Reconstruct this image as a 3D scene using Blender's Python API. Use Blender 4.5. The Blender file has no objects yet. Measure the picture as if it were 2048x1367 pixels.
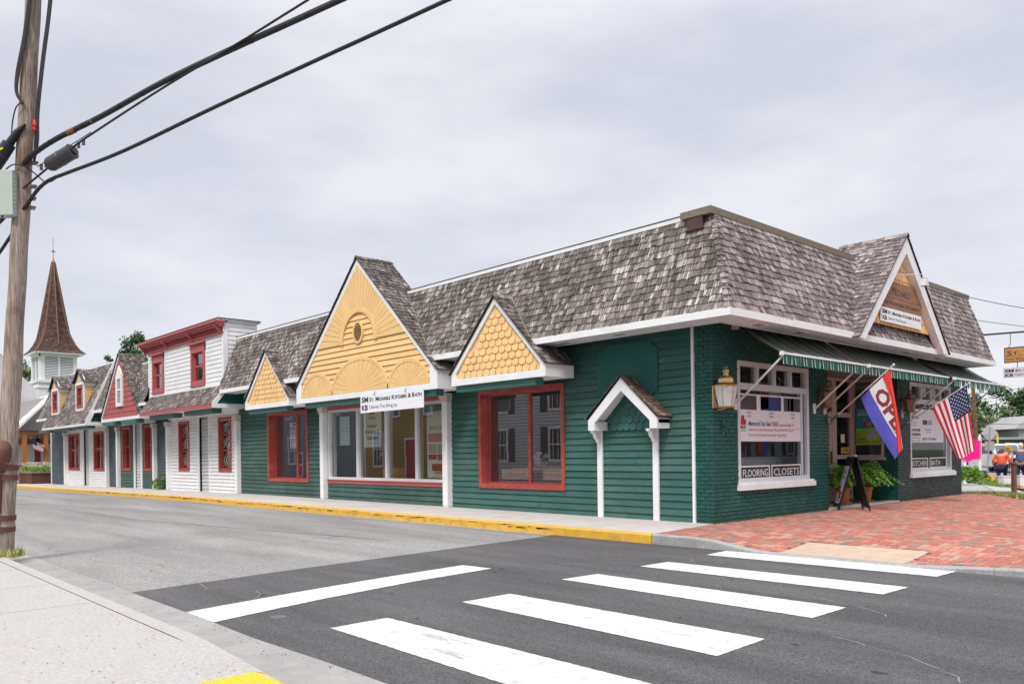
import bpy, bmesh, math, random
from mathutils import Vector, Matrix
import mathutils
R = math.radians
random.seed(7)
sc = bpy.context.scene
col = sc.collection

# ------------------------------------------------------------------ camera
CAM = Vector((8.137, -12.336, 1.30))
yaw, roll = -0.82805, -0.012684
fw = Vector((math.sin(yaw), math.cos(yaw), 0)); rt = Vector((math.cos(yaw), -math.sin(yaw), 0)); up = rt.cross(fw)
r2 = rt * math.cos(roll) + up * math.sin(roll); u2 = -rt * math.sin(roll) + up * math.cos(roll)
cd = bpy.data.cameras.new("camera"); cam = bpy.data.objects.new("camera", cd); col.objects.link(cam)
M3 = Matrix((r2, u2, -fw)).transposed()
cam.matrix_world = Matrix.Translation(CAM) @ M3.to_4x4()
cd.sensor_width = 36.0; cd.lens = 36.0 * 1610.0 / 2048.0; cd.shift_y = 222.6 / 2048.0
cd.clip_start = 0.1; cd.clip_end = 2000
sc.camera = cam

# ------------------------------------------------------------------ world, sun, exposure
w = bpy.data.worlds.new("World"); sc.world = w; w.use_nodes = True
nt = w.node_tree; nt.nodes.clear(); N = nt.nodes; L = nt.links
SUN_AZ, SUN_EL = R(150), R(52)      # azimuth from +Y clockwise
sky = N.new('ShaderNodeTexSky'); sky.sky_type = 'NISHITA'; sky.sun_disc = False
sky.sun_elevation = SUN_EL; sky.sun_rotation = SUN_AZ
bgA = N.new('ShaderNodeBackground'); bgA.inputs[1].default_value = 0.10; L.new(sky.outputs[0], bgA.inputs[0])
tc = N.new('ShaderNodeTexCoord'); mp = N.new('ShaderNodeMapping'); mp.inputs['Scale'].default_value = (1.6, 1.6, 5.0)
L.new(tc.outputs['Generated'], mp.inputs[0])
no = N.new('ShaderNodeTexNoise'); no.inputs['Scale'].default_value = 1.7; no.inputs['Detail'].default_value = 8; no.inputs['Roughness'].default_value = .56
L.new(mp.outputs[0], no.inputs[0])
rp = N.new('ShaderNodeValToRGB'); rp.color_ramp.elements[0].position = .36; rp.color_ramp.elements[1].position = .64
rp.color_ramp.elements[0].color = (.71, .73, .82, 1); rp.color_ramp.elements[1].color = (.90, .90, .945, 1)
L.new(no.outputs[0], rp.inputs[0])
bgB = N.new('ShaderNodeBackground'); L.new(rp.outputs[0], bgB.inputs[0])
sepz = N.new('ShaderNodeSeparateXYZ'); L.new(tc.outputs['Generated'], sepz.inputs[0])     # overcast sky: brighter toward the zenith
zr = N.new('ShaderNodeMapRange'); zr.inputs[1].default_value = .45; zr.inputs[2].default_value = 1.0; zr.inputs[3].default_value = .475; zr.inputs[4].default_value = 1.02
L.new(sepz.outputs[2], zr.inputs[0]); L.new(zr.outputs[0], bgB.inputs[1])
mx = N.new('ShaderNodeMixShader'); mx.inputs[0].default_value = .94
L.new(bgA.outputs[0], mx.inputs[1]); L.new(bgB.outputs[0], mx.inputs[2])
wo = N.new('ShaderNodeOutputWorld'); L.new(mx.outputs[0], wo.inputs[0])
sl = bpy.data.lights.new("sun", 'SUN'); sl.energy = 1.45; sl.angle = R(16); sl.color = (1, .965, .91)
sun = bpy.data.objects.new("sun", sl); col.objects.link(sun)
sd = Vector((math.sin(SUN_AZ) * math.cos(SUN_EL), math.cos(SUN_AZ) * math.cos(SUN_EL), math.sin(SUN_EL)))
sun.rotation_euler = sd.to_track_quat('Z', 'Y').to_euler(); sun.location = sd * 50
sc.view_settings.view_transform = 'Standard'; sc.view_settings.look = 'None'; sc.view_settings.gamma = 1
sc.view_settings.exposure = 1.0
sc.render.engine = 'CYCLES'
sc.cycles.max_bounces = 8; sc.cycles.transparent_max_bounces = 12

# ------------------------------------------------------------------ helpers
def ground_z(x, y=0):
    return 0.0 if x > -18 else max(-0.21, (x + 18) * 0.0064)

def tag(o, label=None, cat=None, group=None, kind=None):
    if label: o['label'] = label
    if cat: o['category'] = cat
    if group: o['group'] = group
    if kind: o['kind'] = kind
    return o

def thing(name, label, cat, loc=(0, 0, 0), group=None):
    o = bpy.data.objects.new(name, None); col.objects.link(o); o.location = loc; o.empty_display_size = .2
    return tag(o, label, cat, group)

def wl(o):
    v = Vector((0, 0, 0))
    while o is not None:
        v += o.location; o = o.parent
    return v

class MB:
    """collects faces in world coordinates, builds one mesh"""
    def __init__(s): s.v = []; s.f = []; s.m = []
    def face(s, pts, mi=0):
        n = len(s.v); s.v += [tuple(p) for p in pts]; s.f.append(tuple(range(n, n + len(pts)))); s.m.append(mi)
    def mesh(s, verts, faces, mi=0):
        n = len(s.v); s.v += [tuple(p) for p in verts]
        for f in faces: s.f.append(tuple(i + n for i in f)); s.m.append(mi)
    def box(s, a, b, mi=0):
        x0, x1 = sorted((a[0], b[0])); y0, y1 = sorted((a[1], b[1])); z0, z1 = sorted((a[2], b[2]))
        s.mesh([(x0,y0,z0),(x1,y0,z0),(x1,y1,z0),(x0,y1,z0),(x0,y0,z1),(x1,y0,z1),(x1,y1,z1),(x0,y1,z1)],
               [(0,3,2,1),(4,5,6,7),(0,1,5,4),(1,2,6,5),(2,3,7,6),(3,0,4,7)], mi)
    def obox(s, O, U, V, W, mi=0):
        O = Vector(O); U = Vector(U); V = Vector(V); W = Vector(W)
        s.mesh([O, O+U, O+U+V, O+V, O+W, O+U+W, O+U+V+W, O+V+W],
               [(0,3,2,1),(4,5,6,7),(0,1,5,4),(1,2,6,5),(2,3,7,6),(3,0,4,7)], mi)
    def bar(s, a, b, w, h, mi=0, upv=(0, 0, 1)):
        a = Vector(a); b = Vector(b); d = (b - a); u = Vector(upv); r = d.normalized().cross(u)
        if r.length < 1e-4: r = Vector((1, 0, 0))
        r.normalize(); u = r.cross(d.normalized())
        s.obox(a - r * w / 2 - u * h / 2, d, r * w, u * h, mi)
    def prism(s, pts, off, mi=0, holes=None):
        off = Vector(off); n = len(pts); P = [Vector(p) for p in pts]
        s.mesh(P + [p + off for p in P], [tuple(range(n)), tuple(range(2*n-1, n-1, -1))] +
               [(i, (i+1) % n, (i+1) % n + n, i + n) for i in range(n)], mi)
    def tube(s, path, r, n=8, mi=0, cap=True):
        P = [Vector(p) for p in path]
        rr = r if isinstance(r, (list, tuple)) else [r] * len(P)
        base = len(s.v); a = None
        for i, p in enumerate(P):
            d = (P[min(i+1, len(P)-1)] - P[max(i-1, 0)]).normalized()
            if a is None: a = d.cross(Vector((0, 0, 1)) if abs(d.z) < .9 else Vector((1, 0, 0)))
            else: a = a - d * a.dot(d)
            a.normalize(); b = d.cross(a)
            s.v += [tuple(p + (a * math.cos(t) + b * math.sin(t)) * rr[i]) for t in [2*math.pi*k/n for k in range(n)]]
        for i in range(len(P)-1):
            for k in range(n):
                s.f.append((base+i*n+k, base+i*n+(k+1) % n, base+(i+1)*n+(k+1) % n, base+(i+1)*n+k)); s.m.append(mi)
        if cap:
            s.f.append(tuple(base+k for k in range(n))); s.m.append(mi)
            s.f.append(tuple(base+(len(P)-1)*n+k for k in range(n))[::-1]); s.m.append(mi)
    def lathe(s, c, prof, n=16, mi=0):
        c = Vector(c)
        base = len(s.v)
        for r, z in prof:
            s.v += [(c.x + r*math.cos(2*math.pi*k/n), c.y + r*math.sin(2*math.pi*k/n), c.z + z) for k in range(n)]
        for i in range(len(prof)-1):
            for k in range(n):
                s.f.append((base+i*n+k, base+i*n+(k+1) % n, base+(i+1)*n+(k+1) % n, base+(i+1)*n+k)); s.m.append(mi)
        s.f.append(tuple(base+k for k in range(n))[::-1]); s.m.append(mi)
        s.f.append(tuple(base+(len(prof)-1)*n+k for k in range(n))); s.m.append(mi)
    def build(s, name, mats, parent=None, smooth=False, label=None, cat=None, group=None, kind=None, bevel=0):
        me = bpy.data.meshes.new(name)
        o0 = wl(parent) if parent is not None else Vector((0, 0, 0))
        me.from_pydata([(v[0]-o0.x, v[1]-o0.y, v[2]-o0.z) for v in s.v], [], s.f)
        if not isinstance(mats, (list, tuple)): mats = [mats]
        for m in mats: me.materials.append(m)
        if len(mats) > 1: me.polygons.foreach_set('material_index', s.m)
        if smooth: me.polygons.foreach_set('use_smooth', [True] * len(me.polygons))
        me.update()
        o = bpy.data.objects.new(name, me); col.objects.link(o)
        if parent is not None: o.parent = parent
        if bevel:
            b = o.modifiers.new('bevel', 'BEVEL'); b.width = bevel; b.segments = 2; b.limit_method = 'ANGLE'
        return tag(o, label, cat, group, kind)

def islands(b, grow=0.0):
    """split an MB into one MB per connected piece (pieces whose boxes touch within grow stay together)"""
    par = list(range(len(b.v)))
    def fd(i):
        while par[i] != i: par[i] = par[par[i]]; i = par[i]
        return i
    for f in b.f:
        for k in f[1:]: par[fd(k)] = fd(f[0])
    gr = {}
    for f, m in zip(b.f, b.m): gr.setdefault(fd(f[0]), []).append((f, m))
    comps = []
    for fs in gr.values():
        ids = sorted({i for f, _ in fs for i in f}); pts = [b.v[i] for i in ids]
        comps.append([fs, ids, [min(p[k] for p in pts)-grow for k in range(3)], [max(p[k] for p in pts)+grow for k in range(3)]])
    used = [-1]*len(comps); n = 0
    for i in range(len(comps)):
        if used[i] >= 0: continue
        st = [i]; used[i] = n
        while st:
            q = st.pop()
            for j in range(len(comps)):
                if used[j] < 0 and all(comps[q][2][k] <= comps[j][3][k] and comps[j][2][k] <= comps[q][3][k] for k in range(3)): used[j] = n; st.append(j)
        n += 1
    out = []
    for g in range(n):
        m = MB()
        for i, c in enumerate(comps):
            if used[i] != g: continue
            mp_ = {k: len(m.v) + q for q, k in enumerate(c[1])}; m.v += [b.v[k] for k in c[1]]
            for f, mi in c[0]: m.f.append(tuple(mp_[k] for k in f)); m.m.append(mi)
        out.append(m)
    return out
def build_each(b, name, mats, parent=None, grow=.003, **kw):
    return [m.build(name, mats, parent, **kw) for m in islands(b, grow)]

# ------------------------------------------------------------------ materials
def mat(name, c, rough=.7, var=.08, scale=6, metal=0, bump=0, bscale=40, grain=None, island=0, spec=.4, stain=None):
    """painted / natural surface: base colour broken up by noise; grain=(x,y,z) stretches it; island=per-piece variation"""
    m = bpy.data.materials.new(name); m.use_nodes = True; t = m.node_tree; n = t.nodes; l = t.links
    b = n['Principled BSDF']; b.inputs['Roughness'].default_value = rough; b.inputs['Metallic'].default_value = metal
    b.inputs['Specular IOR Level'].default_value = spec
    g = n.new('ShaderNodeNewGeometry'); mpn = n.new('ShaderNodeMapping'); l.new(g.outputs['Position'], mpn.inputs[0])
    mpn.inputs['Scale'].default_value = grain or (1, 1, 1)
    nz = n.new('ShaderNodeTexNoise'); nz.inputs['Scale'].default_value = scale; nz.inputs['Detail'].default_value = 6; nz.inputs['Roughness'].default_value = .65
    l.new(mpn.outputs[0], nz.inputs[0])
    mr = n.new('ShaderNodeMapRange'); mr.inputs[1].default_value = .25; mr.inputs[2].default_value = .75
    mr.inputs[3].default_value = 1 - var * 1.6; mr.inputs[4].default_value = 1 + var * 1.6; l.new(nz.outputs[0], mr.inputs[0])
    fac = mr.outputs[0]
    if island:
        mi = n.new('ShaderNodeMapRange'); l.new(g.outputs['Random Per Island'], mi.inputs[0])
        mi.inputs[3].default_value = 1 - island; mi.inputs[4].default_value = 1 + island
        mu = n.new('ShaderNodeMath'); mu.operation = 'MULTIPLY'; l.new(fac, mu.inputs[0]); l.new(mi.outputs[0], mu.inputs[1]); fac = mu.outputs[0]
    src = None
    if stain:
        sc_, amt, colr = stain
        nz2 = n.new('ShaderNodeTexNoise'); nz2.inputs['Scale'].default_value = sc_; nz2.inputs['Detail'].default_value = 5
        l.new(g.outputs['Position'], nz2.inputs[0])
        m2 = n.new('ShaderNodeMapRange'); m2.inputs[1].default_value = .5; m2.inputs[2].default_value = .72; m2.inputs[4].default_value = amt; l.new(nz2.outputs[0], m2.inputs[0])
        mxn = n.new('ShaderNodeMix'); mxn.data_type = 'RGBA'; mxn.inputs[6].default_value = (*c, 1); mxn.inputs[7].default_value = (*colr, 1)
        l.new(m2.outputs[0], mxn.inputs[0]); src = mxn.outputs[2]
    vm = n.new('ShaderNodeVectorMath'); vm.operation = 'SCALE'
    if src: l.new(src, vm.inputs[0])
    else: vm.inputs[0].default_value = c
    l.new(fac, vm.inputs['Scale']); l.new(vm.outputs[0], b.inputs['Base Color'])
    if bump:
        nb = n.new('ShaderNodeTexNoise'); nb.inputs['Scale'].default_value = bscale; nb.inputs['Detail'].default_value = 5
        l.new(mpn.outputs[0], nb.inputs[0])
        bp = n.new('ShaderNodeBump'); bp.inputs['Strength'].default_value = bump; bp.inputs['Distance'].default_value = .01
        l.new(nb.outputs[0], bp.inputs['Height']); l.new(bp.outputs[0], b.inputs['Normal'])
    return m

def shingle_mat(name, grain, dark, lightc, pale, gs=1.0):
    m = bpy.data.materials.new(name); m.use_nodes = True; t = m.node_tree; n = t.nodes; l = t.links
    b = n['Principled BSDF']; b.inputs['Roughness'].default_value = .85; b.inputs['Specular IOR Level'].default_value = .15
    g = n.new('ShaderNodeNewGeometry')
    rp = n.new('ShaderNodeValToRGB'); e = rp.color_ramp.elements
    e[0].position = 0; e[0].color = (*dark, 1); e[1].position = 1; e[1].color = (*pale, 1)
    k = e.new(.5); k.color = tuple((a + b_) / 2 for a, b_ in zip(dark, lightc)) + (1,)
    k = e.new(.80); k.color = (*lightc, 1)
    mpn = n.new('ShaderNodeMapping'); mpn.inputs['Scale'].default_value = grain; l.new(g.outputs['Position'], mpn.inputs[0])
    nz = n.new('ShaderNodeTexNoise'); nz.inputs['Scale'].default_value = 1; nz.inputs['Detail'].default_value = 5; nz.inputs['Roughness'].default_value = .7
    l.new(mpn.outputs[0], nz.inputs[0])
    big = n.new('ShaderNodeTexNoise'); big.inputs['Scale'].default_value = .9; big.inputs['Detail'].default_value = 4; l.new(g.outputs['Position'], big.inputs[0])
    # island random + big patches -> ramp
    a = n.new('ShaderNodeMath'); a.operation = 'MULTIPLY_ADD'; a.inputs[1].default_value = .7; a.inputs[2].default_value = -.35; l.new(big.outputs[0], a.inputs[0])
    s = n.new('ShaderNodeMath'); s.operation = 'ADD'; isl = n.new('ShaderNodeMath'); isl.operation = 'MULTIPLY_ADD'; isl.inputs[1].default_value = .68; isl.inputs[2].default_value = .15; l.new(g.outputs['Random Per Island'], isl.inputs[0]); l.new(isl.outputs[0], s.inputs[0]); l.new(a.outputs[0], s.inputs[1])
    a2 = n.new('ShaderNodeMath'); a2.operation = 'MULTIPLY_ADD'; a2.inputs[1].default_value = 1.9; a2.inputs[2].default_value = -.95; l.new(nz.outputs[0], a2.inputs[0])
    s2 = n.new('ShaderNodeMath'); s2.operation = 'ADD'; l.new(s.outputs[0], s2.inputs[0]); l.new(a2.outputs[0], s2.inputs[1])
    l.new(s2.outputs[0], rp.inputs[0])
    mr = n.new('ShaderNodeMapRange'); mr.inputs[1].default_value = .3; mr.inputs[2].default_value = .7; mr.inputs[3].default_value = .62; mr.inputs[4].default_value = 1.28
    l.new(nz.outputs[0], mr.inputs[0])
    vm = n.new('ShaderNodeVectorMath'); vm.operation = 'SCALE'; l.new(rp.outputs[0], vm.inputs[0]); l.new(mr.outputs[0], vm.inputs['Scale'])
    l.new(vm.outputs[0], b.inputs['Base Color'])
    bp = n.new('ShaderNodeBump'); bp.inputs['Strength'].default_value = .5; bp.inputs['Distance'].default_value = .006
    l.new(nz.outputs[0], bp.inputs['Height']); l.new(bp.outputs[0], b.inputs['Normal'])
    return m

def glass_mat(name, refl, tint=(.93, .95, .95), rough=0.0, wob=0.0):
    m = bpy.data.materials.new(name); m.use_nodes = True; t = m.node_tree; n = t.nodes; l = t.links; n.clear()
    out = n.new('ShaderNodeOutputMaterial'); tr = n.new('ShaderNodeBsdfTransparent'); tr.inputs[0].default_value = (*tint, 1)
    gl = n.new('ShaderNodeBsdfGlossy'); gl.inputs['Roughness'].default_value = rough; gl.inputs['Color'].default_value = (.95, .96, 1, 1)
    fr = n.new('ShaderNodeFresnel'); fr.inputs[0].default_value = 1.5
    a = n.new('ShaderNodeMath'); a.operation = 'MULTIPLY_ADD'; a.inputs[1].default_value = 1.2; a.inputs[2].default_value = refl; a.use_clamp = True
    l.new(fr.outputs[0], a.inputs[0])
    mxs = n.new('ShaderNodeMixShader'); l.new(a.outputs[0], mxs.inputs[0]); l.new(tr.outputs[0], mxs.inputs[1]); l.new(gl.outputs[0], mxs.inputs[2])
    l.new(mxs.outputs[0], out.inputs[0])
    if wob:
        g = n.new('ShaderNodeNewGeometry'); nz = n.new('ShaderNodeTexNoise'); nz.inputs['Scale'].default_value = 1.3; l.new(g.outputs['Position'], nz.inputs[0])
        bp = n.new('ShaderNodeBump'); bp.inputs['Strength'].default_value = wob; bp.inputs['Distance'].default_value = .02
        l.new(nz.outputs[0], bp.inputs['Height']); l.new(bp.outputs[0], gl.inputs['Normal']); 
    return m

def emit(name, c, s):
    m = bpy.data.materials.new(name); m.use_nodes = True; n = m.node_tree.nodes; b = n['Principled BSDF']
    b.inputs['Base Color'].default_value = (*c, 1); b.inputs['Emission Color'].default_value = (*c, 1); b.inputs['Emission Strength'].default_value = s
    return m

WHITE = mat('white_paint', (.80, .80, .81), .55, .03, 5, bump=.12, bscale=30, stain=(2.2, .35, (.6, .59, .57)))
WHITE2 = mat('white_siding_paint', (.76, .765, .77), .6, .05, 4, bump=.15, bscale=30, island=.03, stain=(1.5, .4, (.60, .60, .59)))
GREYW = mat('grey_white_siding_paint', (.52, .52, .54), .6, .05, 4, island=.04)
GREEN = mat('green_siding_paint', (.040, .118, .100), .55, .14, 5, bump=.35, bscale=45, island=.13, grain=(.35, .35, 3), stain=(1.1, .7, (.085, .150, .128)))
GREEN2 = mat('faded_green_siding_paint', (.044, .098, .082), .6, .12, 5, bump=.3, bscale=45, island=.12, grain=(.35, .35, 3), stain=(1.6, .6, (.085, .155, .13)))
SLATE = mat('slate_siding_paint', (.062, .085, .098), .6, .1, 5, island=.08, grain=(.4, .4, 2), stain=(1.8, .5, (.09, .12, .13)))
GTRIM = mat('green_trim_paint', (.035, .13, .115), .45, .08, 5)
GPANEL = mat('green_panel_paint', (.012, .105, .09), .6, .1, 14)
SBRICK = mat('slate_painted_brick', (.036, .055, .060), .5, .16, 8, bump=.7, bscale=60, island=.12, stain=(2.0, .4, (.05, .095, .09)))  # right pier: its shaded, greyer look is put into the brick colour
GBRICK = mat('green_painted_brick', (.012, .082, .070), .5, .16, 8, bump=.7, bscale=60, island=.14, stain=(2.0, .4, (.035, .13, .115)))
RED = mat('red_frame_paint', (.36, .060, .050), .5, .12, 5, bump=.1, stain=(2.5, .5, (.42, .12, .11)))
RED2 = mat('rose_red_paint', (.42, .095, .095), .55, .06, 5, island=.05)
YEL = mat('yellow_siding_paint', (.80, .52, .23), .6, .05, 5, island=.04, bump=.15, stain=(1.6, .35, (.70, .45, .21)))
SHG = shingle_mat('weathered_shingle_side', (55, 5, 3.2), (.066, .054, .048), (.28, .243, .225), (.60, .56, .53))
SHGX = shingle_mat('weathered_shingle_across', (3.2, 55, 3.2), (.052, .042, .038), (.22, .188, .175), (.52, .47, .45))
SHF = shingle_mat('weathered_shingle_front', (4, 60, 4), (.105, .082, .080), (.34, .285, .28), (.52, .46, .45))
SHW = shingle_mat('brown_shingle', (3.2, 36, 3.2), (.09, .055, .04), (.27, .19, .15), (.42, .33, .28))
DARK = mat('dark_backing', (.02, .02, .02), .9, .1)
BLACK = mat('black_plastic', (.012, .012, .014), .45, .1)
CONC = mat('concrete', (.40, .385, .365), .9, .07, 3, bump=.4, bscale=120, stain=(.8, .5, (.31, .30, .285)))
SOFF = mat('soffit_paint', (.58, .63, .67), .7, .04, 3)
ALUF = mat('shop_window_frame', (.60, .65, .69), .5, .04, 5)
ALU = mat('aluminium_frame', (.62, .62, .64), .4, .04, 5)
CREAM = mat('cream_trim', (.62, .56, .52), .6, .06)
COPPER = mat('brown_flashing', (.085, .045, .04), .45, .2, 8)
FLASH = mat('valley_flashing', (.22, .2, .15), .5, .25, 9)
GLASS = glass_mat('shop_glass', .15, wob=.03)
GLASSF = glass_mat('front_glass', -.03)
GLASSD = glass_mat('old_sash_glass', .16, wob=.5)
BRASS = mat('brass', (.58, .38, .17), .28, .25, 30, metal=.85)
INKB = mat('black_ink', (.02, .02, .022), .7, .02)
INKG = mat('dark_grey_ink', (.035, .04, .06), .7, .02)
INKR = mat('red_ink', (.45, .02, .03), .7, .02)
INKN = mat('navy_ink', (.03, .05, .22), .7, .02)
PAPER = mat('white_sign_face', (.80, .80, .82), .5, .02)
WOODS = mat('varnished_sign_wood', (.50, .25, .085), .5, .18, 3, grain=(1, 1, 14), bump=.1)
WOODO = mat('weathered_sign_wood', (.28, .14, .075), .6, .2, 3, grain=(1, 1, 14), bump=.1)

# ------------------------------------------------------------------ pattern builders
def span(poly, v):
    """u-interval of a convex polygon at height v"""
    us = []
    n = len(poly)
    for i in range(n):
        (u0, v0), (u1, v1) = poly[i], poly[(i+1) % n]
        if (v0 - v) * (v1 - v) <= 0 and v0 != v1:
            us.append(u0 + (u1 - u0) * (v - v0) / (v1 - v0))
    return (min(us), max(us)) if len(us) > 1 else None

def cut(a, b, holes, v):
    segs = [(a, b)]
    for (h0, h1, z0, z1) in holes:
        if z0 < v < z1:
            ns = []
            for s0, s1 in segs:
                if h1 <= s0 or h0 >= s1: ns.append((s0, s1)); continue
                if h0 > s0: ns.append((s0, h0))
                if h1 < s1: ns.append((h1, s1))
            segs = ns
    return [s for s in segs if s[1] - s[0] > .01]

Z = Vector((0, 0, 1))
def siding(mb, O, U, Nn, poly, exp=.135, holes=(), t=.034, mi=0, phase=0.0, gap=.0075):
    O = Vector(O); U = Vector(U); Nn = Vector(Nn)
    z0 = min(p[1] for p in poly); z1 = max(p[1] for p in poly)
    z = z0 - phase
    while z < z1 - .004:
        zb = max(z, z0); zt = min(z + exp, z1) - gap
        mid = (zb + zt) / 2
        sb = span(poly, zb + .002); st = span(poly, zt - .002); sm = span(poly, mid)
        if sm and sb and st:
            for a, b in cut(sm[0], sm[1], holes, mid):
                ab = sb[0] if abs(a - sm[0]) < 1e-6 else a; bb = sb[1] if abs(b - sm[1]) < 1e-6 else b
                at = st[0] if abs(a - sm[0]) < 1e-6 else a; bt = st[1] if abs(b - sm[1]) < 1e-6 else b
                P = lambda u, zz, n: O + U * u + Z * zz + Nn * n
                # long runs are made of boards butted end to end at random joints
                js = [0.0]; L0 = max(bb - ab, .01)
                if L0 > 2.2:
                    q = random.uniform(.6, 3.6)
                    while q < L0 - .4: js.append(q / L0); q += random.uniform(2.4, 4.2)
                js.append(1.0)
                for ja, jb in zip(js[:-1], js[1:]):
                    gg = .0022 / L0 if len(js) > 2 else 0
                    ja2 = ja + (gg if ja > 0 else 0); jb2 = jb - (gg if jb < 1 else 0); t2 = t * random.uniform(.9, 1.08)
                    b0, b1 = ab + (bb-ab)*ja2, ab + (bb-ab)*jb2; t0_, t1_ = at + (bt-at)*ja2, at + (bt-at)*jb2; dz = random.uniform(-.0022, .0022)
                    mb.mesh([P(b0, zb+dz, t2), P(b1, zb+dz*.3, t2), P(t1_, zt, .006), P(t0_, zt, .006), P(b0, zb, 0), P(b1, zb, 0), P(t1_, zt, 0), P(t0_, zt, 0)],
                            [(0,1,2,3), (0,4,5,1), (0,3,7,4), (1,5,6,2)], mi)
        z += exp

def shingles(mb, O, U, V, poly, exp=.14, wmin=.075, wmax=.17, t=.024, mi=0, back=1, jit=.012, over=1.4, rnd=None, scallop=False):
    rnd = rnd or random
    O = Vector(O); U = Vector(U).normalized(); V = Vector(V).normalized(); Nn = U.cross(V).normalized()
    P = lambda u, v, n: O + U * u + V * v + Nn * n
    mb.face([P(u, v, -.012) for u, v in poly], back)
    v0 = min(p[1] for p in poly); v1 = max(p[1] for p in poly)
    nrow = max(1, round((v1 - v0) / exp)); e = (v1 - v0) / nrow
    for j in range(nrow):
        vb = v0 + j * e; mid = vb + e * .5
        s = span(poly, mid); sb = span(poly, vb + .003) or s
        if not s: continue
        u = s[0] - rnd.random() * wmax * .0
        while u < s[1] - .01:
            w_ = rnd.uniform(wmin*.75, wmax*.82); ue = min(u + w_, s[1])
            if s[1] - ue < wmin * .5: ue = s[1]
            sh0 = (sb[0] - s[0]) if u == s[0] else 0; sh1 = (sb[1] - s[1]) if ue == s[1] else 0
            jv = rnd.uniform(-jit, jit) if j else rnd.uniform(-jit, 0); lift = t * rnd.uniform(.85, 1.5)
            tp = min(vb + e * over, v1 + .01)
            g = .0045; u_old = u
            skew = rnd.uniform(-jit, jit) * .5
            a = [P(u+g+sh0, vb+jv+skew, lift), P(ue-g+sh1, vb+jv-skew, lift * rnd.uniform(.85, 1.1)), P(ue-g-sh1*.4, tp, .002), P(u+g-sh0*.4, tp, .002),
                 P(u+g+sh0, vb+jv+skew, -.004), P(ue-g+sh1, vb+jv-skew, -.004)]
            mb.mesh(a, [(0,1,2,3), (0,4,5,1), (0,3,4), (1,5,2)], mi)
            u = ue

def scales(mb, O, U, Nn, poly, exp=.13, w=.105, mi=0, back=0, t=.02, point=False):
    O = Vector(O); U = Vector(U); Nn = Vector(Nn)
    P = lambda u, v, n: O + U * u + Z * v + Nn * n
    mb.face([P(u, v, 0) for u, v in poly], back)
    v0 = min(p[1] for p in poly); v1 = max(p[1] for p in poly)
    nr = max(1, round((v1 - v0) / exp)); e = (v1 - v0) / nr
    for j in range(nr):
        vb = v0 + j * e; s = span(poly, vb + e * .45)
        if not s: continue
        n = int((s[1] - s[0]) / w) + 1
        for k in range(-1, n + 1):
            uc = math.floor(s[0] / w) * w + (k + (.5 if j % 2 else 0)) * w
            if uc - w * .42 < s[0] or uc + w * .42 > s[1]: continue
            h = w * .47
            top = vb + e * 1.15
            if top > v1 + .02: top = v1
            tt = t * random.uniform(.8, 1.2)
            arc = [(uc - h, vb + h * .62)] + [(uc + h * math.cos(a), vb + h * .62 + h * .62 * math.sin(a)) for a in [math.pi + math.pi * q / 6 for q in range(1, 6)]] + [(uc + h, vb + h * .62)]
            F = [P(a, b, tt) for a, b in arc] + [P(uc + h, top, .004), P(uc - h, top, .004)]
            Bk = [P(a, b, 0) for a, b in arc]
            m = len(arc)
            mb.mesh(F + Bk, [tuple(range(m + 2))] + [(i, i + m + 2, i + m + 3, i + 1) for i in range(m - 1)], mi)

def bricks(mb, O, U, Nn, u0, u1, z0, z1, holes=(), mi=0, bl=.203, bh=.0715, j=.0095, depth=.014):
    O = Vector(O); U = Vector(U); Nn = Vector(Nn)
    row = 0; z = z0
    while z < z1 - .02:
        zt = min(z + bh - j, z1)
        for a, b in cut(u0, u1, holes, (z + zt) / 2):
            u = math.floor((a - u0) / bl) * bl + u0 - (bl / 2 if row % 2 else 0)
            while u < b:
                ua = max(u, a); ub = min(u + bl - j, b)
                if ub - ua > .015:
                    d = depth + random.uniform(-.005, .004); q = [random.uniform(-.002, .002) for _ in range(4)]
                    P = lambda uu, zz, n: O + U * uu + Z * zz + Nn * n
                    c = .004
                    mb.mesh([P(ua, z+q[0], 0), P(ub, z+q[1], 0), P(ub, zt+q[2], 0), P(ua, zt+q[3], 0),
                             P(ua+c, z+c+q[0], d), P(ub-c, z+c+q[1], d), P(ub-c, zt-c+q[2], d), P(ua+c, zt-c+q[3], d)],
                            [(4,5,6,7), (0,1,5,4), (1,2,6,5), (2,3,7,6), (3,0,4,7)], mi)
                u += bl
        z += bh; row += 1

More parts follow.
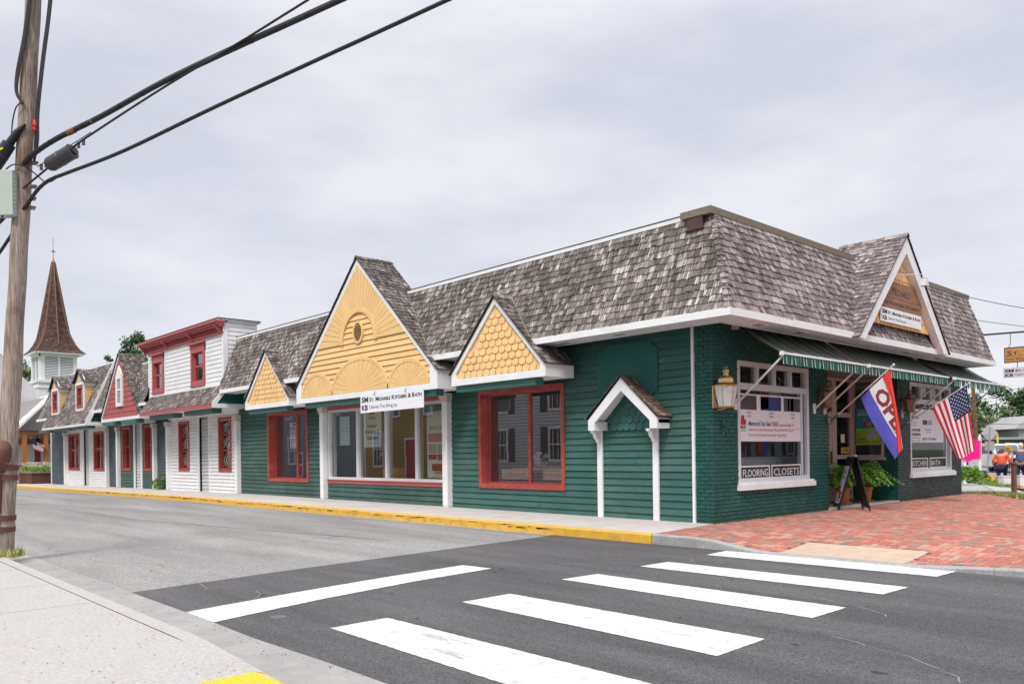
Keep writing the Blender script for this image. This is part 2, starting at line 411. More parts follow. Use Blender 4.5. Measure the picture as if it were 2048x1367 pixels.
def text_mesh(s, size, align='LEFT', bold=0.0, sx=1.0, smallcaps=False):
    """returns verts, faces of a string in the XY plane; smallcaps sets lower-case letters as small capitals"""
    V = []; F = []
    if smallcaps:
        x = 0
        runs = []; cur = ''; st = None
        for ch in s:
            k = ch.islower()
            if ch == ' ': cur += ch; continue
            if st is None: st = k
            if k != st: runs.append((cur, st)); cur = ''; st = k
            cur += ch
        runs.append((cur, st))
        for r_, low in runs:
            v, f = text_mesh(r_.upper(), size * (.78 if low else 1), bold=bold, sx=sx)
            if not v: continue
            lead = len(r_) - len(r_.lstrip()); trail = len(r_) - len(r_.rstrip())
            mn = min(p[0] for p in v); mxx = max(p[0] for p in v)
            n = len(V); V += [(p[0] - mn + x + lead * size * .3, p[1]) for p in v]; F += [tuple(i + n for i in q) for q in f]
            x += mxx - mn + size * .06 + (lead + trail) * size * .3
    else:
        cu = bpy.data.curves.new('tmp', 'FONT'); cu.body = s; cu.size = size; cu.offset = bold; cu.resolution_u = 2
        o = bpy.data.objects.new('tmp', cu); col.objects.link(o)
        dg = bpy.context.evaluated_depsgraph_get(); me = bpy.data.meshes.new_from_object(o.evaluated_get(dg))
        V = [(v.co.x * sx, v.co.y) for v in me.vertices]; F = [tuple(p.vertices) for p in me.polygons]
        bpy.data.objects.remove(o); bpy.data.curves.remove(cu); bpy.data.meshes.remove(me)
    if V and align == 'CENTER':
        c = (min(p[0] for p in V) + max(p[0] for p in V)) / 2; V = [(p[0] - c, p[1]) for p in V]
    return V, F

def put_text(mb, s, size, O, U, V, align='LEFT', bold=0.0, mi=0, width=None, smallcaps=False):
    O = Vector(O); U = Vector(U).normalized(); V = Vector(V).normalized()
    vv, ff = text_mesh(s, size, align, bold, smallcaps=smallcaps)
    if not vv: return
    k = 1
    if width:
        k = width / (max(p[0] for p in vv) - min(p[0] for p in vv))
    mb.mesh([O + U * x * k + V * y for x, y in vv], ff, mi)
# ------------------------------------------------------------------ terrain heights
def gz(x, y):
    z = ground_z(x)
    d = fw.dot(Vector((x, y, 0)) - Vector((CAM.x, CAM.y, 0)))
    if y > 12: z -= .02 * (min(max(d, 22), 40) - 22)
    return z

def asphalt(name, c, c2, sc_=260, patch=.5):
    m = bpy.data.materials.new(name); m.use_nodes = True; t = m.node_tree; n = t.nodes; l = t.links
    b = n['Principled BSDF']; b.inputs['Roughness'].default_value = .88; b.inputs['Specular IOR Level'].default_value = .25
    g = n.new('ShaderNodeNewGeometry')
    vo = n.new('ShaderNodeTexVoronoi'); vo.inputs['Scale'].default_value = sc_ * .35; l.new(g.outputs['Position'], vo.inputs[0])
    nz = n.new('ShaderNodeTexNoise'); nz.inputs['Scale'].default_value = sc_ * .25; nz.inputs['Detail'].default_value = 3; l.new(g.outputs['Position'], nz.inputs[0])
    mp = n.new('ShaderNodeMapping'); mp.inputs['Scale'].default_value = (.12, .8, 1); l.new(g.outputs['Position'], mp.inputs[0])
    n2 = n.new('ShaderNodeTexNoise'); n2.inputs['Scale'].default_value = 1.6; n2.inputs['Detail'].default_value = 7; n2.inputs['Roughness'].default_value = .62; l.new(mp.outputs[0], n2.inputs[0])
    r = n.new('ShaderNodeMapRange'); r.inputs[1].default_value = .40; r.inputs[2].default_value = .74; r.inputs[4].default_value = patch; l.new(n2.outputs[0], r.inputs[0])
    mx_ = n.new('ShaderNodeMix'); mx_.data_type = 'RGBA'; mx_.inputs[6].default_value = (*c, 1); mx_.inputs[7].default_value = (*c2, 1); l.new(r.outputs[0], mx_.inputs[0])
    sp = n.new('ShaderNodeSeparateColor'); l.new(vo.outputs['Color'], sp.inputs[0])
    q = n.new('ShaderNodeMapRange'); q.inputs[3].default_value = .62; q.inputs[4].default_value = 1.42; l.new(sp.outputs[0], q.inputs[0])
    q2 = n.new('ShaderNodeMapRange'); q2.inputs[1].default_value = .3; q2.inputs[2].default_value = .7; q2.inputs[3].default_value = .82; q2.inputs[4].default_value = 1.2; l.new(nz.outputs[0], q2.inputs[0])
    mu = n.new('ShaderNodeMath'); mu.operation = 'MULTIPLY'; l.new(q.outputs[0], mu.inputs[0]); l.new(q2.outputs[0], mu.inputs[1])
    vm = n.new('ShaderNodeVectorMath'); vm.operation = 'SCALE'; l.new(mx_.outputs[2], vm.inputs[0]); l.new(mu.outputs[0], vm.inputs['Scale']); l.new(vm.outputs[0], b.inputs['Base Color'])
    bp = n.new('ShaderNodeBump'); bp.inputs['Strength'].default_value = .5; bp.inputs['Distance'].default_value = .006
    l.new(vo.outputs['Distance'], bp.inputs['Height']); l.new(bp.outputs[0], b.inputs['Normal'])
    return m
ASPH_OLD = asphalt('old_asphalt', (.225, .22, .216), (.38, .37, .355), 260, .75)
ASPH_NEW = asphalt('new_asphalt', (.080, .079, .082), (.17, .167, .163), 300, .6)
ROADP = mat('road_marking_paint', (.72, .72, .72), .7, .10, 60, stain=(9, .6, (.38, .38, .38)), bump=.6, bscale=220)
YKERB = mat('yellow_kerb_paint', (.74, .42, .05), .6, .1, 8, stain=(5, .7, (.42, .28, .12)))
GRAN = mat('granite_kerb', (.36, .355, .35), .8, .35, 90, stain=(4, .4, (.2, .19, .18)))
WALK = mat('sidewalk_concrete', (.56, .515, .48), .9, .06, 2.5, bump=.3, bscale=150, stain=(.9, .55, (.41, .375, .35)))
WALKN = mat('near_sidewalk_concrete', (.45, .435, .415), .9, .13, 30, bump=.5, bscale=140, stain=(2.2, .6, (.42, .39, .36)))
GUTTER = mat('gutter_concrete', (.33, .32, .305), .9, .10, 4, bump=.5, bscale=120, stain=(1.2, .5, (.42, .40, .38)))
TACT = mat('tactile_yellow', (.75, .50, .03), .6, .06, 12)
TANR = mat('tan_ramp_paver', (.54, .41, .30), .8, .07, 8, stain=(5, .3, (.4, .3, .22)))
GRASS = mat('grass_ground', (.09, .13, .035), .95, .3, 9)
GRAVEL = mat('gravel', (.36, .355, .35), .95, .45, 26, bump=.8, bscale=40)
MULCH = mat('mulch', (.045, .03, .025), .95, .4, 30, bump=.8)
JOINT = mat('joint_dirt', (.12, .10, .08), .95, .2, 20)

def paver_mat():
    m = bpy.data.materials.new('brick_pavers'); m.use_nodes = True; t = m.node_tree; n = t.nodes; l = t.links
    b = n['Principled BSDF']; b.inputs['Roughness'].default_value = .85; b.inputs['Specular IOR Level'].default_value = .2
    g = n.new('ShaderNodeNewGeometry'); r = n.new('ShaderNodeValToRGB'); r.color_ramp.interpolation = 'CONSTANT'; e = r.color_ramp.elements
    cs = [(0, (.44, .16, .115)), (.17, (.50, .20, .145)), (.36, (.42, .155, .11)), (.54, (.53, .25, .19)), (.68, (.36, .20, .155)), (.77, (.23, .185, .16)), (.84, (.29, .235, .20)), (.9, (.48, .30, .23)), (.95, (.44, .145, .10))]
    e[0].position = 0; e[0].color = (*cs[0][1], 1); e[1].position = cs[1][0]; e[1].color = (*cs[1][1], 1)
    for p, c in cs[2:]: k = e.new(p); k.color = (*c, 1)
    big = n.new('ShaderNodeTexNoise'); big.inputs['Scale'].default_value = .8; l.new(g.outputs['Position'], big.inputs[0])
    a = n.new('ShaderNodeMath'); a.operation = 'MULTIPLY_ADD'; a.inputs[1].default_value = .3; a.inputs[2].default_value = -.15; l.new(big.outputs[0], a.inputs[0])
    s = n.new('ShaderNodeMath'); s.operation = 'ADD'; l.new(g.outputs['Random Per Island'], s.inputs[0]); l.new(a.outputs[0], s.inputs[1]); l.new(s.outputs[0], r.inputs[0])
    nz = n.new('ShaderNodeTexNoise'); nz.inputs['Scale'].default_value = 30; nz.inputs['Detail'].default_value = 5; l.new(g.outputs['Position'], nz.inputs[0])
    mr = n.new('ShaderNodeMapRange'); mr.inputs[1].default_value = .25; mr.inputs[2].default_value = .75; mr.inputs[3].default_value = .78; mr.inputs[4].default_value = 1.25; l.new(nz.outputs[0], mr.inputs[0])
    vm = n.new('ShaderNodeVectorMath'); vm.operation = 'SCALE'; l.new(r.outputs[0], vm.inputs[0]); l.new(mr.outputs[0], vm.inputs['Scale']); l.new(vm.outputs[0], b.inputs['Base Color'])
    return m
PAVER = paver_mat()

# ground sheet out to the horizon
g = MB()
xs = [-900, -300, -120, -80, -60, -50, -46] + [-44 + 2*i for i in range(32)] + [24, 40, 80, 300, 900]
ys = [-900, -300, -100, -60, -40, -25, -12, -6, 0, 6, 12] + [12.5 + 2*i for i in range(24)] + [70, 90, 150, 300, 900]
P = [(x, y, gz(x, y) - .34) for y in ys for x in xs]; nx = len(xs)
g.mesh(P, [(j*nx+i, j*nx+i+1, (j+1)*nx+i+1, (j+1)*nx+i) for j in range(len(ys)-1) for i in range(nx-1)])
g.build('ground', GRASS, kind='structure')

def sheet(name, m, poly, z, kind='structure', step=3.0, label=None):
    """flat sheet following the gentle street slope, strips along x"""
    b = MB(); x0 = min(p[0] for p in poly); x1 = max(p[0] for p in poly)
    cuts = sorted(set([x0, x1, -18.0, -46.0] + [p[0] for p in poly])); cuts = [c for c in cuts if x0 <= c <= x1]
    pp = [(y, x) for x, y in poly]
    for a, c in zip(cuts[:-1], cuts[1:]):
        sa = span(pp, a + 1e-4); scn = span(pp, c - 1e-4)
        if sa and scn: b.face([(a, sa[0], z + ground_z(a)), (c, scn[0], z + ground_z(c)), (c, scn[1], z + ground_z(c)), (a, sa[1], z + ground_z(a))])
    return b.build(name, m, kind=kind, label=label)

sheet('road', ASPH_OLD, [(-140, -9.62), (-1.0, -9.62), (-1.0, -9.5), (-1.3, -7.5), (-1.85, -2.1), (-140, -2.1)], -.154)
sheet('main_road', ASPH_NEW, [(-1.06, -9.60), (60, -9.60), (60, -2.1), (-1.86, -2.1), (-1.36, -7.5)], -.150)
sheet('cross_road', ASPH_NEW, [(6.3, -60), (60, -60), (60, -9.59), (6.3, -9.59)], -.1505)
sheet('side_road', ASPH_NEW, [(9.16, -2.11), (60, -2.11), (60, 170), (9.16, 170)], -.1505)
# crosswalk bars + stop line as one painted sheet each
def marking(name, quads):
    b = MB()
    for q in quads:      # slightly ragged, hand-laid edges
        pts = []
        for (xa, ya), (xb, yb) in zip(q, q[1:] + q[:1]):
            n_ = max(2, int(math.hypot(xb-xa, yb-ya) / .035))
            for k in range(n_): pts.append((xa + (xb-xa)*k/n_ + random.uniform(-.004, .004), ya + (yb-ya)*k/n_ + random.uniform(-.005, .005)))
        b.face([(x, y, -.1455) for x, y in pts])
    return b.build(name, ROADP, kind='structure')
marking('crosswalk', [[(1.69, -2.76), (4.68, -2.70), (4.70, -2.12), (1.64, -2.18)], [(1.72, -4.27), (4.72, -4.22), (4.74, -3.62), (1.73, -3.70)],
    [(1.72, -5.70), (4.77, -5.76), (4.77, -5.12), (1.75, -5.12)], [(1.99, -7.38), (4.92, -7.44), (4.89, -6.74), (1.99, -6.74)],
    [(2.11, -8.90), (5.05, -8.98), (5.02, -8.31), (2.10, -8.32)]])
marking('stop_line', [[(-.04, -5.72), (.47, -5.67), (.60, -7.0), (.84, -8.3), (1.15, -9.50), (.50, -9.50), (.27, -8.3), (.08, -7.0)]])
b = MB(); b.lathe((1.33, -8.98, -.1505), [(.075, 0), (.075, .002), (.05, .003)], 18); b.build('valve_cover', mat('valve_iron', (.14, .135, .13), .8, .3, 40), kind='structure')
# crack sealed seams in the old asphalt
b = MB()
for (xa, ya, xb, yb) in ((-12, -6.1, -3.4, -4.6), (-24, -6.3, -12, -6.1)):
    n_ = 40; pr_ = None
    for i in range(n_ + 1):
        t = i / n_; x = xa + (xb - xa) * t; y = ya + (yb - ya) * t + random.uniform(-.03, .03)
        if pr_: b.face([(pr_[0], pr_[1] - .012, -.1515 + ground_z(pr_[0])), (x, y - .012, -.1515 + ground_z(x)), (x, y + .012, -.1515 + ground_z(x)), (pr_[0], pr_[1] + .012, -.1515 + ground_z(pr_[0]))])
        pr_ = (x, y)
b.build('road_seam', ASPH_NEW, kind='structure')

# far kerb: yellow stretch then granite, dropping at the ramp
def kz(x):
    if x < 1.0: return ground_z(x)
    if x < 2.35: t = (x - 1.0) / 1.35; return -.125 * t * t * (3 - 2*t)
    if x < 4.15: return -.125
    if x < 5.4: t = (x - 4.15) / 1.25; return -.125 + .065 * t
    return -.06
def kerb(name, m, x0, x1, yb, yf, top, bot, step, chamf=.02, cut_=None):
    b = MB(); xs_ = [x0 + (x1 - x0) * i / max(1, round((x1-x0)/step)) for i in range(max(1, round((x1-x0)/step)) + 1)]
    for a, c in zip(xs_[:-1], xs_[1:]):
        gap = .006 if cut_ and (round((a - x0) / step) % cut_ == 0) else 0
        a2 = a + gap; A = []; 
        for x in (a2, c):
            zt = top(x); s = 1 if yf < yb else -1
            A.append([(x, yb, zt), (x, yf + s*chamf, zt), (x, yf, zt - chamf), (x, yf, bot(x)), (x, yb, bot(x))])
        b.mesh(A[0] + A[1], [(i, i+1, i+6, i+5) for i in range(4)] + [(0, 1, 2, 3, 4), (9, 8, 7, 6, 5)])
    return b.build(name, m, kind='structure')
kerb('yellow_kerb', YKERB, -58, .27, -2.02, -2.17, lambda x: ground_z(x) + .002, lambda x: ground_z(x) - .25, .755, cut_=4)
kerb('granite_kerb', GRAN, .275, 9.2, -2.02, -2.15, lambda x: kz(x) + .002, lambda x: -.25, .18, cut_=9)
sheet('gutter_strip', GUTTER, [(-58, -2.30), (-1.9, -2.30), (-1.9, -2.165), (-58, -2.165)], -.150)
b = MB()   # worn edge of black scuffs along the yellow kerb top
SCUFF = mat('kerb_scuff', (.05, .04, .035), .9, .3, 20)
for i in range(150):
    x = -random.random() ** 1.1 * 34 - 2; l_ = random.uniform(.05, .35) * (1 + (-x) / 30); zt = ground_z(x) - random.uniform(.0, .05)
    hh = random.uniform(.012, .05)
    b.mesh([(x, -2.1715, zt - hh), (x + l_, -2.1715, zt - hh * random.uniform(.4, 1)), (x + l_ * .9, -2.1715, zt - .02), (x + l_ * .1, -2.1715, zt - .018)], [(0, 1, 2, 3)])
b.build('kerb_scuffs', SCUFF, kind='structure')
# far sidewalk with joints
b = MB(); x = .25; k = 0
while x > -58:
    x2 = x - 1.52
    yb0 = -.02 if x < .0 else -.02
    q = [(x2 + .006, -2.02), (x - .006, -2.02), (x - .006 - (.0 if k else .25), .05), (x2 + .006, .05)]
    b.mesh([(px, py, ground_z(px)) for px, py in q] + [(px, py, ground_z(px) - .2) for px, py in q], [(0,1,2,3), (0,4,5,1), (1,5,6,2), (3,2,6,7), (0,3,7,4)])
    x = x2; k += 1
b.build('sidewalk', WALK, kind='structure')
sheet('sidewalk_bed', JOINT, [(-58, -2.02), (.24, -2.02), (.0, .05), (-58, .05)], -.012)
# near sidewalk, kerb and sloped gutter
b = MB(); x = 5.6
for x2 in (.0, -1.55, -3.1, -4.7, -6.4, -8.2, -11, -15, -20, -26, -34, -60):
    for y0, y1 in ((-10.16, -12.4), (-12.412, -16)):
        if x2 == .0:
            pass
        q = [(x2 + .008, y0), (x - .008, y0), (x - .008, y1), (x2 + .008, y1)]
        b.mesh([(px, py, ground_z(px) - .03) for px, py in q] + [(px, py, ground_z(px) - .2) for px, py in q], [(0,3,2,1), (0,1,5,4), (1,2,6,5), (0,4,7,3)])
    x = x2
b.build('near_sidewalk', WALKN, kind='structure')
sheet('near_sidewalk_bed', JOINT, [(-60, -16), (5.6, -16), (5.6, -10.15), (-60, -10.15)], -.045)
kerb('near_kerb', WALKN, -60, 5.6, -10.15, -9.99, lambda x: ground_z(x) - (.03 if x < 2.2 else .03 + min(.085, (x-2.2)*.06)), lambda x: ground_z(x) - .25, .3, .025, 10)
b = MB()
xs_ = [-60, -40, -18] + [-16 + i for i in range(22)] + [5.6]
for a, c in zip(xs_[:-1], xs_[1:]):
    jit = [.012 * math.sin(a * 5.1) + .015 * math.sin(a * 2.3), .012 * math.sin(c * 5.1) + .015 * math.sin(c * 2.3)]
    b.mesh([(a, -9.995, ground_z(a) - .145), (c, -9.995, ground_z(c) - .145), (c, -9.8, ground_z(c) - .149), (a, -9.8, ground_z(a) - .149), (c, -9.5 + jit[1], ground_z(c) - .1465), (a, -9.5 + jit[0], ground_z(a) - .1465)],
           [(0, 1, 2, 3), (3, 2, 4, 5)])
b.build('near_gutter', GUTTER, kind='structure')
b = MB()   # tactile pad with domes
b.box((3.40, -11.4, -.045), (5.4, -10.16, -.022))
for i in range(34):
    for j in range(20):
        b.lathe((3.43 + i*.058, -10.2 - j*.06, -.022), [(.013, 0), (.009, .006)], 6)
b.build('tactile_pad', TACT, kind='structure')
b = MB()
ORNG = mat('orange_survey_paint', (.75, .42, .18), .8, .15, 15)
for i in range(26):
    x = 2.9 + random.random() * 1.3; y = -10.07 + random.uniform(-.05, .05); a_ = random.uniform(-.6, .6); l_ = random.uniform(.03, .09)
    zt = -.03 - min(.085, max(0, x-2.2)*.06) + .0035
    b.face([(x, y, zt), (x + l_, y + a_*l_, zt - .004), (x + l_, y + a_*l_ + .012, zt - .004), (x, y + .012, zt)])
b.build('survey_paint', ORNG, kind='structure')

# brick plaza, herringbone, dished down to the dropped kerb
def pz(x, y):
    t = min(1, max(0, (y + 2.02) / 1.7)); t = t*t*(3 - 2*t)
    return kz(x) * (1 - t) - .0
b = MB(); w_ = .1; g_ = .0035
for i in range(-8, 96):
    for j in range(-22, 160):
        k = (i - j) % 4
        if k == 0: x0, y0, x1, y1 = i*w_, j*w_, (i+2)*w_, (j+1)*w_
        elif k == 3: x0, y0, x1, y1 = i*w_, j*w_, (i+1)*w_, (j+2)*w_
        else: continue
        if y1 > 13.25 or x1 > 9.2 or y0 < -2.03: continue
        cx_, cy_ = (x0+x1)/2, (y0+y1)/2
        if cy_ < 0 and cx_ < .24 + (cy_ + 2) * -.12: continue
        if cy_ >= -.0 and cx_ < .03: continue
        if cy_ > 12.6 + .35 * math.sin(cx_*2) : continue
        if cy_ > 12.4 - (cx_ - .6) * 1.45 and cx_ > .4: 
            if cy_ > 13.0 - cx_ * 1.35: continue
        if 2.36 < cx_ < 4.04 and -2.03 < cy_ < -1.14: continue
        if x1 > 2.36 and x0 < 4.04 and y0 < -1.14:      # cut at the tan ramp
            if cx_ < 2.36: x1 = 2.36
            elif cx_ > 4.04: x0 = 4.04
            else: y0 = -1.14
        x0 += g_; y0 += g_; x1 -= g_; y1 -= g_
        dz = random.uniform(-.0015, .0015)
        q = [(x0, y0), (x1, y0), (x1, y1), (x0, y1)]
        b.mesh([(px, py, pz(px, py) + dz) for px, py in q] + [(px, py, pz(px, py) - .02) for px, py in q], [(0,1,2,3), (0,4,5,1), (1,5,6,2), (2,6,7,3), (3,7,4,0)])
b.build('brick_plaza', PAVER, kind='structure')
b = MB()
for i in range(46):
    for j in range(78):
        x0 = .0 + i*.2; y0 = -2.02 + j*.2; q = [(x0, y0), (x0+.2, y0), (x0+.2, y0+.2), (x0, y0+.2)]
        if y0 + .1 > 13.2 - max(0, x0) * 1.3 and y0 > 6 and x0 > .4: continue
        if y0 > 12.8: continue
        b.face([(px, py, pz(px, py) - .010) for px, py in q])
b.build('plaza_bed', JOINT, kind='structure')
b = MB()
for i in range(8):
    for j in range(4):
        x0 = 2.36 + i*.21; y0 = -2.02 + j*.222; q = [(x0, y0), (x0+.21, y0), (x0+.21, y0+.222), (x0, y0+.222)]
        b.face([(px, py, pz(px, py) - .001) for px, py in q])
b.build('tan_ramp', TANR, kind='structure')
b = MB(); b.box((-1.2, 4.3, -.1), (.02, 8.0, .028)); b.build('entry_floor', WALK, kind='structure')

# ground north of the shop
def patch(name, m, poly, dz, n=10, kind='structure'):
    b = MB(); y0 = min(p[1] for p in poly); y1 = max(p[1] for p in poly); n = max(n, int((y1-y0)/1.2))
    for i in range(n):
        a = y0 + (y1-y0)*i/n + 1e-4; c = y0 + (y1-y0)*(i+1)/n - 1e-4
        sa, sb_ = span(poly, a), span(poly, c)
        if not (sa and sb_): continue
        k = max(1, int(max(sa[1]-sa[0], sb_[1]-sb_[0])/1.5))
        if k > 30: k = 30
        for q in range(k):
            xa, xb = lerp_(sa[0], sa[1], q/k), lerp_(sa[0], sa[1], (q+1)/k); xc, xd = lerp_(sb_[0], sb_[1], (q+1)/k), lerp_(sb_[0], sb_[1], q/k)
            b.face([(xa, a, gz(xa, a)+dz), (xb, a, gz(xb, a)+dz), (xc, c, gz(xc, c)+dz), (xd, c, gz(xd, c)+dz)])
    return b.build(name, m, kind=kind)
def lerp_(a, b, t): return a + (b-a)*t
sheet('verge', GRASS, [(.6, .5), (9.16, .5), (9.16, 12.4), (.6, 12.4)], -.045)
patch('lawn', GRASS, [(-24, 12.3), (9.1, 12.3), (9.1, 60), (-24, 60)], -.06, 30)
patch('gravel_yard', GRAVEL, [(-20, 13.7), (.50, 13.7), (-1.9, 21.0), (-4.5, 28.6), (-20, 28.6)], -.02, 12)
patch('footpath', WALKN, [(-3.9, 26.4), (-1.3, 20.8), (1.05, 14.3), (2.4, 9.9), (.72, 13.1)], -.003, 14)
sheet('corner_walk', WALKN, [(1.1, 14.2), (2.5, 10.0), (9.16, 1.2), (9.16, 12.0)], -.004)
patch('brick_footpath', PAVER, [(-4.0, 28.2), (-1.9, 22.4), (1.2, 15.6), (9, 12), (9, 24), (-4.4, 37.2), (-8.4, 39.2)], -.006, 14)
patch('planting_bed', MULCH, [(-4.3, 28.8), (-12, 40), (-13.5, 47), (-9.0, 39.2), (-5.0, 31.5)], -.004, 10)
patch('far_road', ASPH_OLD, [(-70, 41.5), (-8.6, 39.6), (9, 25), (9, 52), (-16, 63), (-70, 66)], -.008, 16)
b = MB(); YL = mat('yellow_road_line', (.72, .40, .09), .7, .1)
for dy in (0, .35): b.face([(-60, 52.0+dy, gz(-60, 52)+.004), (9, 40.0+dy, gz(9, 40)+.004), (9, 40.15+dy, gz(9, 40)+.004), (-60, 52.15+dy, gz(-60, 52)+.004)])
b.build('road_line', YL, kind='structure')

# skid smudges and grit on the near paving and crossing
b = MB(); rnd_ = random.Random(4)
for (x_, y_) in ((2.9, -8.5), (3.35, -8.75)):
    for k in range(4):
        yy = y_ + k*.022; l_ = rnd_.uniform(.25, .45); xo = rnd_.uniform(-.06, .06); b.face([(x_+xo, yy, -.1435), (x_+xo+l_, yy-.02, -.1435), (x_+xo+l_, yy-.008, -.1435), (x_+xo, yy+.010, -.1435)])
b.build('tyre_smudges', mat('tyre_smudge', (.46, .46, .46), .8, .3, 40), kind='structure')
b = MB()
for k in range(420):
    x_ = rnd_.uniform(-4.5, 4.2); y_ = -10.2 - abs(rnd_.gauss(0, .8)); s_ = rnd_.uniform(.004, .013); a_ = rnd_.uniform(0, 6.28); zt = -.0275 + ground_z(x_)
    b.face([(x_+s_*math.cos(a_+q*2.1), y_+s_*math.sin(a_+q*2.1)*.7, zt+.002) for q in range(3)])
for k in range(260):
    x_ = rnd_.uniform(-5, 6); y_ = -9.55 + rnd_.gauss(0, .10); s_ = rnd_.uniform(.005, .014); a_ = rnd_.uniform(0, 6.28)
    b.face([(x_+s_*math.cos(a_+q*2.1), y_+s_*math.sin(a_+q*2.1)*.7, -.1435) for q in range(3)])
b.build('grit', JOINT, kind='structure')

# hairline cracks, drips and scuffs in the asphalt
def crack(b, x, y, ang, n_, w_, z_):
    px, py = x, y
    for k in range(n_):
        ang += rnd_.gauss(0, .28); l_ = rnd_.uniform(.05, .14); qx, qy = px + l_*math.cos(ang), py + l_*math.sin(ang)
        s_ = w_*rnd_.uniform(.5, 1.2); nx_, ny_ = -math.sin(ang)*s_, math.cos(ang)*s_
        b.face([(px-nx_, py-ny_, z_+ground_z(px)), (qx-nx_, qy-ny_, z_+ground_z(qx)), (qx+nx_, qy+ny_, z_+ground_z(qx)), (px+nx_, py+ny_, z_+ground_z(px))]); px, py = qx, qy
b = MB()
for (x_, y_, a_, n_) in ((-2.6, -8.8, 2.6, 50), (-4.2, -5.2, 2.9, 60), (-7, -7.7, 3.0, 60), (-3.2, -3.6, 3.3, 45), (-10, -4.0, 3.1, 70), (-6, -9.1, 3.2, 40)): crack(b, x_, y_, a_, n_, .0035, -.1525)
b.build('road_cracks', mat('crack_dark', (.06, .058, .055), .9), kind='structure')
b = MB()
for k in range(70):
    x_ = rnd_.uniform(-1, 6.2); y_ = rnd_.uniform(-9.2, -2.6); s_ = rnd_.uniform(.008, .05)*rnd_.random(); n_ = 9
    b.face([(x_+s_*math.cos(q*.698)*rnd_.uniform(.7, 1.5), y_+s_*math.sin(q*.698)*rnd_.uniform(.5, 1), -.1482) for q in range(n_)])
b.build('oil_drips', mat('oil_drip', (.035, .034, .035), .6), kind='structure')
b = MB()
for (x_, y_, a_, n_) in ((.4, -9.0, 2.0, 9), (3.2, -4.9, .1, 22), (5.2, -6.3, .3, 14), (1.4, -3.2, .15, 26), (-.6, -8.9, 2.4, 10)): crack(b, x_, y_, a_, n_, .006, -.1480)
for k in range(120):
    x_ = rnd_.uniform(-1.2, 6.2); y_ = rnd_.uniform(-9.3, -2.5); s_ = rnd_.uniform(.004, .012); b.face([(x_+s_*math.cos(q*2.1), y_+s_*math.sin(q*2.1), -.1478) for q in range(3)])
b.build('pale_scuffs', mat('pale_scuff', (.26, .255, .25), .9, .3, 60), kind='structure')
# ------------------------------------------------------------------ the long shop building
shop = thing('shop_building', 'long green and white shop building with shingled mansard roof, gables and corner brick storefront', 'building')

class PL:
    """local frame on a wall: u along the wall, z up, n outward"""
    def __init__(s, O, U, Nn): s.O = Vector(O); s.U = Vector(U); s.N = Vector(Nn)
    def P(s, u, z, n=0): return s.O + s.U * u + Z * z + s.N * n
    def box(s, mb, u0, u1, z0, z1, n0, n1, mi=0): mb.obox(s.P(u0, z0, n0), s.U * (u1-u0), Z * (z1-z0), s.N * (n1-n0), mi)
    def poly(s, mb, pts, n0, n1, mi=0): mb.prism([s.P(u, z, n0) for u, z in pts], s.N * (n1-n0), mi)
    def face(s, mb, pts, n, mi=0): mb.face([s.P(u, z, n) for u, z in pts], mi)
SIDE = PL((0, 0, 0), (1, 0, 0), (0, -1, 0))
FRONT = PL((0, 0, 0), (0, 1, 0), (1, 0, 0))

def frame_ring(mb, pl, u0, u1, z0, z1, w, n0, n1, mi=0, sill=None):
    wb = sill or w
    pl.box(mb, u0, u1, z0, z0+wb, n0, n1, mi); pl.box(mb, u0, u1, z1-w, z1, n0, n1, mi)
    pl.box(mb, u0, u0+w, z0+wb, z1-w, n0, n1, mi); pl.box(mb, u1-w, u1, z0+wb, z1-w, n0, n1, mi)

def window(parent, pl, u0, u1, z0, z1, w, m, mull=(), rails=(), glass=None, depth=.16, proud=.045, mw=.06, name='window', sashm=None, frame2=.0, gname='glass', backing=None):
    b = MB(); frame_ring(b, pl, u0, u1, z0, z1, w, -.01, proud, sill=w*1.1)
    a0, a1, c0, c1 = u0+w, u1-w, z0+w*1.1, z1-w
    frame_ring(b, pl, a0-.012, a1+.012, c0-.012, c1+.012, .014, -depth, -.011)     # jamb lining
    f = b.build(name, m, parent)
    s = MB()
    for u in mull: pl.box(s, u-mw/2, u+mw/2, c0, c1, -depth, -depth+.05)
    us = [a0] + list(mull) + [a1]
    for zr in rails:
        for ua, ub in zip(us[:-1], us[1:]): pl.box(s, ua+mw/2*(ua != a0), ub-mw/2*(ub != a1), zr-mw/2, zr+mw/2, -depth, -depth+.045)
    frame_ring(s, pl, a0, a1, c0, c1, .035, -depth-.0, -depth+.04)
    s.build('sash', sashm or m, f)
    g = MB(); pl.face(g, [(a0, c0), (a1, c0), (a1, c1), (a0, c1)], -depth+.012); g.build(gname, glass or GLASS, f)
    return f, (a0, a1, c0, c1)

# ---- walls on the street side
BOT = -.02
def wall(name, m, xa, xb, holes=(), z0=None, z1=3.80, back=True, n=0):
    b = MB(); z0 = (min(ground_z(xa), ground_z(xb)) - .02) if z0 is None else z0
    siding(b, (0, -n, 0), (1, 0, 0), (0, -1, 0), [(xa, z0), (xb, z0), (xb, z1), (xa, z1)], .135, holes)
    return b.build(name, m, shop)
W1 = (-6.42, -3.62, .50, 2.78); WC = (-17.45, -14.67, .47, 2.76)
sh = lambda w_, d=.06: (w_[0]+d, w_[1]-d, w_[2]+d, w_[3]-d)
wall('siding_wall', GREEN, -7.46, -.415, [sh(W1)])
wall('siding_wall', GREEN2, -13.5, -7.66, z1=.50)
wall('siding_wall', GREEN2, -19.6, -13.71, [sh(WC)])
WD = [(-25.55, -24.40, .75, 2.77), (-21.53, -20.38, .75, 2.77)]
WE = [(-32.82, -31.62, .71, 2.77), (-29.72, -28.80, .72, 2.76)]
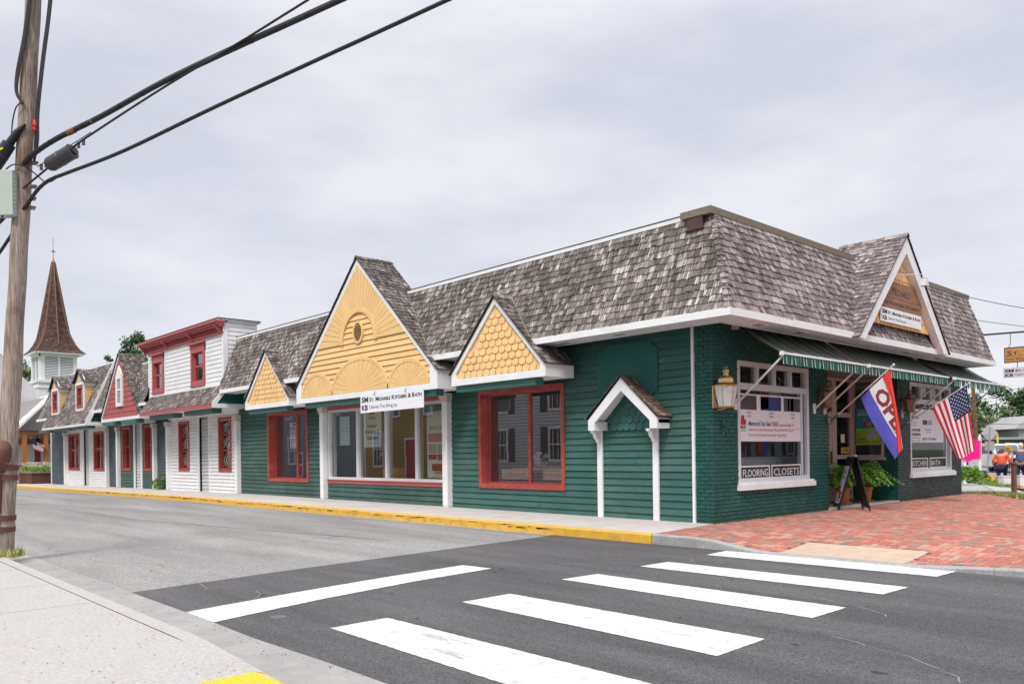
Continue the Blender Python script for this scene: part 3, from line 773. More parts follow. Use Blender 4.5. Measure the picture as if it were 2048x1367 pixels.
WF = [(-42.32, -40.08, .67, 2.71), (-37.47, -35.66, .67, 2.71)]
wall('white_siding', WHITE2, -26.46, -23.5, [sh(WD[0])], z1=2.85)
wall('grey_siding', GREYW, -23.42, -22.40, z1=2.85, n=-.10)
wall('white_siding', WHITE2, -22.40, -19.78, [sh(WD[1])], z1=2.85)
wall('slate_siding', SLATE, -28.1, -26.64, z1=2.95)
wall('green_siding', GREEN2, -30.0, -28.28, [sh(WE[1])], z1=2.85)
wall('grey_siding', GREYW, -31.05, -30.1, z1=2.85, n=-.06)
wall('green_siding', GREEN2, -33.15, -31.1, [sh(WE[0])], z1=2.85)
wall('slate_siding', SLATE, -34.9, -33.3, z1=2.95)
wall('white_siding', WHITE2, -38.23, -35.0, [sh(WF[1])], z1=2.85)
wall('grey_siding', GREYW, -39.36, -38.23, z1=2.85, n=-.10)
wall('white_siding', WHITE2, -42.62, -39.4, [sh(WF[0])], z1=2.85)
wall('slate_siding', SLATE, -46.1, -42.7, z1=2.95)
# backing shell (sheathing) with the real openings left out
b = MB()
def sheath(xa, xb, holes, z0=-.4, z1=3.80):
    us = sorted(set([xa, xb] + [h for w_ in holes for h in w_[:2]]))
    for a, c in zip(us[:-1], us[1:]):
        hit = [w_ for w_ in holes if w_[0] <= a + 1e-6 and w_[1] >= c - 1e-6]
        if hit:
            h = hit[0]; b.box((a, .005, z0), (c, .14, h[2])); b.box((a, .005, h[3]), (c, .14, z1))
        else: b.box((a, .005, z0), (c, .14, z1))
sheath(-46.1, -.02, [sh(W1, .075), (-13.42, -7.80, .60, 2.64), sh(WC, .075)] + [sh(x_, .08) for x_ in WD + WE + WF] + [(-23.42, -22.44, -.35, 2.85), (-31.0, -30.12, -.35, 2.85), (-39.34, -38.26, -.35, 2.85)])
b.box((-46.1, .15, -.4), (-45.95, 12, 3.5)); b.box((-46.1, 11.9, -.4), (-.2, 12.05, 5.3)); build_each(b, 'sheathing', mat('sheathing', (.045, .05, .05), .9), shop)
b = MB(); b.box((-46.0, -.24, 5.30), (-.4, 12, 5.36)); b.build('flat_roof', DARK, shop)

# ---- trims, posts, frieze
b = MB()
for x0, x1, d, z1 in ((-.415, -.365, .05, 3.78), (-23.5, -23.42, .06, 2.85), (-22.44, -22.38, .05, 2.85), (-31.1, -31.0, .06, 2.85), (-30.12, -30.0, .06, 2.85), (-39.42, -39.34, .06, 2.85), (-38.26, -38.20, .05, 2.85), (-46.14, -46.04, .06, 3.0)):
    b.box((x0, -d, ground_z(x0)-.02), (x1, .12 if x0 in (-23.5, -31.1, -39.42) else .0, z1))
b.box((-26.6, -.05, 2.852), (-19.7, .0, 3.05)); b.box((-33.3, -.05, 2.852), (-28.2, 0, 3.05)); b.box((-42.7, -.05, 2.852), (-35.0, 0, 3.05))
build_each(b, 'corner_board', WHITE, shop)
for xr in (-7.46, -13.50, -19.6, -26.45, -28.1, -33.13, -34.88, -42.6):
    b = MB(); d = .17; zb = ground_z(xr)
    b.box((xr-.2, -d, zb+.03), (xr, .0, 2.80))
    b.box((xr-.19, -d+.012, zb-.02), (xr-.01, .0, zb+.03))
    b.box((xr-.235, -d-.03, 2.62), (xr+.035, -.031, 2.66), 1); b.box((xr-.25, -d-.05, 2.66), (xr+.05, -.031, 2.80), 1); b.box((xr-.225, -d-.02, 2.58), (xr+.025, -.031, 2.62), 1)
    b.build('pilaster', [WHITE, CREAM], shop)

# ---- street windows
f, g_ = window(shop, SIDE, *W1, .095, RED, mull=(-4.93,), depth=.24, mw=.085)
f, g_ = window(shop, SIDE, *WC, .095, RED, mull=(-15.80,), depth=.24, mw=.12)
# big four-light window between the two posts
b = MB(); b.box((-13.50, -.03, .482), (-7.66, .02, .575)); b.box((-13.50, -.055, .575), (-7.66, .02, .592)); b.box((-13.5, -.035, 2.66), (-7.66, .02, 2.80)); f = b.build('window', RED2, shop)
b = MB(); frame_ring(b, SIDE, -13.46, -7.68, .592, 2.655, .075, -.13, .02)
for u in (-11.83, -10.37, -8.96): SIDE.box(b, u-.06, u+.06, .667, 2.58, -.13, .012)
for u in (-11.76, -10.30, -8.89, -13.37): SIDE.box(b, u, u+.018, .68, 2.57, -.15, -.131)
b.build('window_frame', ALU, f)
b = MB(); SIDE.face(b, [(-13.39, .66), (-7.75, .66), (-7.75, 2.59), (-13.39, 2.59)], -.06); b.build('glass', GLASS, f)
for wd in WD: window(shop, SIDE, *wd, .105, RED, rails=(2.14, 1.55), glass=GLASSD, depth=.12)
for wd in WE: window(shop, SIDE, *wd, .10, RED, rails=(1.86,), glass=GLASSD, depth=.14)
for wd in WF: window(shop, SIDE, *wd, .105, RED, mull=((wd[0]+wd[1])/2,), rails=(1.79,), glass=GLASSD, depth=.12, mw=.12)
# lace-like leaded cames in the white bay
CAME = mat('leaded_glass_came', (.42, .45, .45), .5)
b = MB()
for wd in WD:
    cx_ = (wd[0]+wd[1])/2
    for zc, hh in ((2.40, .20), (1.84, .22), (1.20, .26)):
        for s in (-1, 1):
            for q in (.9, .55):
                pts = [(cx_ + s*.40*q*math.cos(t), .10, zc + hh*q*math.sin(t*1.0)) for t in [(-80 + 20*k)*math.pi/180 for k in range(9)]]
                b.tube([Vector(p) for p in pts], .009, 4)
            b.tube([(cx_ + s*.40, .10, zc-hh), (cx_ - s*.12, .10, zc + hh)], .008, 4)
        b.tube([(cx_ + .16*math.cos(t*math.pi/6), .10, zc + .16*math.sin(t*math.pi/6)) for t in range(13)], .008, 4)
build_each(b, 'leaded_pattern', CAME, shop, .25)
# curtains and dim rooms behind the left-hand windows
CURT = mat('curtain', (.45, .44, .42), .9, .15, 3, grain=(9, 1, .4)); BLIND = mat('pale_blue_blind', (.30, .42, .58), .8, .05)
b = MB()
for wd in WD + WE + WF:
    b.box((wd[0]-.1, .5, .4), (wd[1]+.1, .52, 3.0))
    for k in range(5):
        pass
build_each(b, 'room_partition', mat('dim_room_wall', (.10, .09, .085), .9), shop)
def curtain(xa, xb, z0, z1, m, y=.26):
    b = MB(); n_ = int((xb-xa)/.035)
    P_ = [(xa + (xb-xa)*i/n_, y + .022*math.sin(i*1.7) + random.uniform(-.004, .004)) for i in range(n_+1)]
    for i in range(n_): b.face([(P_[i][0], P_[i][1], z0), (P_[i+1][0], P_[i+1][1], z0), (P_[i+1][0], P_[i+1][1], z1), (P_[i][0], P_[i][1], z1)])
    b.build('curtain', m, shop)
for wd in WD: curtain(wd[0]+.15, wd[1]-.15, wd[2], 1.55, CURT)
for wd in WF: curtain(wd[0]+.1, wd[0]+.6, wd[2], wd[3], CURT); curtain(wd[1]-.6, wd[1]-.1, wd[2], wd[3], CURT)
curtain(WE[0][0]+.1, WE[0][0]+.55, .8, 2.7, CURT); curtain(WE[0][1]-.5, WE[0][1]-.1, .8, 2.7, CURT)
curtain(WE[1][0]+.1, WE[1][0]+.5, .8, 2.7, CURT); curtain(WE[1][1]-.50, WE[1][1]-.12, .8, 1.86, BLIND)

# ---- main mansard, street side and front
EY, EZ, TY, TZ = -1.0, 3.60, -.25, 5.43
sl_ = math.hypot(TY-EY, TZ-EZ); Vs = Vector((0, (TY-EY)/sl_, (TZ-EZ)/sl_))
b = MB(); shingles(b, (0, EY, EZ), (1, 0, 0), Vs, [(-45.0, 0), (-26.75, 0), (-26.75, sl_), (-44.6, sl_)], .15, .07, .16, .02)
b.build('shingle_roof', [SHG, DARK], shop)
b = MB(); shingles(b, (0, EY, EZ), (1, 0, 0), Vs, [(-19.2, 0), (1.0, 0), (.25, sl_), (-19.2, sl_)], .142, .07, .17, .022, jit=.016)
b.build('shingle_roof', [SHG, DARK], shop)
Vf = Vector(((.25-1.0)/sl_, 0, (TZ-EZ)/sl_))
b = MB(); shingles(b, (1.0, 0, EZ), (0, 1, 0), Vf, [(-1.0, 0), (11.8, 0), (12.15, sl_), (-.25, sl_)], .142, .08, .19, .022, jit=.014)
b.build('shingle_roof', [SHF, DARK], shop)
# hip cap shingles
b = MB(); n_ = 17
A_ = Vector((1.0, -1.0, EZ)); B_ = Vector((.25, -.25, TZ)); dr = (B_-A_)/n_
for i in range(n_):
    p = A_ + dr*i; q = p + dr*1.25
    for s in (0, 1):
        side = Vector((-.085, 0, 0)) if s == 0 else Vector((0, .085, 0))
        sd_ = Vector((0, -.012, .006)) if s == 0 else Vector((.012, 0, .006))
        o_ = Vector((.018, -.018, .012))
        b.mesh([p+o_*1.3, p+o_+side+sd_, q+o_*.2+side, q+o_*.2, p, p+side], [(0, 1, 2, 3), (0, 4, 5, 1), (1, 5, 2)])
b.build('hip_shingles', SHF, shop)
# left end of the mansard
b = MB(); shingles(b, (-45.0, 0, EZ), (0, -1, 0), Vector((.4/sl_, 0, (TZ-EZ)/sl_)), [(-12, 0), (1.0, 0), (.25, sl_), (-12, sl_)], .15, .07, .16, .02); b.build('shingle_roof', [SHGX, DARK], shop)

# eaves: fascia and soffit
b = MB()
b.box((-45.1, -1.03, 3.48), (-26.45, -1.0, 3.605)); b.box((-19.0, -1.03, 3.48), (1.03, -1.0, 3.605)); b.box((1.0, -1.0, 3.48), (1.03, 11.85, 3.605)); b.box((-.2, 11.82, 3.48), (1.0, 11.85, 3.605))
b.box((-45.13, -1.0, 3.48), (-45.1, 11, 3.605))
b.build('fascia', WHITE, shop)
b = MB(); b.prism([(-45.1, -1.0, 3.487), (1.0, -1.0, 3.487), (1.0, 11.82, 3.487), (.50, 11.82, 3.487), (.50, -.50, 3.487), (-45.1, -.50, 3.487)], (0, 0, .013))
b.box((-45.1, -.50, 3.47), (.48, -.48, 3.80)); b.box((.48, -.50, 3.47), (.50, 11.82, 3.80)); b.box((-.2, 11.78, 3.487), (.48, 11.82, 3.80))
b.build('soffit', SOFF, shop)
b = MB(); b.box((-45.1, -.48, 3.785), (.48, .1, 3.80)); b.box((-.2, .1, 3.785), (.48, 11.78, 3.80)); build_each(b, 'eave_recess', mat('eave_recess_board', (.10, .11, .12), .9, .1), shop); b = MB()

b = MB()
def vent(x, y, along):
    hx, hy = (.17, .09) if along == 'x' else (.09, .17)
    b.box((x-hx, y-hy, 3.474), (x+hx, y+hy, 3.4845), 0); b.box((x-hx*.75, y-hy*.65, 3.468), (x+hx*.75, y+hy*.65, 3.4735), 1)
for y_ in (.3, 1.75, 6.6, 8.5): vent(.75, y_, 'y')
for x_ in (-1.5, -2.9): vent(x_, -.75, 'x')
build_each(b, 'soffit_vent', [WHITE, mat('vent_mesh', (.25, .25, .25), .6)], shop, .01)
# white flashing line on top of the street mansard, coping on the front
b = MB(); b.box((-19.25, -.27, 5.43), (-.38, -.20, 5.51)); b.box((-33.6, -.27, 5.43), (-27.0, -.20, 5.50)); build_each(b, 'roof_edge', WHITE, shop)
b = MB(); b.box((-45, -.28, 5.511), (-.38, -.19, 5.525)); b.build('roof_edge_cap', DARK, shop)
BRK = mat('coping_block', (.20, .165, .125), .9, .3, 25, bump=.5, bscale=60)
def coping(y0, y1):
    b = MB(); y = y0
    while y < y1 - .05:
        l_ = min(.62 if y > y0 else .95, y1 - y); b.box((-.35, y+.003, 5.40), (.285, y+l_-.003, 5.525)); y += l_
    b.build('coping', BRK, shop)
coping(-.42, 5.15); coping(6.4, 12.2)
b = MB(); b.box((-.22, -.40, 5.19), (.10, -.12, 5.398)); b.box((-.25, -.43, 5.17), (.12, -.38, 5.19)); b.box((-.3, -.1, 5.1), (-.28, 12, 5.399)); b.build('flashing_box', COPPER, shop)

# ---- gables on the street side
GGAP = mat('gable_board_gap', (.16, .08, .03), .9)
def tri_inner(xl, xr, zb, zt, xa, za, s, bb, rw):
    """inner polygon of the gable face (inside trim)"""
    # rake inner offset vertically by rw/cos
    k = (za - zt) / (xa - xl); kr = (za - zt) / (xr - xa)
    off = rw * math.sqrt(1 + k*k)
    a = (xl+s, zb+bb); c = (xr-s, zb+bb)
    zl = zt - off + k*s; zr = zt - off + kr*s
    return [a, c, (xr-s, max(zr, zb+bb+.005)), (xa, za-off), (xl+s, max(zl, zb+bb+.005))]

def gable(xl, xr, zb, zt, za, yf, facem, kind, ridge_back, s=.14, bb=.13, rw=.12, roofm=SHGX, low_back=-.28, return_m=WHITE, capm=None, rexp=.14):
    xa = (xl+xr)/2
    pl = PL((0, yf+.06, 0), (1, 0, 0), (0, -1, 0))
    inner = tri_inner(xl, xr, zb, zt, xa, za, s, bb, rw)
    b = MB()
    if kind == 'scales': scales(b, (0, yf+.05, 0), (1, 0, 0), (0, -1, 0), inner, .155, .205, t=.024)
    elif kind == 'bands': scales(b, (0, yf+.05, 0), (1, 0, 0), (0, -1, 0), inner, .225, .125, t=.028)
    elif kind == 'siding': siding(b, (0, yf+.05, 0), (1, 0, 0), (0, -1, 0), inner, .145); b.face([(u, yf+.049, z) for u, z in inner], 1)
    f = b.build('gable', [facem, GGAP] if kind == 'siding' else facem, shop)
    t = MB()  # trim: bottom board, sides, two rakes, returns
    pt = PL((0, yf, 0), (1, 0, 0), (0, -1, 0)); D_ = .05
    i = inner
    pt.poly(t, [(xl, zb), (xr, zb), i[1], i[0]], -D_, 0)
    pt.poly(t, [(xr, zb), (xr, zt), i[2], i[1]], -D_, 0); pt.poly(t, [(xl, zb), i[0], i[4], (xl, zt)], -D_, 0)
    pt.poly(t, [(xr, zt), (xa, za), i[3], i[2]], -D_, 0); pt.poly(t, [(xl, zt), i[4], i[3], (xa, za)], -D_, 0)
    # returns and soffit
    t.box((xr-.04, yf+D_, zb), (xr, low_back, zt)); t.box((xl, yf+D_, zb), (xl+.04, low_back, zt))
    t.box((xl+.04, yf+D_+.001, zb+.01), (xr-.04, low_back, zb+.025))
    t.build('gable_trim', return_m, f)
    # roof planes
    for sgn in (1, -1):
        xe = xr if sgn > 0 else xl
        d = Vector((xa-xe, 0, za-zt)); L_ = d.length; V = d.normalized(); U = Vector((0, 1, 0)) if sgn > 0 else Vector((0, -1, 0))
        ext = .05; O = Vector((xe, yf, zt)) - V*ext + Vector((.0, 0, .03))
        vlow = (3.60 - zt) / (za - zt) * L_ + ext
        y0 = -.05
        r = MB()
        lo = low_back - yf; hi = ridge_back - yf
        su = 1 if sgn > 0 else -1
        def pg(u0, u1, v0, v1): 
            q = [(u0, v0), (u1, v0), (u1, v1), (u0, v1)]
            return q if su > 0 else [(-u1, v0), (-u0, v0), (-u0, v1), (-u1, v1)]
        shingles(r, O, U, V, pg(y0, lo, 0, vlow), rexp, .07, .17, .018)
        shingles(r, O, U, V, pg(y0, hi, vlow, L_+ext+.01), rexp, .07, .17, .018)
        r.build('gable_roof', [roofm, DARK], f)
    # ridge cap
    r = MB(); n_ = max(2, int((ridge_back-yf)/.14))
    for k in range(n_):
        y_ = yf - .05 + (ridge_back-yf+.05)*k/n_; y2 = y_ + .19
        for sx in (-1, 1):
            d = Vector((sx*(xr-xa), 0, -(za-zt))).normalized()*.11
            p = Vector((xa, y_, za+.075)); q = Vector((xa, y2, za+.062))
            r.mesh([p, p+d, q+d, q], [(0, 1, 2, 3)])
            r.mesh([p, p+d, p+d-Vector((0, 0, .02)), p-Vector((0, 0, .02))], [(0, 1, 2, 3)])
    r.build('ridge_cap', roofm, f)
    # valley flashing where it meets the main mansard
    if za > 4.0:
        t = MB(); top = min(za, 5.43)
        for sx, xe in ((1, xr), (-1, xl)):
            fx = lambda z: xe + (xa-xe)*(z-zt)/(za-zt)
            p0 = Vector((fx(3.62), -1.0, 3.62)); zt2 = min(5.40, za-.03)
            p1 = Vector((fx(zt2), -1.0 + (zt2-3.6)/2.44, zt2))
            off = Vector((.03*sx, -.045, .02))
            t.bar(p0+off, p1+off, .055, .008, 0, (0, -1, .4))
        t.build('valley_flashing', FLASH, f)
    return f, inner
gA, iA = gable(-6.08, -3.10, 2.82, 3.08, 4.60, -1.1, YEL, 'scales', -.45, s=.15, bb=.14, rw=.10)
gC, iC = gable(-16.80, -13.82, 2.80, 3.06, 4.56, -1.1, YEL, 'scales', -.45, s=.15, bb=.14, rw=.10)
gE, iE = gable(-32.25, -26.98, 2.96, 3.16, 5.86, -1.1, RED2, 'bands', -.05, s=.13, bb=.13, rw=.10)
gB, iB = gable(-13.34, -6.60, 2.81, 3.25, 6.42, -1.1, YEL, 'siding', -.02, s=.29, bb=.14, rw=.125)
# ornament of the big gable: sunburst, arch, vent and three fans
b = MB(); cx_, cz_ = -9.97, 4.26; yo = -1.1 + .05 - .032
pt = PL((0, yo, 0), (1, 0, 0), (0, -1, 0))
def in_tri(x, z):
    k = (iB[3][1]-iB[2][1])/(iB[2][0]-iB[3][0]); return iB[3][1] - k*abs(x-iB[3][0]) - z
def hit(a):
    lo, hi = .8, 3.5
    for _ in range(30):
        m_ = (lo+hi)/2
        if in_tri(cx_+m_*math.cos(a), cz_+m_*math.sin(a)) > 0: lo = m_
        else: hi = m_
    return lo
nseg = 30
for k in range(nseg):
    a0 = math.pi*k/nseg + .004; a1 = math.pi*(k+1)/nseg - .004
    r0 = .84
    pts = [(cx_+r0*math.cos(a0), cz_+r0*math.sin(a0)), (cx_+hit(a0)*math.cos(a0), cz_+hit(a0)*math.sin(a0)), (cx_+hit(a1)*math.cos(a1), cz_+hit(a1)*math.sin(a1)), (cx_+r0*math.cos(a1), cz_+r0*math.sin(a1))]
    pt.poly(b, pts, -.005, .014)
def ring(b, cx, cz, rx0, rz0, rx1, rz1, a0, a1, n0, n1, n=28):
    for k in range(n):
        t0 = a0+(a1-a0)*k/n; t1 = a0+(a1-a0)*(k+1)/n
        pt.poly(b, [(cx+rx0*math.cos(t0), cz+rz0*math.sin(t0)), (cx+rx1*math.cos(t0), cz+rz1*math.sin(t0)), (cx+rx1*math.cos(t1), cz+rz1*math.sin(t1)), (cx+rx0*math.cos(t1), cz+rz0*math.sin(t1))], n0, n1)
ring(b, cx_, cz_, .76, .76, .87, .87, -.02, math.pi+.02, -.01, .034)
ring(b, cx_, 4.50, .19, .235, .25, .295, 0, 2*math.pi, -.01, .034)
for fx, rx, rz in ((-12.16, .78, .58), (-9.97, 1.29, .82), (-7.78, .78, .58)):
    z0 = 2.955
    ring(b, fx, z0, rx, rz, rx+.085, rz+.085, 0, math.pi, -.01, .022)
    nf = 16 if rx > 1 else 14
    for k in range(nf):
        a0 = math.pi*k/nf + .006; a1 = math.pi*(k+1)/nf - .006; am = (a0+a1)/2
        p = [(fx+.10*math.cos(a0), z0+.10*math.sin(a0)), (fx+rx*math.cos(a0), z0+rz*math.sin(a0)), (fx+rx*math.cos(am), z0+rz*math.sin(am)), (fx+rx*math.cos(a1), z0+rz*math.sin(a1)), (fx+.10*math.cos(a1), z0+.10*math.sin(a1))]
        pt.poly(b, p, -.005, .012)
    ring(b, fx, z0, .0, .0, .10, .10, 0, math.pi, -.01, .02, 8)
b.build('gable_ornament', YEL, gB)
b = MB()
for k in range(8):
    zz = 4.50 - .20 + k*.052; hw = .19*math.sqrt(max(0, 1-((zz-4.5)/.235)**2))
    b.mesh([(cx_-hw, yo+.0, zz+.03), (cx_+hw, yo+.0, zz+.03), (cx_+hw, yo-.03, zz), (cx_-hw, yo-.03, zz)], [(0, 1, 2, 3)])
b.build('gable_vent', mat('vent_slat', (.50, .30, .12), .6), gB)
b = MB(); ring(b, cx_, 4.50, 0, 0, .2, .245, 0, 2*math.pi, -.006, .002, 20); b.build('vent_opening', DARK, gB)
# white lancet window on the red gable
b = MB(); pe = PL((0, -1.1, 0), (1, 0, 0), (0, -1, 0)); xe = -29.53
pe.poly(b, [(xe-.40, 4.93), (xe+.40, 4.93), (xe, 5.36)], -.03, .045); frame_ring(b, pe, xe-.42, xe+.42, 3.58, 4.93, .15, -.03, .045)
pe.box(b, xe-.27, xe+.27, 4.28, 4.34, -.01, .03); f_ = b.build('window', WHITE, shop)
b = MB(); pe.face(b, [(xe-.27, 3.7), (xe+.27, 3.7), (xe+.27, 4.8), (xe-.27, 4.8)], .008); b.build('glass', mat('gable_window_glass', (.25, .28, .33), .08, .25, 2, spec=.8), f_)

# ---- beams under the bays
b = MB()
for x0, x1, zt_ in ((-6.0, -3.45, 2.82), (-16.7, -14.1, 2.80), (-12.95, -10.1, 2.81), (-7.3, -6.75, 2.81), (-10.1, -7.3, 2.81)):
    b.box((x0, -1.03, zt_-.14), (x1, -.80, zt_-.001))
for x0, x1, zt_ in ((-25.6, -23.0, 3.0), (-21.9, -19.35, 3.0), (-31.9, -30.2, 2.95), (-29.2, -27.3, 2.95), (-43.9, -41.5, 2.95), (-40.6, -37.6, 2.95), (-36.9, -34.3, 2.95)):
    b.box((x0, -1.15, zt_-.17), (x1, -.80, zt_-.001))
build_each(b, 'eave_beam', GTRIM, shop)

# ---- white second-storey bay
b = MB()   # pent roof
V_ = Vector((0, .55, .66)).normalized()
shingles(b, (0, -1.32, 3.14), (1, 0, 0), V_, [(-26.25, 0), (-19.0, 0), (-19.25, .86), (-26.55, .86)], .12, .06, .15, .02)
b.build('pent_roof', [SHG, DARK], shop)
b = MB(); b.box((-26.25, -1.33, 3.0), (-19.0, -1.30, 3.135)); b.build('pent_fascia', RED2, shop)
b = MB(); b.prism([(-19.02, -1.30, 3.0), (-19.02, -.05, 3.0), (-19.02, -.05, 3.14), (-19.02, -1.12, 3.14), (-19.02, -.62, 3.76), (-19.02, -.80, 3.76), (-19.02, -1.30, 3.17)], (.035, 0, 0))
b.box((-19.02, -.14, 3.14), (-18.985, -.05, 3.49)); b.box((-26.25, -1.30, 3.0), (-19.02, -.05, 3.012)); build_each(b, 'bay_end_trim', WHITE, shop)
b = MB(); siding(b, (-19.06, 0, 0), (0, 1, 0), (1, 0, 0), [(-1.12, 3.14), (-.14, 3.14), (-.14, 3.62), (-.75, 3.62)], .16); b.build('bay_end_siding', GPANEL, shop)
b = MB(); yb_ = -.72
holes_ = [(-26.45, -25.05, 3.98, 5.5), (-22.3, -20.85, 3.98, 5.5)]
siding(b, (0, yb_, 0), (1, 0, 0), (0, -1, 0), [(-26.75, 3.84), (-19.42, 3.84), (-19.42, 5.75), (-26.75, 5.75)], .155, holes_, .022)
siding(b, (-19.30, 0, 0), (0, 1, 0), (1, 0, 0), [(-.58, 3.7), (.5, 3.7), (.5, 6.0), (-.58, 6.0)], .155, (), .022)
b.box((-26.75, yb_+.14, 3.6), (-19.32, .5, 6.0)); b.box((-26.75, yb_+.002, 3.6), (-26.43, yb_+.14, 6)); b.box((-25.11, yb_+.002, 3.6), (-22.26, yb_+.14, 6)); b.box((-20.94, yb_+.002, 3.6), (-19.32, yb_+.14, 6)); b.box((-26.43, yb_+.002, 5.2), (-19.4, yb_+.13, 6)); b.build('upper_bay_siding', WHITE2, shop)
b = MB(); b.box((-26.85, yb_-.035, 3.68), (-19.40, yb_-.002, 3.84)); b.box((-26.9, yb_-.03, 3.84), (-26.75, yb_, 5.75)); b.box((-19.42, yb_-.03, 3.70), (-19.27, -.58, 6.0))
b.box((-28.0, -.95, 6.06), (-19.22, .6, 6.12)); b.box((-19.29, -.58, 6.0), (-19.26, .5, 6.06)); b.build('upper_bay_trim', WHITE, shop)
b = MB(); b.box((-28.05, -.98, 6.12), (-19.17, .62, 6.135)); b.build('bay_roof_edge', DARK, shop)
b = MB()   # cornice
xl_, xr_ = -27.15, -19.30
for z0, z1, o_ in ((5.98, 6.055, .34), (5.90, 5.98, .28), (5.84, 5.90, .22), (5.62, 5.665, .10)): b.box((xl_-o_*.5, yb_-o_, z0), (xr_+o_*.35, yb_-.0, z1))
b.box((xl_, yb_-.06, 5.665), (xr_, yb_, 5.84))
n_ = 90
for k in range(n_):
    x_ = xl_+.1 + (xr_-xl_-.2)*k/n_; b.box((x_, yb_-.10, 5.70), (x_+.035, yb_-.06, 5.83))
for x_ in (-27.1, -24.6, -22.0, -19.45):
    b.prism([(x_, yb_, 5.62), (x_, yb_-.12, 5.62), (x_, yb_-.16, 5.72), (x_, yb_-.30, 5.85), (x_, yb_-.31, 5.90), (x_, yb_, 5.90)], (.10, 0, 0))
b.build('cornice', RED2, shop)
PB = PL((0, yb_, 0), (1, 0, 0), (0, -1, 0))
for x0, x1 in ((-26.42, -25.12), (-22.25, -20.95)):
    f, _ = window(shop, PB, x0, x1, 3.98, 5.30, .13, RED2, rails=(4.68,), glass=GLASSD, depth=.10, mw=.06, backing=True)
    b = MB(); PB.box(b, x0, x1, 5.302, 5.47, 0, .05); PB.box(b, x0-.10, x1+.10, 5.47, 5.54, 0, .14); PB.box(b, x0-.04, x1+.04, 3.93, 3.98, 0, .07); b.build('window_hood', RED2, f)
    b = MB(); PB.face(b, [(x0+.1, 4.0), (x1-.1, 4.0), (x1-.1, 5.25), (x0+.1, 5.25)], -.099); b.build('dark_room', mat('dark_room', (.06, .07, .07), .9), f)

# ---- left bay with two dormers
V_ = Vector((0, 1.30, 2.95)).normalized(); L_ = math.hypot(1.30, 2.95)
b = MB(); shingles(b, (0, -1.38, 2.99), (1, 0, 0), V_, [(-42.05, 0), (-33.8, 0), (-33.8, L_), (-42.3, L_)], .155, .08, .19, .022)
b.build('shingle_roof', [SHG, DARK], shop)
b = MB(); b.box((-42.05, -1.41, 2.90), (-33.8, -1.38, 2.985)); b.box((-42.05, -1.38, 2.90), (-33.8, -.05, 2.912))
b.box((-41.5, -.10, 5.95), (-33.85, -.03, 6.02)); b.build('bay_fascia', WHITE, shop)
b = MB()
b.prism([(-33.80, -1.40, 2.90), (-33.80, -.05, 2.90), (-33.80, -.05, 3.06), (-33.80, -1.16, 3.06), (-33.80, .10, 5.93), (-33.80, -.09, 6.03), (-33.80, -1.40, 3.04)], (.04, 0, 0)); b.build('rake_board', WHITE, shop)
b = MB(); siding(b, (-33.84, 0, 0), (0, 1, 0), (1, 0, 0), [(-1.16, 3.06), (-.05, 3.06), (-.05, 3.55), (-.98, 3.55)], .16); b.build('bay_end_siding', GPANEL, shop)
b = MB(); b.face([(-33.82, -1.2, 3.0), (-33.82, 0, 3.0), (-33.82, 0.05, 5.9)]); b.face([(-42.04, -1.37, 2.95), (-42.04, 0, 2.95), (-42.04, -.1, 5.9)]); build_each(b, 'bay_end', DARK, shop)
for xc in (-40.58, -35.84):
    yd = -1.06; hw = .72; zb, zt_, za = 3.66, 5.02, 5.70
    p = PL((0, yd, 0), (1, 0, 0), (0, -1, 0))
    f, _ = window(shop, p, xc-.58, xc+.58, 3.80, 4.96, .15, RED, rails=(4.40,), glass=GLASSD, depth=.08, proud=.02, name='dormer', mw=.06)
    b = MB(); frame_ring(b, p, xc-hw, xc+hw, zb, 5.10, .13, -.05, .028); p.poly(b, [(xc-hw-.08, 5.08), (xc+hw+.08, 5.08), (xc+hw+.08, 5.2), (xc, 5.74), (xc-hw-.08, 5.2)], -.03, .0)
    b.box((xc+hw-.10, yd+.05, 4.9), (xc+hw+.02, -.45, 5.10)); b.build('dormer_trim', WHITE, f)
    b = MB(); p.poly(b, [(xc-hw+.14, 5.13), (xc+hw-.14, 5.13), (xc, 5.58)], .001, .012)
    siding(b, (xc+hw-.02, 0, 0), (0, 1, 0), (1, 0, 0), [(yd+.06, 3.66), (yd+.10, 3.66), (-.48, 4.92), (yd+.06, 4.92)], .15, (), .02); b.build('dormer_siding', YEL, f)
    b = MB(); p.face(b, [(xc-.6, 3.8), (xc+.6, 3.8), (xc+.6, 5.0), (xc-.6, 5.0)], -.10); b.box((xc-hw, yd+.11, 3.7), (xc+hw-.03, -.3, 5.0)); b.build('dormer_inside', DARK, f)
    for sgn in (1, -1):
        xe = xc + sgn*(hw+.16); d = Vector((xc-xe, 0, za-5.06+.04)); Ld = d.length
        r = MB(); O = Vector((xe, yd-.14, 5.08)); U = Vector((0, sgn, 0))
        q = [(0, 0), (.95, 0), (1.15, Ld), (0, Ld)] if sgn > 0 else [(-.95, 0), (0, 0), (0, Ld), (-1.15, Ld)]
        shingles(r, O, U, d.normalized(), q, .11, .07, .15, .016); r.build('dormer_roof', [SHGX, DARK], f)

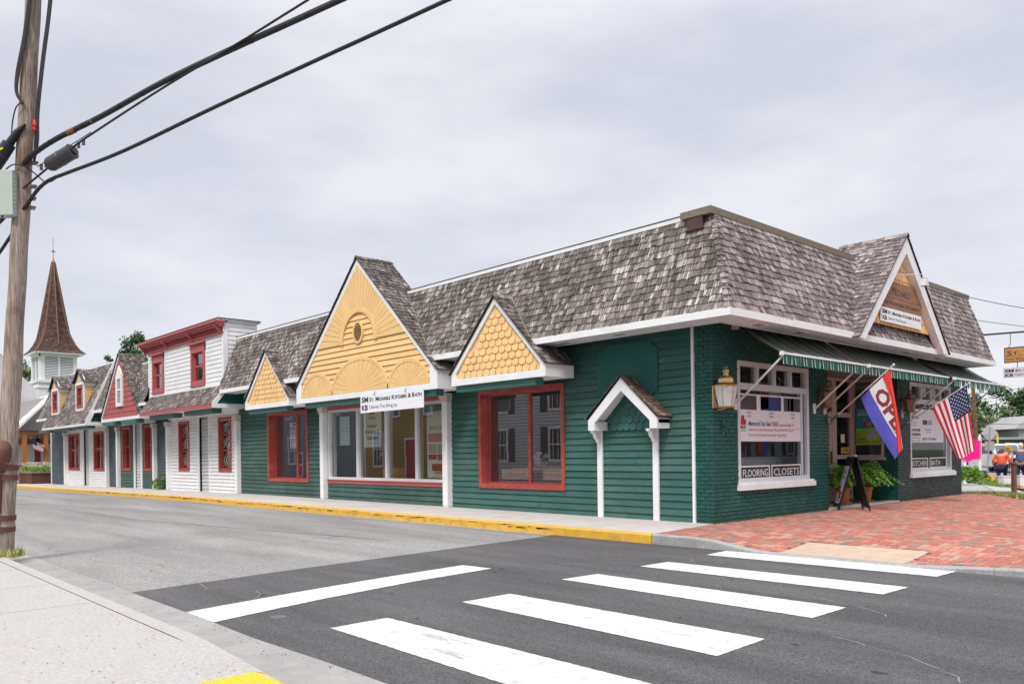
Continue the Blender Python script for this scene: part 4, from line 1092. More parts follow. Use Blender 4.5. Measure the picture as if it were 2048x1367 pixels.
# ---- little door hood on the green wall
b = MB()
pts = lambda o_: [(-2.62+o_, 1.95), (-1.86, 2.73-o_*.9), (-.90-o_, 1.95)]
h = .17
for (xa, za, xb, zb) in ((-2.60, 1.93, -1.755, 2.72), (-.91, 1.93, -1.755, 2.72)):
    s = 1 if xb > xa else -1; sl2 = (zb-za)/(xb-xa)
    # outer face of each arm as a real board with depth
    b.prism([(xa, -.42, za-.20), (xa, -.42, za), (xb, -.42, zb), (xb, -.42, zb-.25), (xa+s*.17, -.42, za-.05), (xa+s*.17, -.42, za-.20)], (0, .05, 0))
    b.prism([(xa, -.37, za-.02), (xb, -.37, zb-.02), (xb, -.37, zb-.10), (xa, -.37, za-.10)], (0, .34, 0))
    b.box((xa, -.37, za-.20), (xa+s*.17, -.035, za-.03))
for x0 in (-2.70, -1.31):
    b.box((x0+.02, -.070, .0), (x0+.15, -.03, 1.74))
f_ = b.build('door_hood', WHITE, shop)
b = MB()
for x0 in (-2.68, -1.29):
    prof = [(0, 0), (-.22, 0), (-.22, -.04), (-.15, -.07), (-.13, -.14), (-.06, -.20), (-.05, -.24), (0, -.25)]
    b.prism([(x0+.02, -.072 + y_, 1.735 + z_) for y_, z_ in prof], (.09, 0, 0))
build_each(b, 'hood_bracket', WHITE, f_)
for sgn in (1, -1):
    xe = -1.755 + sgn*.90; d = Vector((-1.755-xe, 0, .80)); Ld = d.length; r = MB(); O = Vector((xe, -.46, 1.955)); U = Vector((0, sgn, 0))
    q = [(0, 0), (.44, 0), (.44, Ld), (0, Ld)] if sgn > 0 else [(-.44, 0), (0, 0), (0, Ld), (-.44, Ld)]
    shingles(r, O, U, d.normalized(), q, .10, .07, .15, .014, jit=.004); r.build('hood_roof', [SHW, DARK], f_)
b = MB(); scales(b, (0, -.032, 0), (1, 0, 0), (0, -1, 0), [(-2.52, 1.72), (-1.15, 1.72), (-1.15, 1.78), (-1.755, 2.45), (-2.40, 1.78)], .16, .16, t=.03); b.build('hood_scales', GTRIM, f_)
# smooth green panel with notched corners
b = MB(); u0, u1, z0, z1 = -2.66, -1.17, 2.31, 3.42; rr = .14
pp = []
for cx2, cz2, a0, a1 in ((u0, z0, 90, 0), (u1, z0, 180, 90), (u1, z1, 270, 180), (u0, z1, 360, 270)):
    for k in range(7):
        a = R(a0+(a1-a0)*k/6); pp.append((cx2+rr*math.cos(a), cz2+rr*math.sin(a)))
SIDE.poly(b, pp, .01, .05); b.build('wall_panel', GPANEL, shop)

# ---- painted brick corner
b = MB(); bricks(b, (0, 0, 0), (1, 0, 0), (0, -1, 0), -.365, 0.012, -.02, 3.80); f_ = b.build('brick_wall', GBRICK, shop)
HW = (.80, 3.50, .66, 2.97); HW2 = (8.72, 11.52, .66, 2.97)
b = MB(); bricks(b, (0, 0, 0), (0, 1, 0), (1, 0, 0), -.012, 4.34, -.02, 3.80, [HW]); b.build('brick_wall', GBRICK, shop)
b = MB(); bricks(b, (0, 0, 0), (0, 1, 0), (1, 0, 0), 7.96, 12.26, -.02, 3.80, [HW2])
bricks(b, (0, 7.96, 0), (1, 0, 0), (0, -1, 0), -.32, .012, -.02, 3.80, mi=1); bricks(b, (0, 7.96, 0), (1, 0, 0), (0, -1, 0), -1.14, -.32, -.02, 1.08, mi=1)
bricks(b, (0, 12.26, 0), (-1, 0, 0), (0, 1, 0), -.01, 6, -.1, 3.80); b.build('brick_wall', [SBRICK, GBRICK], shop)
b = MB()
def core(ya, yb, h):
    b.box((-.2, ya, -.3), (.0, yb, h[2])); b.box((-.2, ya, h[3]), (0, yb, 3.80)); b.box((-.2, ya, h[2]), (0, h[0], h[3])); b.box((-.2, h[1], h[2]), (0, yb, h[3]))
core(.0, 4.33, HW); core(7.97, 12.25, HW2); b.box((-.36, .0, -.3), (-.2, .2, 3.80)); b.box((-1.14, 7.965, -.3), (-.2, 8.1, 1.08)); b.box((-.32, 7.965, 1.08), (-.2, 8.1, 3.49))
b.box((-6, 12.05, -.3), (-.2, 12.255, 3.49)); b.box((-1.2, 4.2, -.3), (0, 4.33, 3.49)); build_each(b, 'mortar_core', mat('green_mortar', (.012, .07, .062), .7, .2, 20), shop)
# front shop windows: frame, transoms, sill
def front_window(h, y_main_r=None):
    b = MB(); u0, u1, z0, z1 = h
    frame_ring(b, FRONT, u0, u1, z0+.03, z1, .09, -.12, .012); FRONT.box(b, u0+.09, u1-.09, 2.44, 2.56, -.12, .008)
    n_ = 4; w_ = (u1-u0-.18)/n_
    for k in range(1, n_): FRONT.box(b, u0+.09+w_*k-.045, u0+.09+w_*k+.045, 2.56, z1-.09, -.12, .006)
    FRONT.box(b, u1-.26, u1-.19, .79, 2.44, -.12, -.03)
    f = b.build('shop_window', ALUF, shop)
    b = MB(); FRONT.box(b, u0-.05, u1+.12, z0-.10, z0-.0, -.1, .09); FRONT.box(b, u0-.02, u1+.10, z0+.0, z0+.035, -.1, .06); b.build('window_sill', CREAM if 0 else WHITE, f)
    b = MB(); FRONT.face(b, [(u0+.05, z0+.1), (u1-.05, z0+.1), (u1-.05, z1-.05), (u0+.05, z1-.05)], -.05); b.build('glass', GLASSF, f)
    return f
fw1 = front_window(HW); fw2 = front_window(HW2)

# ---- entrance recess
PINK = mat('weathered_frame', (.47, .36, .33), .6, .1, 6)
D = PL((-1.14, 0, 0), (0, 1, 0), (1, 0, 0)); b = MB()
D.box(b, 4.35, 7.96, 3.0, 3.18, -.05, .05); D.box(b, 4.35, 7.96, 2.10, 2.22, -.05, .03); D.box(b, 4.35, 7.96, 0.03, .16, -.05, .03)
for u0, u1 in ((4.35, 4.5), (5.55, 5.72), (6.86, 7.10), (7.86, 7.96)): D.box(b, u0, u1, .16, 2.10, -.05, .025); D.box(b, u0, u1, 2.22, 3.0, -.05, .024)
D.box(b, 7.10, 7.86, 1.06, 1.16, -.05, .02); f_ = b.build('entrance_frame', PINK, shop)
b = MB(); frame_ring(b, D, 5.74, 6.84, .17, 2.08, .12, -.03, .02); f2 = b.build('door', PINK, shop)
b = MB(); D.box(b, 6.74, 6.78, .95, 1.25, .02, .07); b.build('door_handle', BRASS, f2)
b = MB(); D.face(b, [(4.4, .1), (7.9, .1), (7.9, 3.02), (4.4, 3.02)], -.02); b.build('glass', GLASSF, f_)
Q = PL((0, 7.96, 0), (1, 0, 0), (0, -1, 0)); b = MB()
frame_ring(b, Q, -1.12, -.32, 1.08, 3.05, .07, -.06, .02); b.box((-1.14, 7.90, 1.02), (-.28, 7.96, 1.09)); f3 = b.build('entrance_window', PINK, shop)
b = MB(); Q.face(b, [(-1.06, 1.14), (-.38, 1.14), (-.38, 3.0), (-1.06, 3.0)], -.02); b.build('glass', GLASSF, f3)
b = MB(); b.box((-1.2, 4.33, 3.19), (-.16, 7.97, 3.25)); b.box((-.15, 4.34, 3.05), (-.02, 7.96, 3.80)); b.build('entrance_ceiling', PINK, shop)

# ---- front gable
xf = 1.15; yl, yr, ya_, zf, zap = 3.32, 8.08, 5.70, 3.48, 5.86
FG = PL((xf, 0, 0), (0, 1, 0), (1, 0, 0)); b = MB()
k_ = (zap-zf)/(ya_-yl); rw_ = .25*math.sqrt(1+k_*k_)
FG.poly(b, [(yl, zf), (yl+.30, zf), (ya_, zap-rw_), (ya_, zap)], -.17, 0); FG.poly(b, [(yr, zf), (ya_, zap), (ya_, zap-rw_), (yr-.30, zf)], -.17, 0)
f_ = b.build('front_gable', WHITE, shop)
b = MB(); inn = [(yl+.32, 3.88), (yr-.32, 3.88), (yr-.60, 3.95), (ya_, zap-rw_+.05), (yl+.60, 3.95)]
inn = [(yl+.45, 3.90), (yr-.45, 3.90), (ya_, zap-rw_+.03)]
scales(b, (.985, 0, 0), (0, 1, 0), (1, 0, 0), inn, .205, .175, t=.026); b.build('gable_scales', YEL, f_)
for sgn in (1, -1):
    ye = yl if sgn > 0 else yr
    d = Vector((0, ya_-ye, zap-zf)); Ld = d.length; O = Vector((xf+.03, ye, zf+.04)) - d.normalized()*.03
    U = Vector((1, 0, 0)) if sgn < 0 else Vector((-1, 0, 0)); U = -U if False else U
    r = MB()
    # left slope: u runs back (-x)
    if sgn > 0: O2 = O; U2 = Vector((-1, 0, 0)); V2 = d.normalized(); q = [(0, 0), (.45, 0), (1.55, Ld), (0, Ld)]; 
    else: O2 = O; U2 = Vector((1, 0, 0)); V2 = d.normalized(); q = [(-.45, 0), (0, 0), (0, Ld), (-1.55, Ld)]
    Nn = U2.cross(V2)
    if Nn.z < 0:
        U2 = -U2; q = [(-u, v) for u, v in q][::-1]
    shingles(r, O2, U2, V2, q, .13, .08, .19, .02, jit=.016); r.build('gable_roof', [SHF, DARK], f_)
t = MB()
t.bar(Vector((1.0, 3.50, 3.64)), Vector((.27, 5.20, 5.36)), .06, .012, 0, (1, 0, .4)); t.build('valley_flashing', FLASH, f_)
b = MB()
for k in range(9):
    x_ = xf+.04 - k*.165
    for sy in (-1, 1):
        dd = Vector((0, sy*(yr-ya_), -(zap-zf))).normalized()*.12
        p = Vector((x_, ya_, zap+.085)); q = Vector((x_-.2, ya_, zap+.068)); b.mesh([p, p+dd, q+dd, q, p-Vector((0, 0, .02)), p+dd-Vector((0, 0, .02))], [(0, 1, 2, 3), (0, 4, 5, 1)])
b.build('ridge_cap', SHF, f_)

# ---- awnings
AW = [mat('awning_green', (.020, .055, .046), .8, .12, 4, grain=(.3, 3, .3)), mat('awning_white', (.58, .57, .52), .8, .05), mat('awning_grey_green', (.12, .135, .115), .8, .12, 4, grain=(.3, 3, .3))]
VAL = [mat('valance_green', (.012, .095, .075), .8, .2, 12), mat('valance_white', (.60, .62, .60), .8, .05), AW[2]]
def awning(y0, y1):
    b = MB(); y = y0; pat = [(.13, 0), (.012, 1), (.024, 0), (.012, 1), (.05, 2), (.012, 1), (.06, 0), (.09, 2), (.012, 1), (.03, 0)]; k = 0
    nX = 6
    def pos(t, yy): return (0.05 + .95*t, yy, 3.62 - .63*t - .035*math.sin(math.pi*t))
    while y < y1 - .002:
        w_, mi = pat[k % len(pat)]; ye = min(y + w_*1.1, y1)
        for i in range(nX):
            t0, t1 = i/nX, (i+1)/nX
            b.face([pos(t0, y), pos(t1, y), pos(t1, ye), pos(t0, ye)], mi)
        y = ye; k += 1
    f = b.build('awning', AW, shop)
    b = MB(); y = y0; k = 0; per = .105
    nper = round((y1-y0)/per); per = (y1-y0)/nper
    for i in range(nper):
        ya2 = y0 + i*per
        segs = [(0, .06, 1), (.06, .20, 0), (.20, .24, 1), (.24, .76, 0), (.76, .80, 1), (.80, .94, 0), (.94, 1, 1)]
        segs = [(0, .095, 1), (.095, 1, 0)]
        wav = .014*math.sin(i*1.9)
        for s0, s1, mi in segs:
            n_ = 4 if mi == 0 else 1
            for j in range(n_):
                a = s0+(s1-s0)*j/n_; c = s0+(s1-s0)*(j+1)/n_
                dz = lambda s: -.175 - .04*math.sin(math.pi*s)
                xx = lambda s: 1.005 + .012*math.sin(math.pi*s*2) + wav
                b.face([(1.005, ya2+per*a, 2.985), (xx(a), ya2+per*a, 2.985+dz(a)), (xx(c), ya2+per*c, 2.985+dz(c)), (1.005, ya2+per*c, 2.985)], mi)
    b.build('valance', VAL, f)
    b = MB(); b.bar((1.0, y0-.02, 2.99), (1.0, y1+.02, 2.99), .04, .035); b.box((.97, y0-.06, 2.95), (1.04, y0-.021, 3.02)); b.build('front_bar', WHITE, f)
    ARM = PINK
    for ya2 in (y0+.03, y1-.28):
        b = MB(); b.bar((.99, ya2, 2.95), (.045, ya2+.02, 2.16), .032, .028); b.box((.012, ya2-.03, 2.05), (.04, ya2+.05, 2.26)); b.build('awning_arm', WHITE if y0 < 1 else mat('arm_paint', (.60, .54, .52), .5), f)
    b = MB()
    for yy in (y0-.05, y1-.05): b.box((.012, yy, 3.52), (.12, yy+.10, 3.66))
    build_each(b, 'awning_bracket', CREAM, f)
awning(.66, 3.97); awning(4.12, 8.46); awning(8.88, 12.24)
# floodlight and rod on the front gable
b = MB(); b.tube([(1.0, 5.05, 4.98), (1.2, 5.3, 4.97), (1.55, 5.62, 4.97)], .008, 6); b.lathe((1.53, 5.60, 4.89), [(.035, 0), (.04, .02), (.02, .05), (.012, .07)], 10)
b.mesh([(1.46, 5.53, 4.72), (1.60, 5.53, 4.72), (1.60, 5.68, 4.72), (1.46, 5.68, 4.72), (1.49, 5.56, 4.88), (1.59, 5.56, 4.88), (1.59, 5.66, 4.88), (1.49, 5.66, 4.88)], [(0,1,5,4), (1,2,6,5), (2,3,7,6), (3,0,4,7), (4,5,6,7)])
b.build('floodlight', ALU, shop)

# ---- rooms behind the shop glass
ROOM = mat('room_wall', (.17, .17, .175), .9, .04); FLOORI = mat('shop_floor', (.22, .16, .11), .6, .2, 4)
b = MB()
b.box((-19.4, 5.5, 0), (-1.3, 5.6, 3.1)); b.box((-19.5, .15, 0), (-19.4, 12, 3.1)); b.box((-13.8, .15, 0), (-13.72, 5.5, 3.1)); b.box((-19.4, .15, 3.06), (-.21, 12, 3.1)); b.box((-7.6, .25, 0), (-7.52, 5.5, 3.1))
b.box((-6.0, 4.3, 0), (-1.3, 4.38, 3.05)); b.box((-6, 8.1, 0), (-1.3, 8.18, 3.05)); build_each(b, 'room_walls', ROOM, shop)
b = MB(); b.box((-19.4, .15, -.05), (-.21, 12, .03)); b.build('room_floor', FLOORI, shop)
TUBE = emit('ceiling_tube', (1, .93, .8), 6.0)
b = MB()
for x_ in (-5.2, -9.2, -11.8, -15.6, -17.6):
    for y_ in (1.2, 3.0): b.box((x_-.6, y_, 2.98), (x_+.6, y_+.10, 3.02))
for y_ in (1.5, 10.8): b.box((-3.2, y_-.5, 2.98), (-3.12, y_+.5, 3.02))
for y_ in (1.6, 10.9): b.box((-1.62, y_-.28, 2.90), (-1.52, y_+.28, 2.93))
build_each(b, 'ceiling_light', TUBE, shop)
# ------------------------------------------------------------------ signs on and in the shop
def board(name, label, corner, U, V, w_, h_, face, edge=None, t=.02, cat='sign', group=None, texts=(), rects=(), border=None):
    """flat sign: corner = lower left of the face, U right, V up as read"""
    U = Vector(U).normalized(); V = Vector(V).normalized(); Nn = U.cross(V); O = Vector(corner)
    r_ = thing(name, label, cat, O, group)
    b = MB(); b.obox(O - Nn*t, U*w_, V*h_, Nn*t); b.build('panel', face, r_)
    if border:
        b = MB(); bw, bm = border
        for a, c, ww, hh in ((0, 0, w_, bw), (0, h_-bw, w_, bw), (0, bw, bw, h_-2*bw), (w_-bw, bw, bw, h_-2*bw)):
            b.obox(O + U*a + V*c - Nn*(t+.002), U*ww, V*hh, Nn*(t+.008))
        b.build('border', bm, r_)
    byc = {}
    for (s, x, y, size, m, kw) in texts: byc.setdefault(m.name, (m, []))[1].append((s, x, y, size, kw))
    for m, items in byc.values():
        b = MB()
        for s, x, y, size, kw in items: put_text(b, s, size, O + U*x + V*y + Nn*.003, U, V, **kw)
        b.build('lettering', m, r_)
    byc = {}
    for (x0, y0, x1, y1, m) in rects: byc.setdefault(m.name, (m, []))[1].append((x0, y0, x1, y1))
    for m, items in byc.values():
        b = MB()
        for x0, y0, x1, y1 in items: b.face([O+U*x0+V*y0+Nn*.0015, O+U*x1+V*y0+Nn*.0015, O+U*x1+V*y1+Nn*.0015, O+U*x0+V*y1+Nn*.0015])
        b.build('print', m, r_)
    return r_
XU, YU = (1, 0, 0), (0, 1, 0)
SMKB = lambda w_, h_: [('SM', .02*w_, .56*h_, .40*h_, INKG, dict(bold=.014*h_, width=.115*w_)), ('KB', .02*w_, .13*h_, .40*h_, INKG, dict(bold=.014*h_, width=.105*w_)),
    ('St. Michaels Kitchen & Bath', .155*w_, .58*h_, .30*h_, INKG, dict(bold=.010*h_, width=.82*w_, smallcaps=True)), ('Cabinets That Bring Joy', .145*w_, .20*h_, .25*h_, INKG, dict(width=.46*w_))]
PAPERB = mat('banner_vinyl', (.78, .78, .82), .45, .02)
t_ = board('banner', 'white hanging banner with dark lettering over the big four-light shop window', (-9.83, -1.135, 2.385), (1, 0, .006), Z, 2.74, .475, PAPERB, texts=SMKB(2.74, .475), t=.012)
for x_ in (-9.15, -7.80):
    b = MB(); b.tube([(x_, -1.15, 2.80), (x_, -1.165, 2.84), (x_+.01, -1.15, 2.88), (x_+.005, -1.12, 2.90)], .008, 6); b.build('hook', BLACK, t_)
board('gable_sign', 'brown weathered wooden sign with carved lettering on the yellow front gable', (1.045, 4.72, 4.27), YU, Z, 2.02, .58, WOODO, t=.03,
      texts=[('St. Michaels', .06, .29, .26, INKG, dict(width=1.30, smallcaps=True)), ('Fine Woodworking And Cabinetry', .06, .07, .13, INKG, dict(width=1.85, smallcaps=True))], rects=[(.02, .225, 2.0, .232, INKG)])
board('gable_sign', 'white lettered sign on the front gable just below the brown wooden one', (1.055, 4.60, 3.955), YU, Z, 2.10, .30, PAPER, texts=SMKB(2.10, .30), t=.03)
# black and white boards in the front windows
for s, y0, y1, z0, lab in (('FLOORING', .93, 1.98, .74, 'black board with white frame reading FLOORING in the left front window'), ('CLOSETS', 2.05, 3.20, .74, 'black board with white frame reading CLOSETS in the left front window'),
                       ('KITCHEN', 8.84, 9.95, .78, 'dark board with white frame reading KITCHEN in the right front window'), ('BATH', 10.08, 11.25, .78, 'dark board with white frame reading BATH in the right front window')):
    board('window_sign', lab, (-.035, y0, z0), YU, Z, y1-y0, .27, mat('sign_black', (.035, .035, .033), .6), border=(.025, PAPER), t=.01, group='category boards in the front windows',
          texts=[(s, .075, .065, .195, PAPER, dict(width=(y1-y0)-.15 if s != 'BATH' else .62, bold=.0))])
GREYP = mat('grill_photo_grey', (.06, .06, .065), .5, .2, 3); BLUEP = mat('pool_photo_blue', (.025, .035, .20), .5, .15, 3); LGREY = mat('photo_light_grey', (.42, .42, .45), .6, .1, 3); REDL = mat('logo_red', (.50, .03, .05), .6)
board('sale_banner', 'large white Memorial Day Sale poster in the left front window', (-.045, .87, 1.47), YU, Z, 2.44, .90, PAPERB, t=.006, cat='poster',
      texts=[('Memorial Day Sale!', .38, .30, .125, INKN, dict(width=.82, bold=.002)), ('FREE', 1.25, .30, .12, INKR, dict(width=.21, bold=.002)), ('Summerset Sizzler 32"', 1.49, .30, .085, INKR, dict(width=.62)),
             ('3 Burner Gas Grill with Rotisserie TRL32-LP/NG PRICE $2,399', .38, .20, .07, INKR, dict(width=1.70)), ('Free 8\' of Gray Granite Countertop!  Plug and Play!', .38, .10, .07, INKR, dict(width=1.40)),
             ('SMOK', .06, .24, .085, INKG, dict(width=.24, bold=.002)), ('OUTDOOR', .08, .19, .045, INKG, dict(width=.20)),
             ('TREX', .34, .53, .055, INKG, dict(width=.13)), ('DECKS', .33, .46, .055, INKG, dict(width=.15)), ('GRILLS', 1.15, .53, .055, INKG, dict(width=.15)), ('PROGRAM', 1.13, .46, .055, INKG, dict(width=.17)), ('OUTDOOR', 1.95, .53, .05, INKG, dict(width=.19)), ('BLINDS', 1.99, .46, .05, INKG, dict(width=.13))],
      rects=[(.07, .31, .30, .42, REDL), (.13, .42, .24, .49, REDL), (.10, .60, .68, .87, GREYP), (.82, .60, 1.60, .87, BLUEP), (.84, .63, 1.12, .85, LGREY), (1.70, .60, 2.36, .87, GREYP), (1.86, .62, 1.93, .86, LGREY), (1.97, .62, 2.10, .86, LGREY), (2.10, .25, 2.36, .262, LGREY)])
board('service_poster', 'white poster about bath remodels and safe shower conversions in the right front window', (-.045, 8.80, 1.45), YU, Z, 2.30, .86, PAPERB, t=.006, cat='poster',
      texts=[('BATH', .05, .74, .09, INKG, dict(width=.42, bold=.003)), ('REMODEL', .06, .61, .10, INKG, dict(width=.55, bold=.003)), ('in One Day', .07, .49, .06, INKG, dict(width=.42)), ('affordably', .07, .42, .055, INKG, dict(width=.35)),
             ('SAFE SHOWER', .05, .28, .10, INKG, dict(width=.66, bold=.003)), ('CONVERSIONS', .05, .17, .10, INKG, dict(width=.66, bold=.003)), ('No-Slip Tub to Shower', .05, .10, .05, INKG, dict(width=.64)), ('Walk-In Tubs', .05, .03, .05, INKG, dict(width=.62)),
             ('(877) 719-3001', .84, .06, .085, INKG, dict(width=.92, bold=.002)), ('Free Estimates', 1.02, .32, .055, INKN, dict(width=.44)), ('Call Today', 1.08, .25, .05, INKN, dict(width=.30))],
      rects=[(.86, .46, 1.18, .58, GREYP), (1.22, .46, 1.50, .58, LGREY)])
TAN = mat('tan_plaque', (.60, .42, .22), .6, .06, 8)
board('plaque', 'left tan plaque, naming a Maryland town, at the bottom of the nearest red window', (-6.0, .31, .70), XU, Z, .92, .23, TAN, t=.02, group='tan plaques in the red window', texts=[('St. Michaels, Maryland', .13, .085, .085, INKR, dict(width=.66))])
board('plaque', 'right tan plaque, naming Georgetown, at the bottom of the nearest red window', (-4.62, .31, .70), XU, Z, .85, .23, TAN, t=.02, group='tan plaques in the red window', texts=[('Georgetown, Washington DC', .05, .085, .085, INKR, dict(width=.75))])
# posters in the big window
POST1 = mat('pale_green_poster', (.74, .80, .77), .6, .03)
board('poster', 'white Outdoor Kitchens & Cabinetry poster hung in the big shop window', (-11.62, .085, 1.52), XU, Z, .88, 1.12, POST1, t=.006, cat='poster', texts=[('SMOK', .25, .78, .12, INKG, dict(width=.36)), ('Outdoor', .17, .56, .15, INKG, dict(width=.50, bold=.003)), ('Kitchens &', .08, .39, .15, INKG, dict(width=.70, bold=.003)), ('Cabinetry', .13, .22, .15, INKG, dict(width=.60, bold=.003))],
      rects=[(.28, .93, .56, 1.06, REDL), (.2, .12, .68, .13, LGREY), (.2, .08, .68, .09, LGREY)])
board('poster', 'white paper notice taped in the left light of the big window', (-12.95, .085, 1.6), XU, Z, .55, .85, POST1, t=.004, cat='poster', rects=[(.05, .5, .5, .52, LGREY), (.05, .4, .5, .42, LGREY)])
TEAL = mat('teal_poster', (.08, .26, .36), .6, .04); PKP = mat('rose_poster', (.55, .24, .30), .6, .04); MEAT = mat('food_photo', (.36, .05, .09), .5, .3, 8)
board('poster', 'tall restaurant poster with teal top and crimson dish photo in the big window', (-8.62, .085, .70), XU, Z, .86, 1.82, POST1, t=.006, cat='poster', texts=[('SIMPATICO', .10, 1.22, .15, TEAL, dict(width=.70))],
      rects=[(0, 1.70, .86, 1.82, TEAL), (.04, .92, .84, 1.14, PKP), (.06, .62, .40, .86, LGREY), (.44, .62, .82, .86, LGREY), (.06, .47, .40, .60, MEAT), (.44, .45, .82, .60, MEAT), (.20, .18, .82, .36, MEAT), (.3, .1, .8, .18, TAN)])
board('crate_front', 'tan wooden box standing on the sill of the big window', (-11.0, .30, .64), XU, Z, .74, .30, TAN, t=.2, cat='box')
board('poster', 'white and pink poster hung in the far red framed window', (-16.5, .30, 1.55), XU, Z, .62, .85, PAPER, t=.004, cat='poster', texts=[('DENTON', .08, .62, .12, INKR, dict(width=.46, bold=.003)), ('PHOTO', .10, .47, .10, INKR, dict(width=.42))], rects=[(.1, .3, .5, .32, INKR), (.1, .22, .5, .24, INKR), (.2, .75, .42, .82, INKR)])
for k_, x_ in enumerate((-16.35, -15.35)):
    board('print_stand', ['framed picture on a white stand, left half of the far red window', 'framed picture on a white stand, right half of the far red window'][k_], (x_, .45, .62), XU, Z, .42, .80, PAPER, t=.02, cat='picture', group='pictures in the far red window',
          rects=[(.04, .42, .38, .76, GREYP), (.04, .06, .38, .38, MEAT), (.1, .5, .3, .7, LGREY)])
# entry door notices + bird poster
BSKY = mat('poster_blue', (.04, .28, .42), .6, .08, 4); BGRN = mat('poster_green', (.30, .52, .04), .6, .06, 4); PORG = mat('poster_orange', (.62, .22, .04), .6)
bp = board('bird_house_poster', 'blue and green bird house spring sale poster in the entrance window', (-1.00, 7.935, 1.40), XU, Z, .60, .92, BSKY, t=.004, cat='poster',
      texts=[('Wooden', .06, .83, .05, PAPER, dict(width=.30)), ('BIRDHOUSES', .04, .74, .085, PAPER, dict(width=.52)), ('$149', .03, .25, .06, INKB, dict(width=.12)), ('$100', .03, .12, .085, INKB, dict(width=.20, bold=.002)), ('SPRING SALE', .03, .04, .075, INKR, dict(width=.54, bold=.002))],
      rects=[])
b = MB(); O_ = Vector((-1.00, 7.935, 1.40)); fc = lambda x, z, n=.0035: (O_.x+x, O_.y-n, O_.z+z)
b.face([fc(0, 0, .0012), fc(.6, 0, .0012), fc(.6, .42, .0012), fc(.4, .44, .0012), fc(.2, .40, .0012), fc(0, .43, .0012)]); b.build('print', BGRN, bp)
b = MB(); b.face([fc(.30, .14), (fc(.50, .14)), fc(.50, .33), fc(.30, .33)]); b.face([fc(.26, .33), fc(.54, .31), fc(.50, .40), fc(.32, .40)]); b.build('print', LGREY, bp)
for cx2, m_ in ((.22, REDL), (.33, PORG), (.44, INKB)):
    b = MB(); b.face([fc(cx2+.035*math.cos(t), .52+.07*math.sin(t), .003) for t in [k*math.pi/5 for k in range(10)]]); b.build('print', m_, bp)
for k, m_ in enumerate((REDL, PORG, BGRN, PORG)):
    b = MB(); b.face([fc(.33, .70)] + [fc(.33+.17*math.cos(t), .60+.10*math.sin(t)) for t in (math.pi*k/4, math.pi*(k+1)/4)]); b.build('print', m_, bp)
b = MB(); b.tube([fc(.03, .44), fc(.2, .47), (fc(.4, .46)), fc(.57, .44)], .005, 5); b.build('print', INKB, bp)
board('door_notice', 'small white notice on the glass beside the shop door', (-1.108, 7.30, 1.47), YU, Z, .21, .20, PAPER, t=.003, cat='notice', texts=[('PLEASE', .04, .14, .04, INKB, dict(width=.12)), ('RING BELL', .03, .08, .03, INKB, dict(width=.15)), ('FOR SERVICE', .03, .03, .03, INKB, dict(width=.15))])
board('closed_sign', 'yellow CLOSED sign low in the glass beside the shop door', (-1.108, 7.30, 1.19), YU, Z, .44, .16, mat('closed_sign_yellow', (.55, .33, .05), .6), t=.004, cat='sign', texts=[('CLOSED', .05, .045, .10, INKB, dict(width=.34))])

# ------------------------------------------------------------------ lanterns
GLOW = mat('lantern_glass', (.62, .64, .66), .25, .08, 8, spec=.6)
DIMG = mat('sooty_lantern_glass', (.20, .13, .10), .3, .2, 8, spec=.6)  # darker brown pane colour for the two copper lanterns
def lantern(loc, nx, ny, label, m, s=1.0, grp='carriage lanterns on the brick front', dim=False):
    r_ = thing('wall_lantern', label, 'lantern', loc, grp); x, y, z = loc
    a0 = math.atan2(ny, nx); n = 6
    cx2, cy2 = x + nx*.24*s, y + ny*.24*s
    def ringp(r, zz): return [(cx2+r*s*math.cos(a0+math.pi/6+k*math.pi*2/n), cy2+r*s*math.sin(a0+math.pi/6+k*math.pi*2/n), z+zz*s) for k in range(n)]
    lo, hi = ringp(.135, -.20), ringp(.205, .155)
    g_ = MB(); g_.mesh(lo+hi, [(k, (k+1) % n, (k+1) % n+n, k+n) for k in range(n)]); g_.build('lantern_pane', DIMG if dim else GLOW, r_)
    f = MB()
    for k in range(n): f.tube([lo[k], hi[k]], .008*s, 5)
    f.lathe((cx2, cy2, z), [(.15*s, -.225*s), (.16*s, -.20*s), (.14*s, -.195*s)], 6); f.build('lantern_frame', m, r_)
    t = MB(); t.lathe((cx2, cy2, z), [(.215*s, .15*s), (.235*s, .175*s), (.20*s, .20*s), (.155*s, .225*s), (.14*s, .30*s), (.10*s, .34*s), (.05*s, .355*s), (.05*s, .41*s), (.062*s, .42*s), (.062*s, .45*s), (.02*s, .47*s)], 6)
    t.build('lantern_cap', m, r_)
    t = MB(); t.tube([(cx2+.025*s*math.cos(q), cy2, z+.495*s+.028*s*math.sin(q)) for q in [k*math.pi/5 for k in range(11)]], .006*s, 5); t.build('finial_ring', m, r_)
    t = MB(); px, py = -ny, nx
    t.obox((x - px*.06*s, y - py*.06*s, z-.22*s), Vector((px, py, 0))*.12*s, (0, 0, .40*s), Vector((nx, ny, 0))*.025*s)
    t.tube([(x+nx*.02, y+ny*.02, z+.12*s), (x+nx*.12*s, y+ny*.12*s, z+.20*s), (cx2-nx*.1*s, cy2-ny*.1*s, z+.19*s)], .012*s, 6)
    t.tube([(x+nx*.02, y+ny*.02, z-.12*s), (x+nx*.10*s, y+ny*.10*s, z-.26*s), (cx2, cy2, z-.23*s)], .011*s, 6); t.build('wall_bracket', m, r_)
    return r_
lantern((.0, .03, 2.28), .98, .2, 'polished brass six-sided lantern on the brick corner beside the FLOORING window', BRASS, .98)
OLDC = mat('tarnished_copper', (.24, .15, .12), .5, .2, 20, metal=.3)
lantern((.0, 3.98, 2.36), 1, 0, 'tarnished copper lantern on the brick pier left of the shop door', OLDC, .78, dim=True)
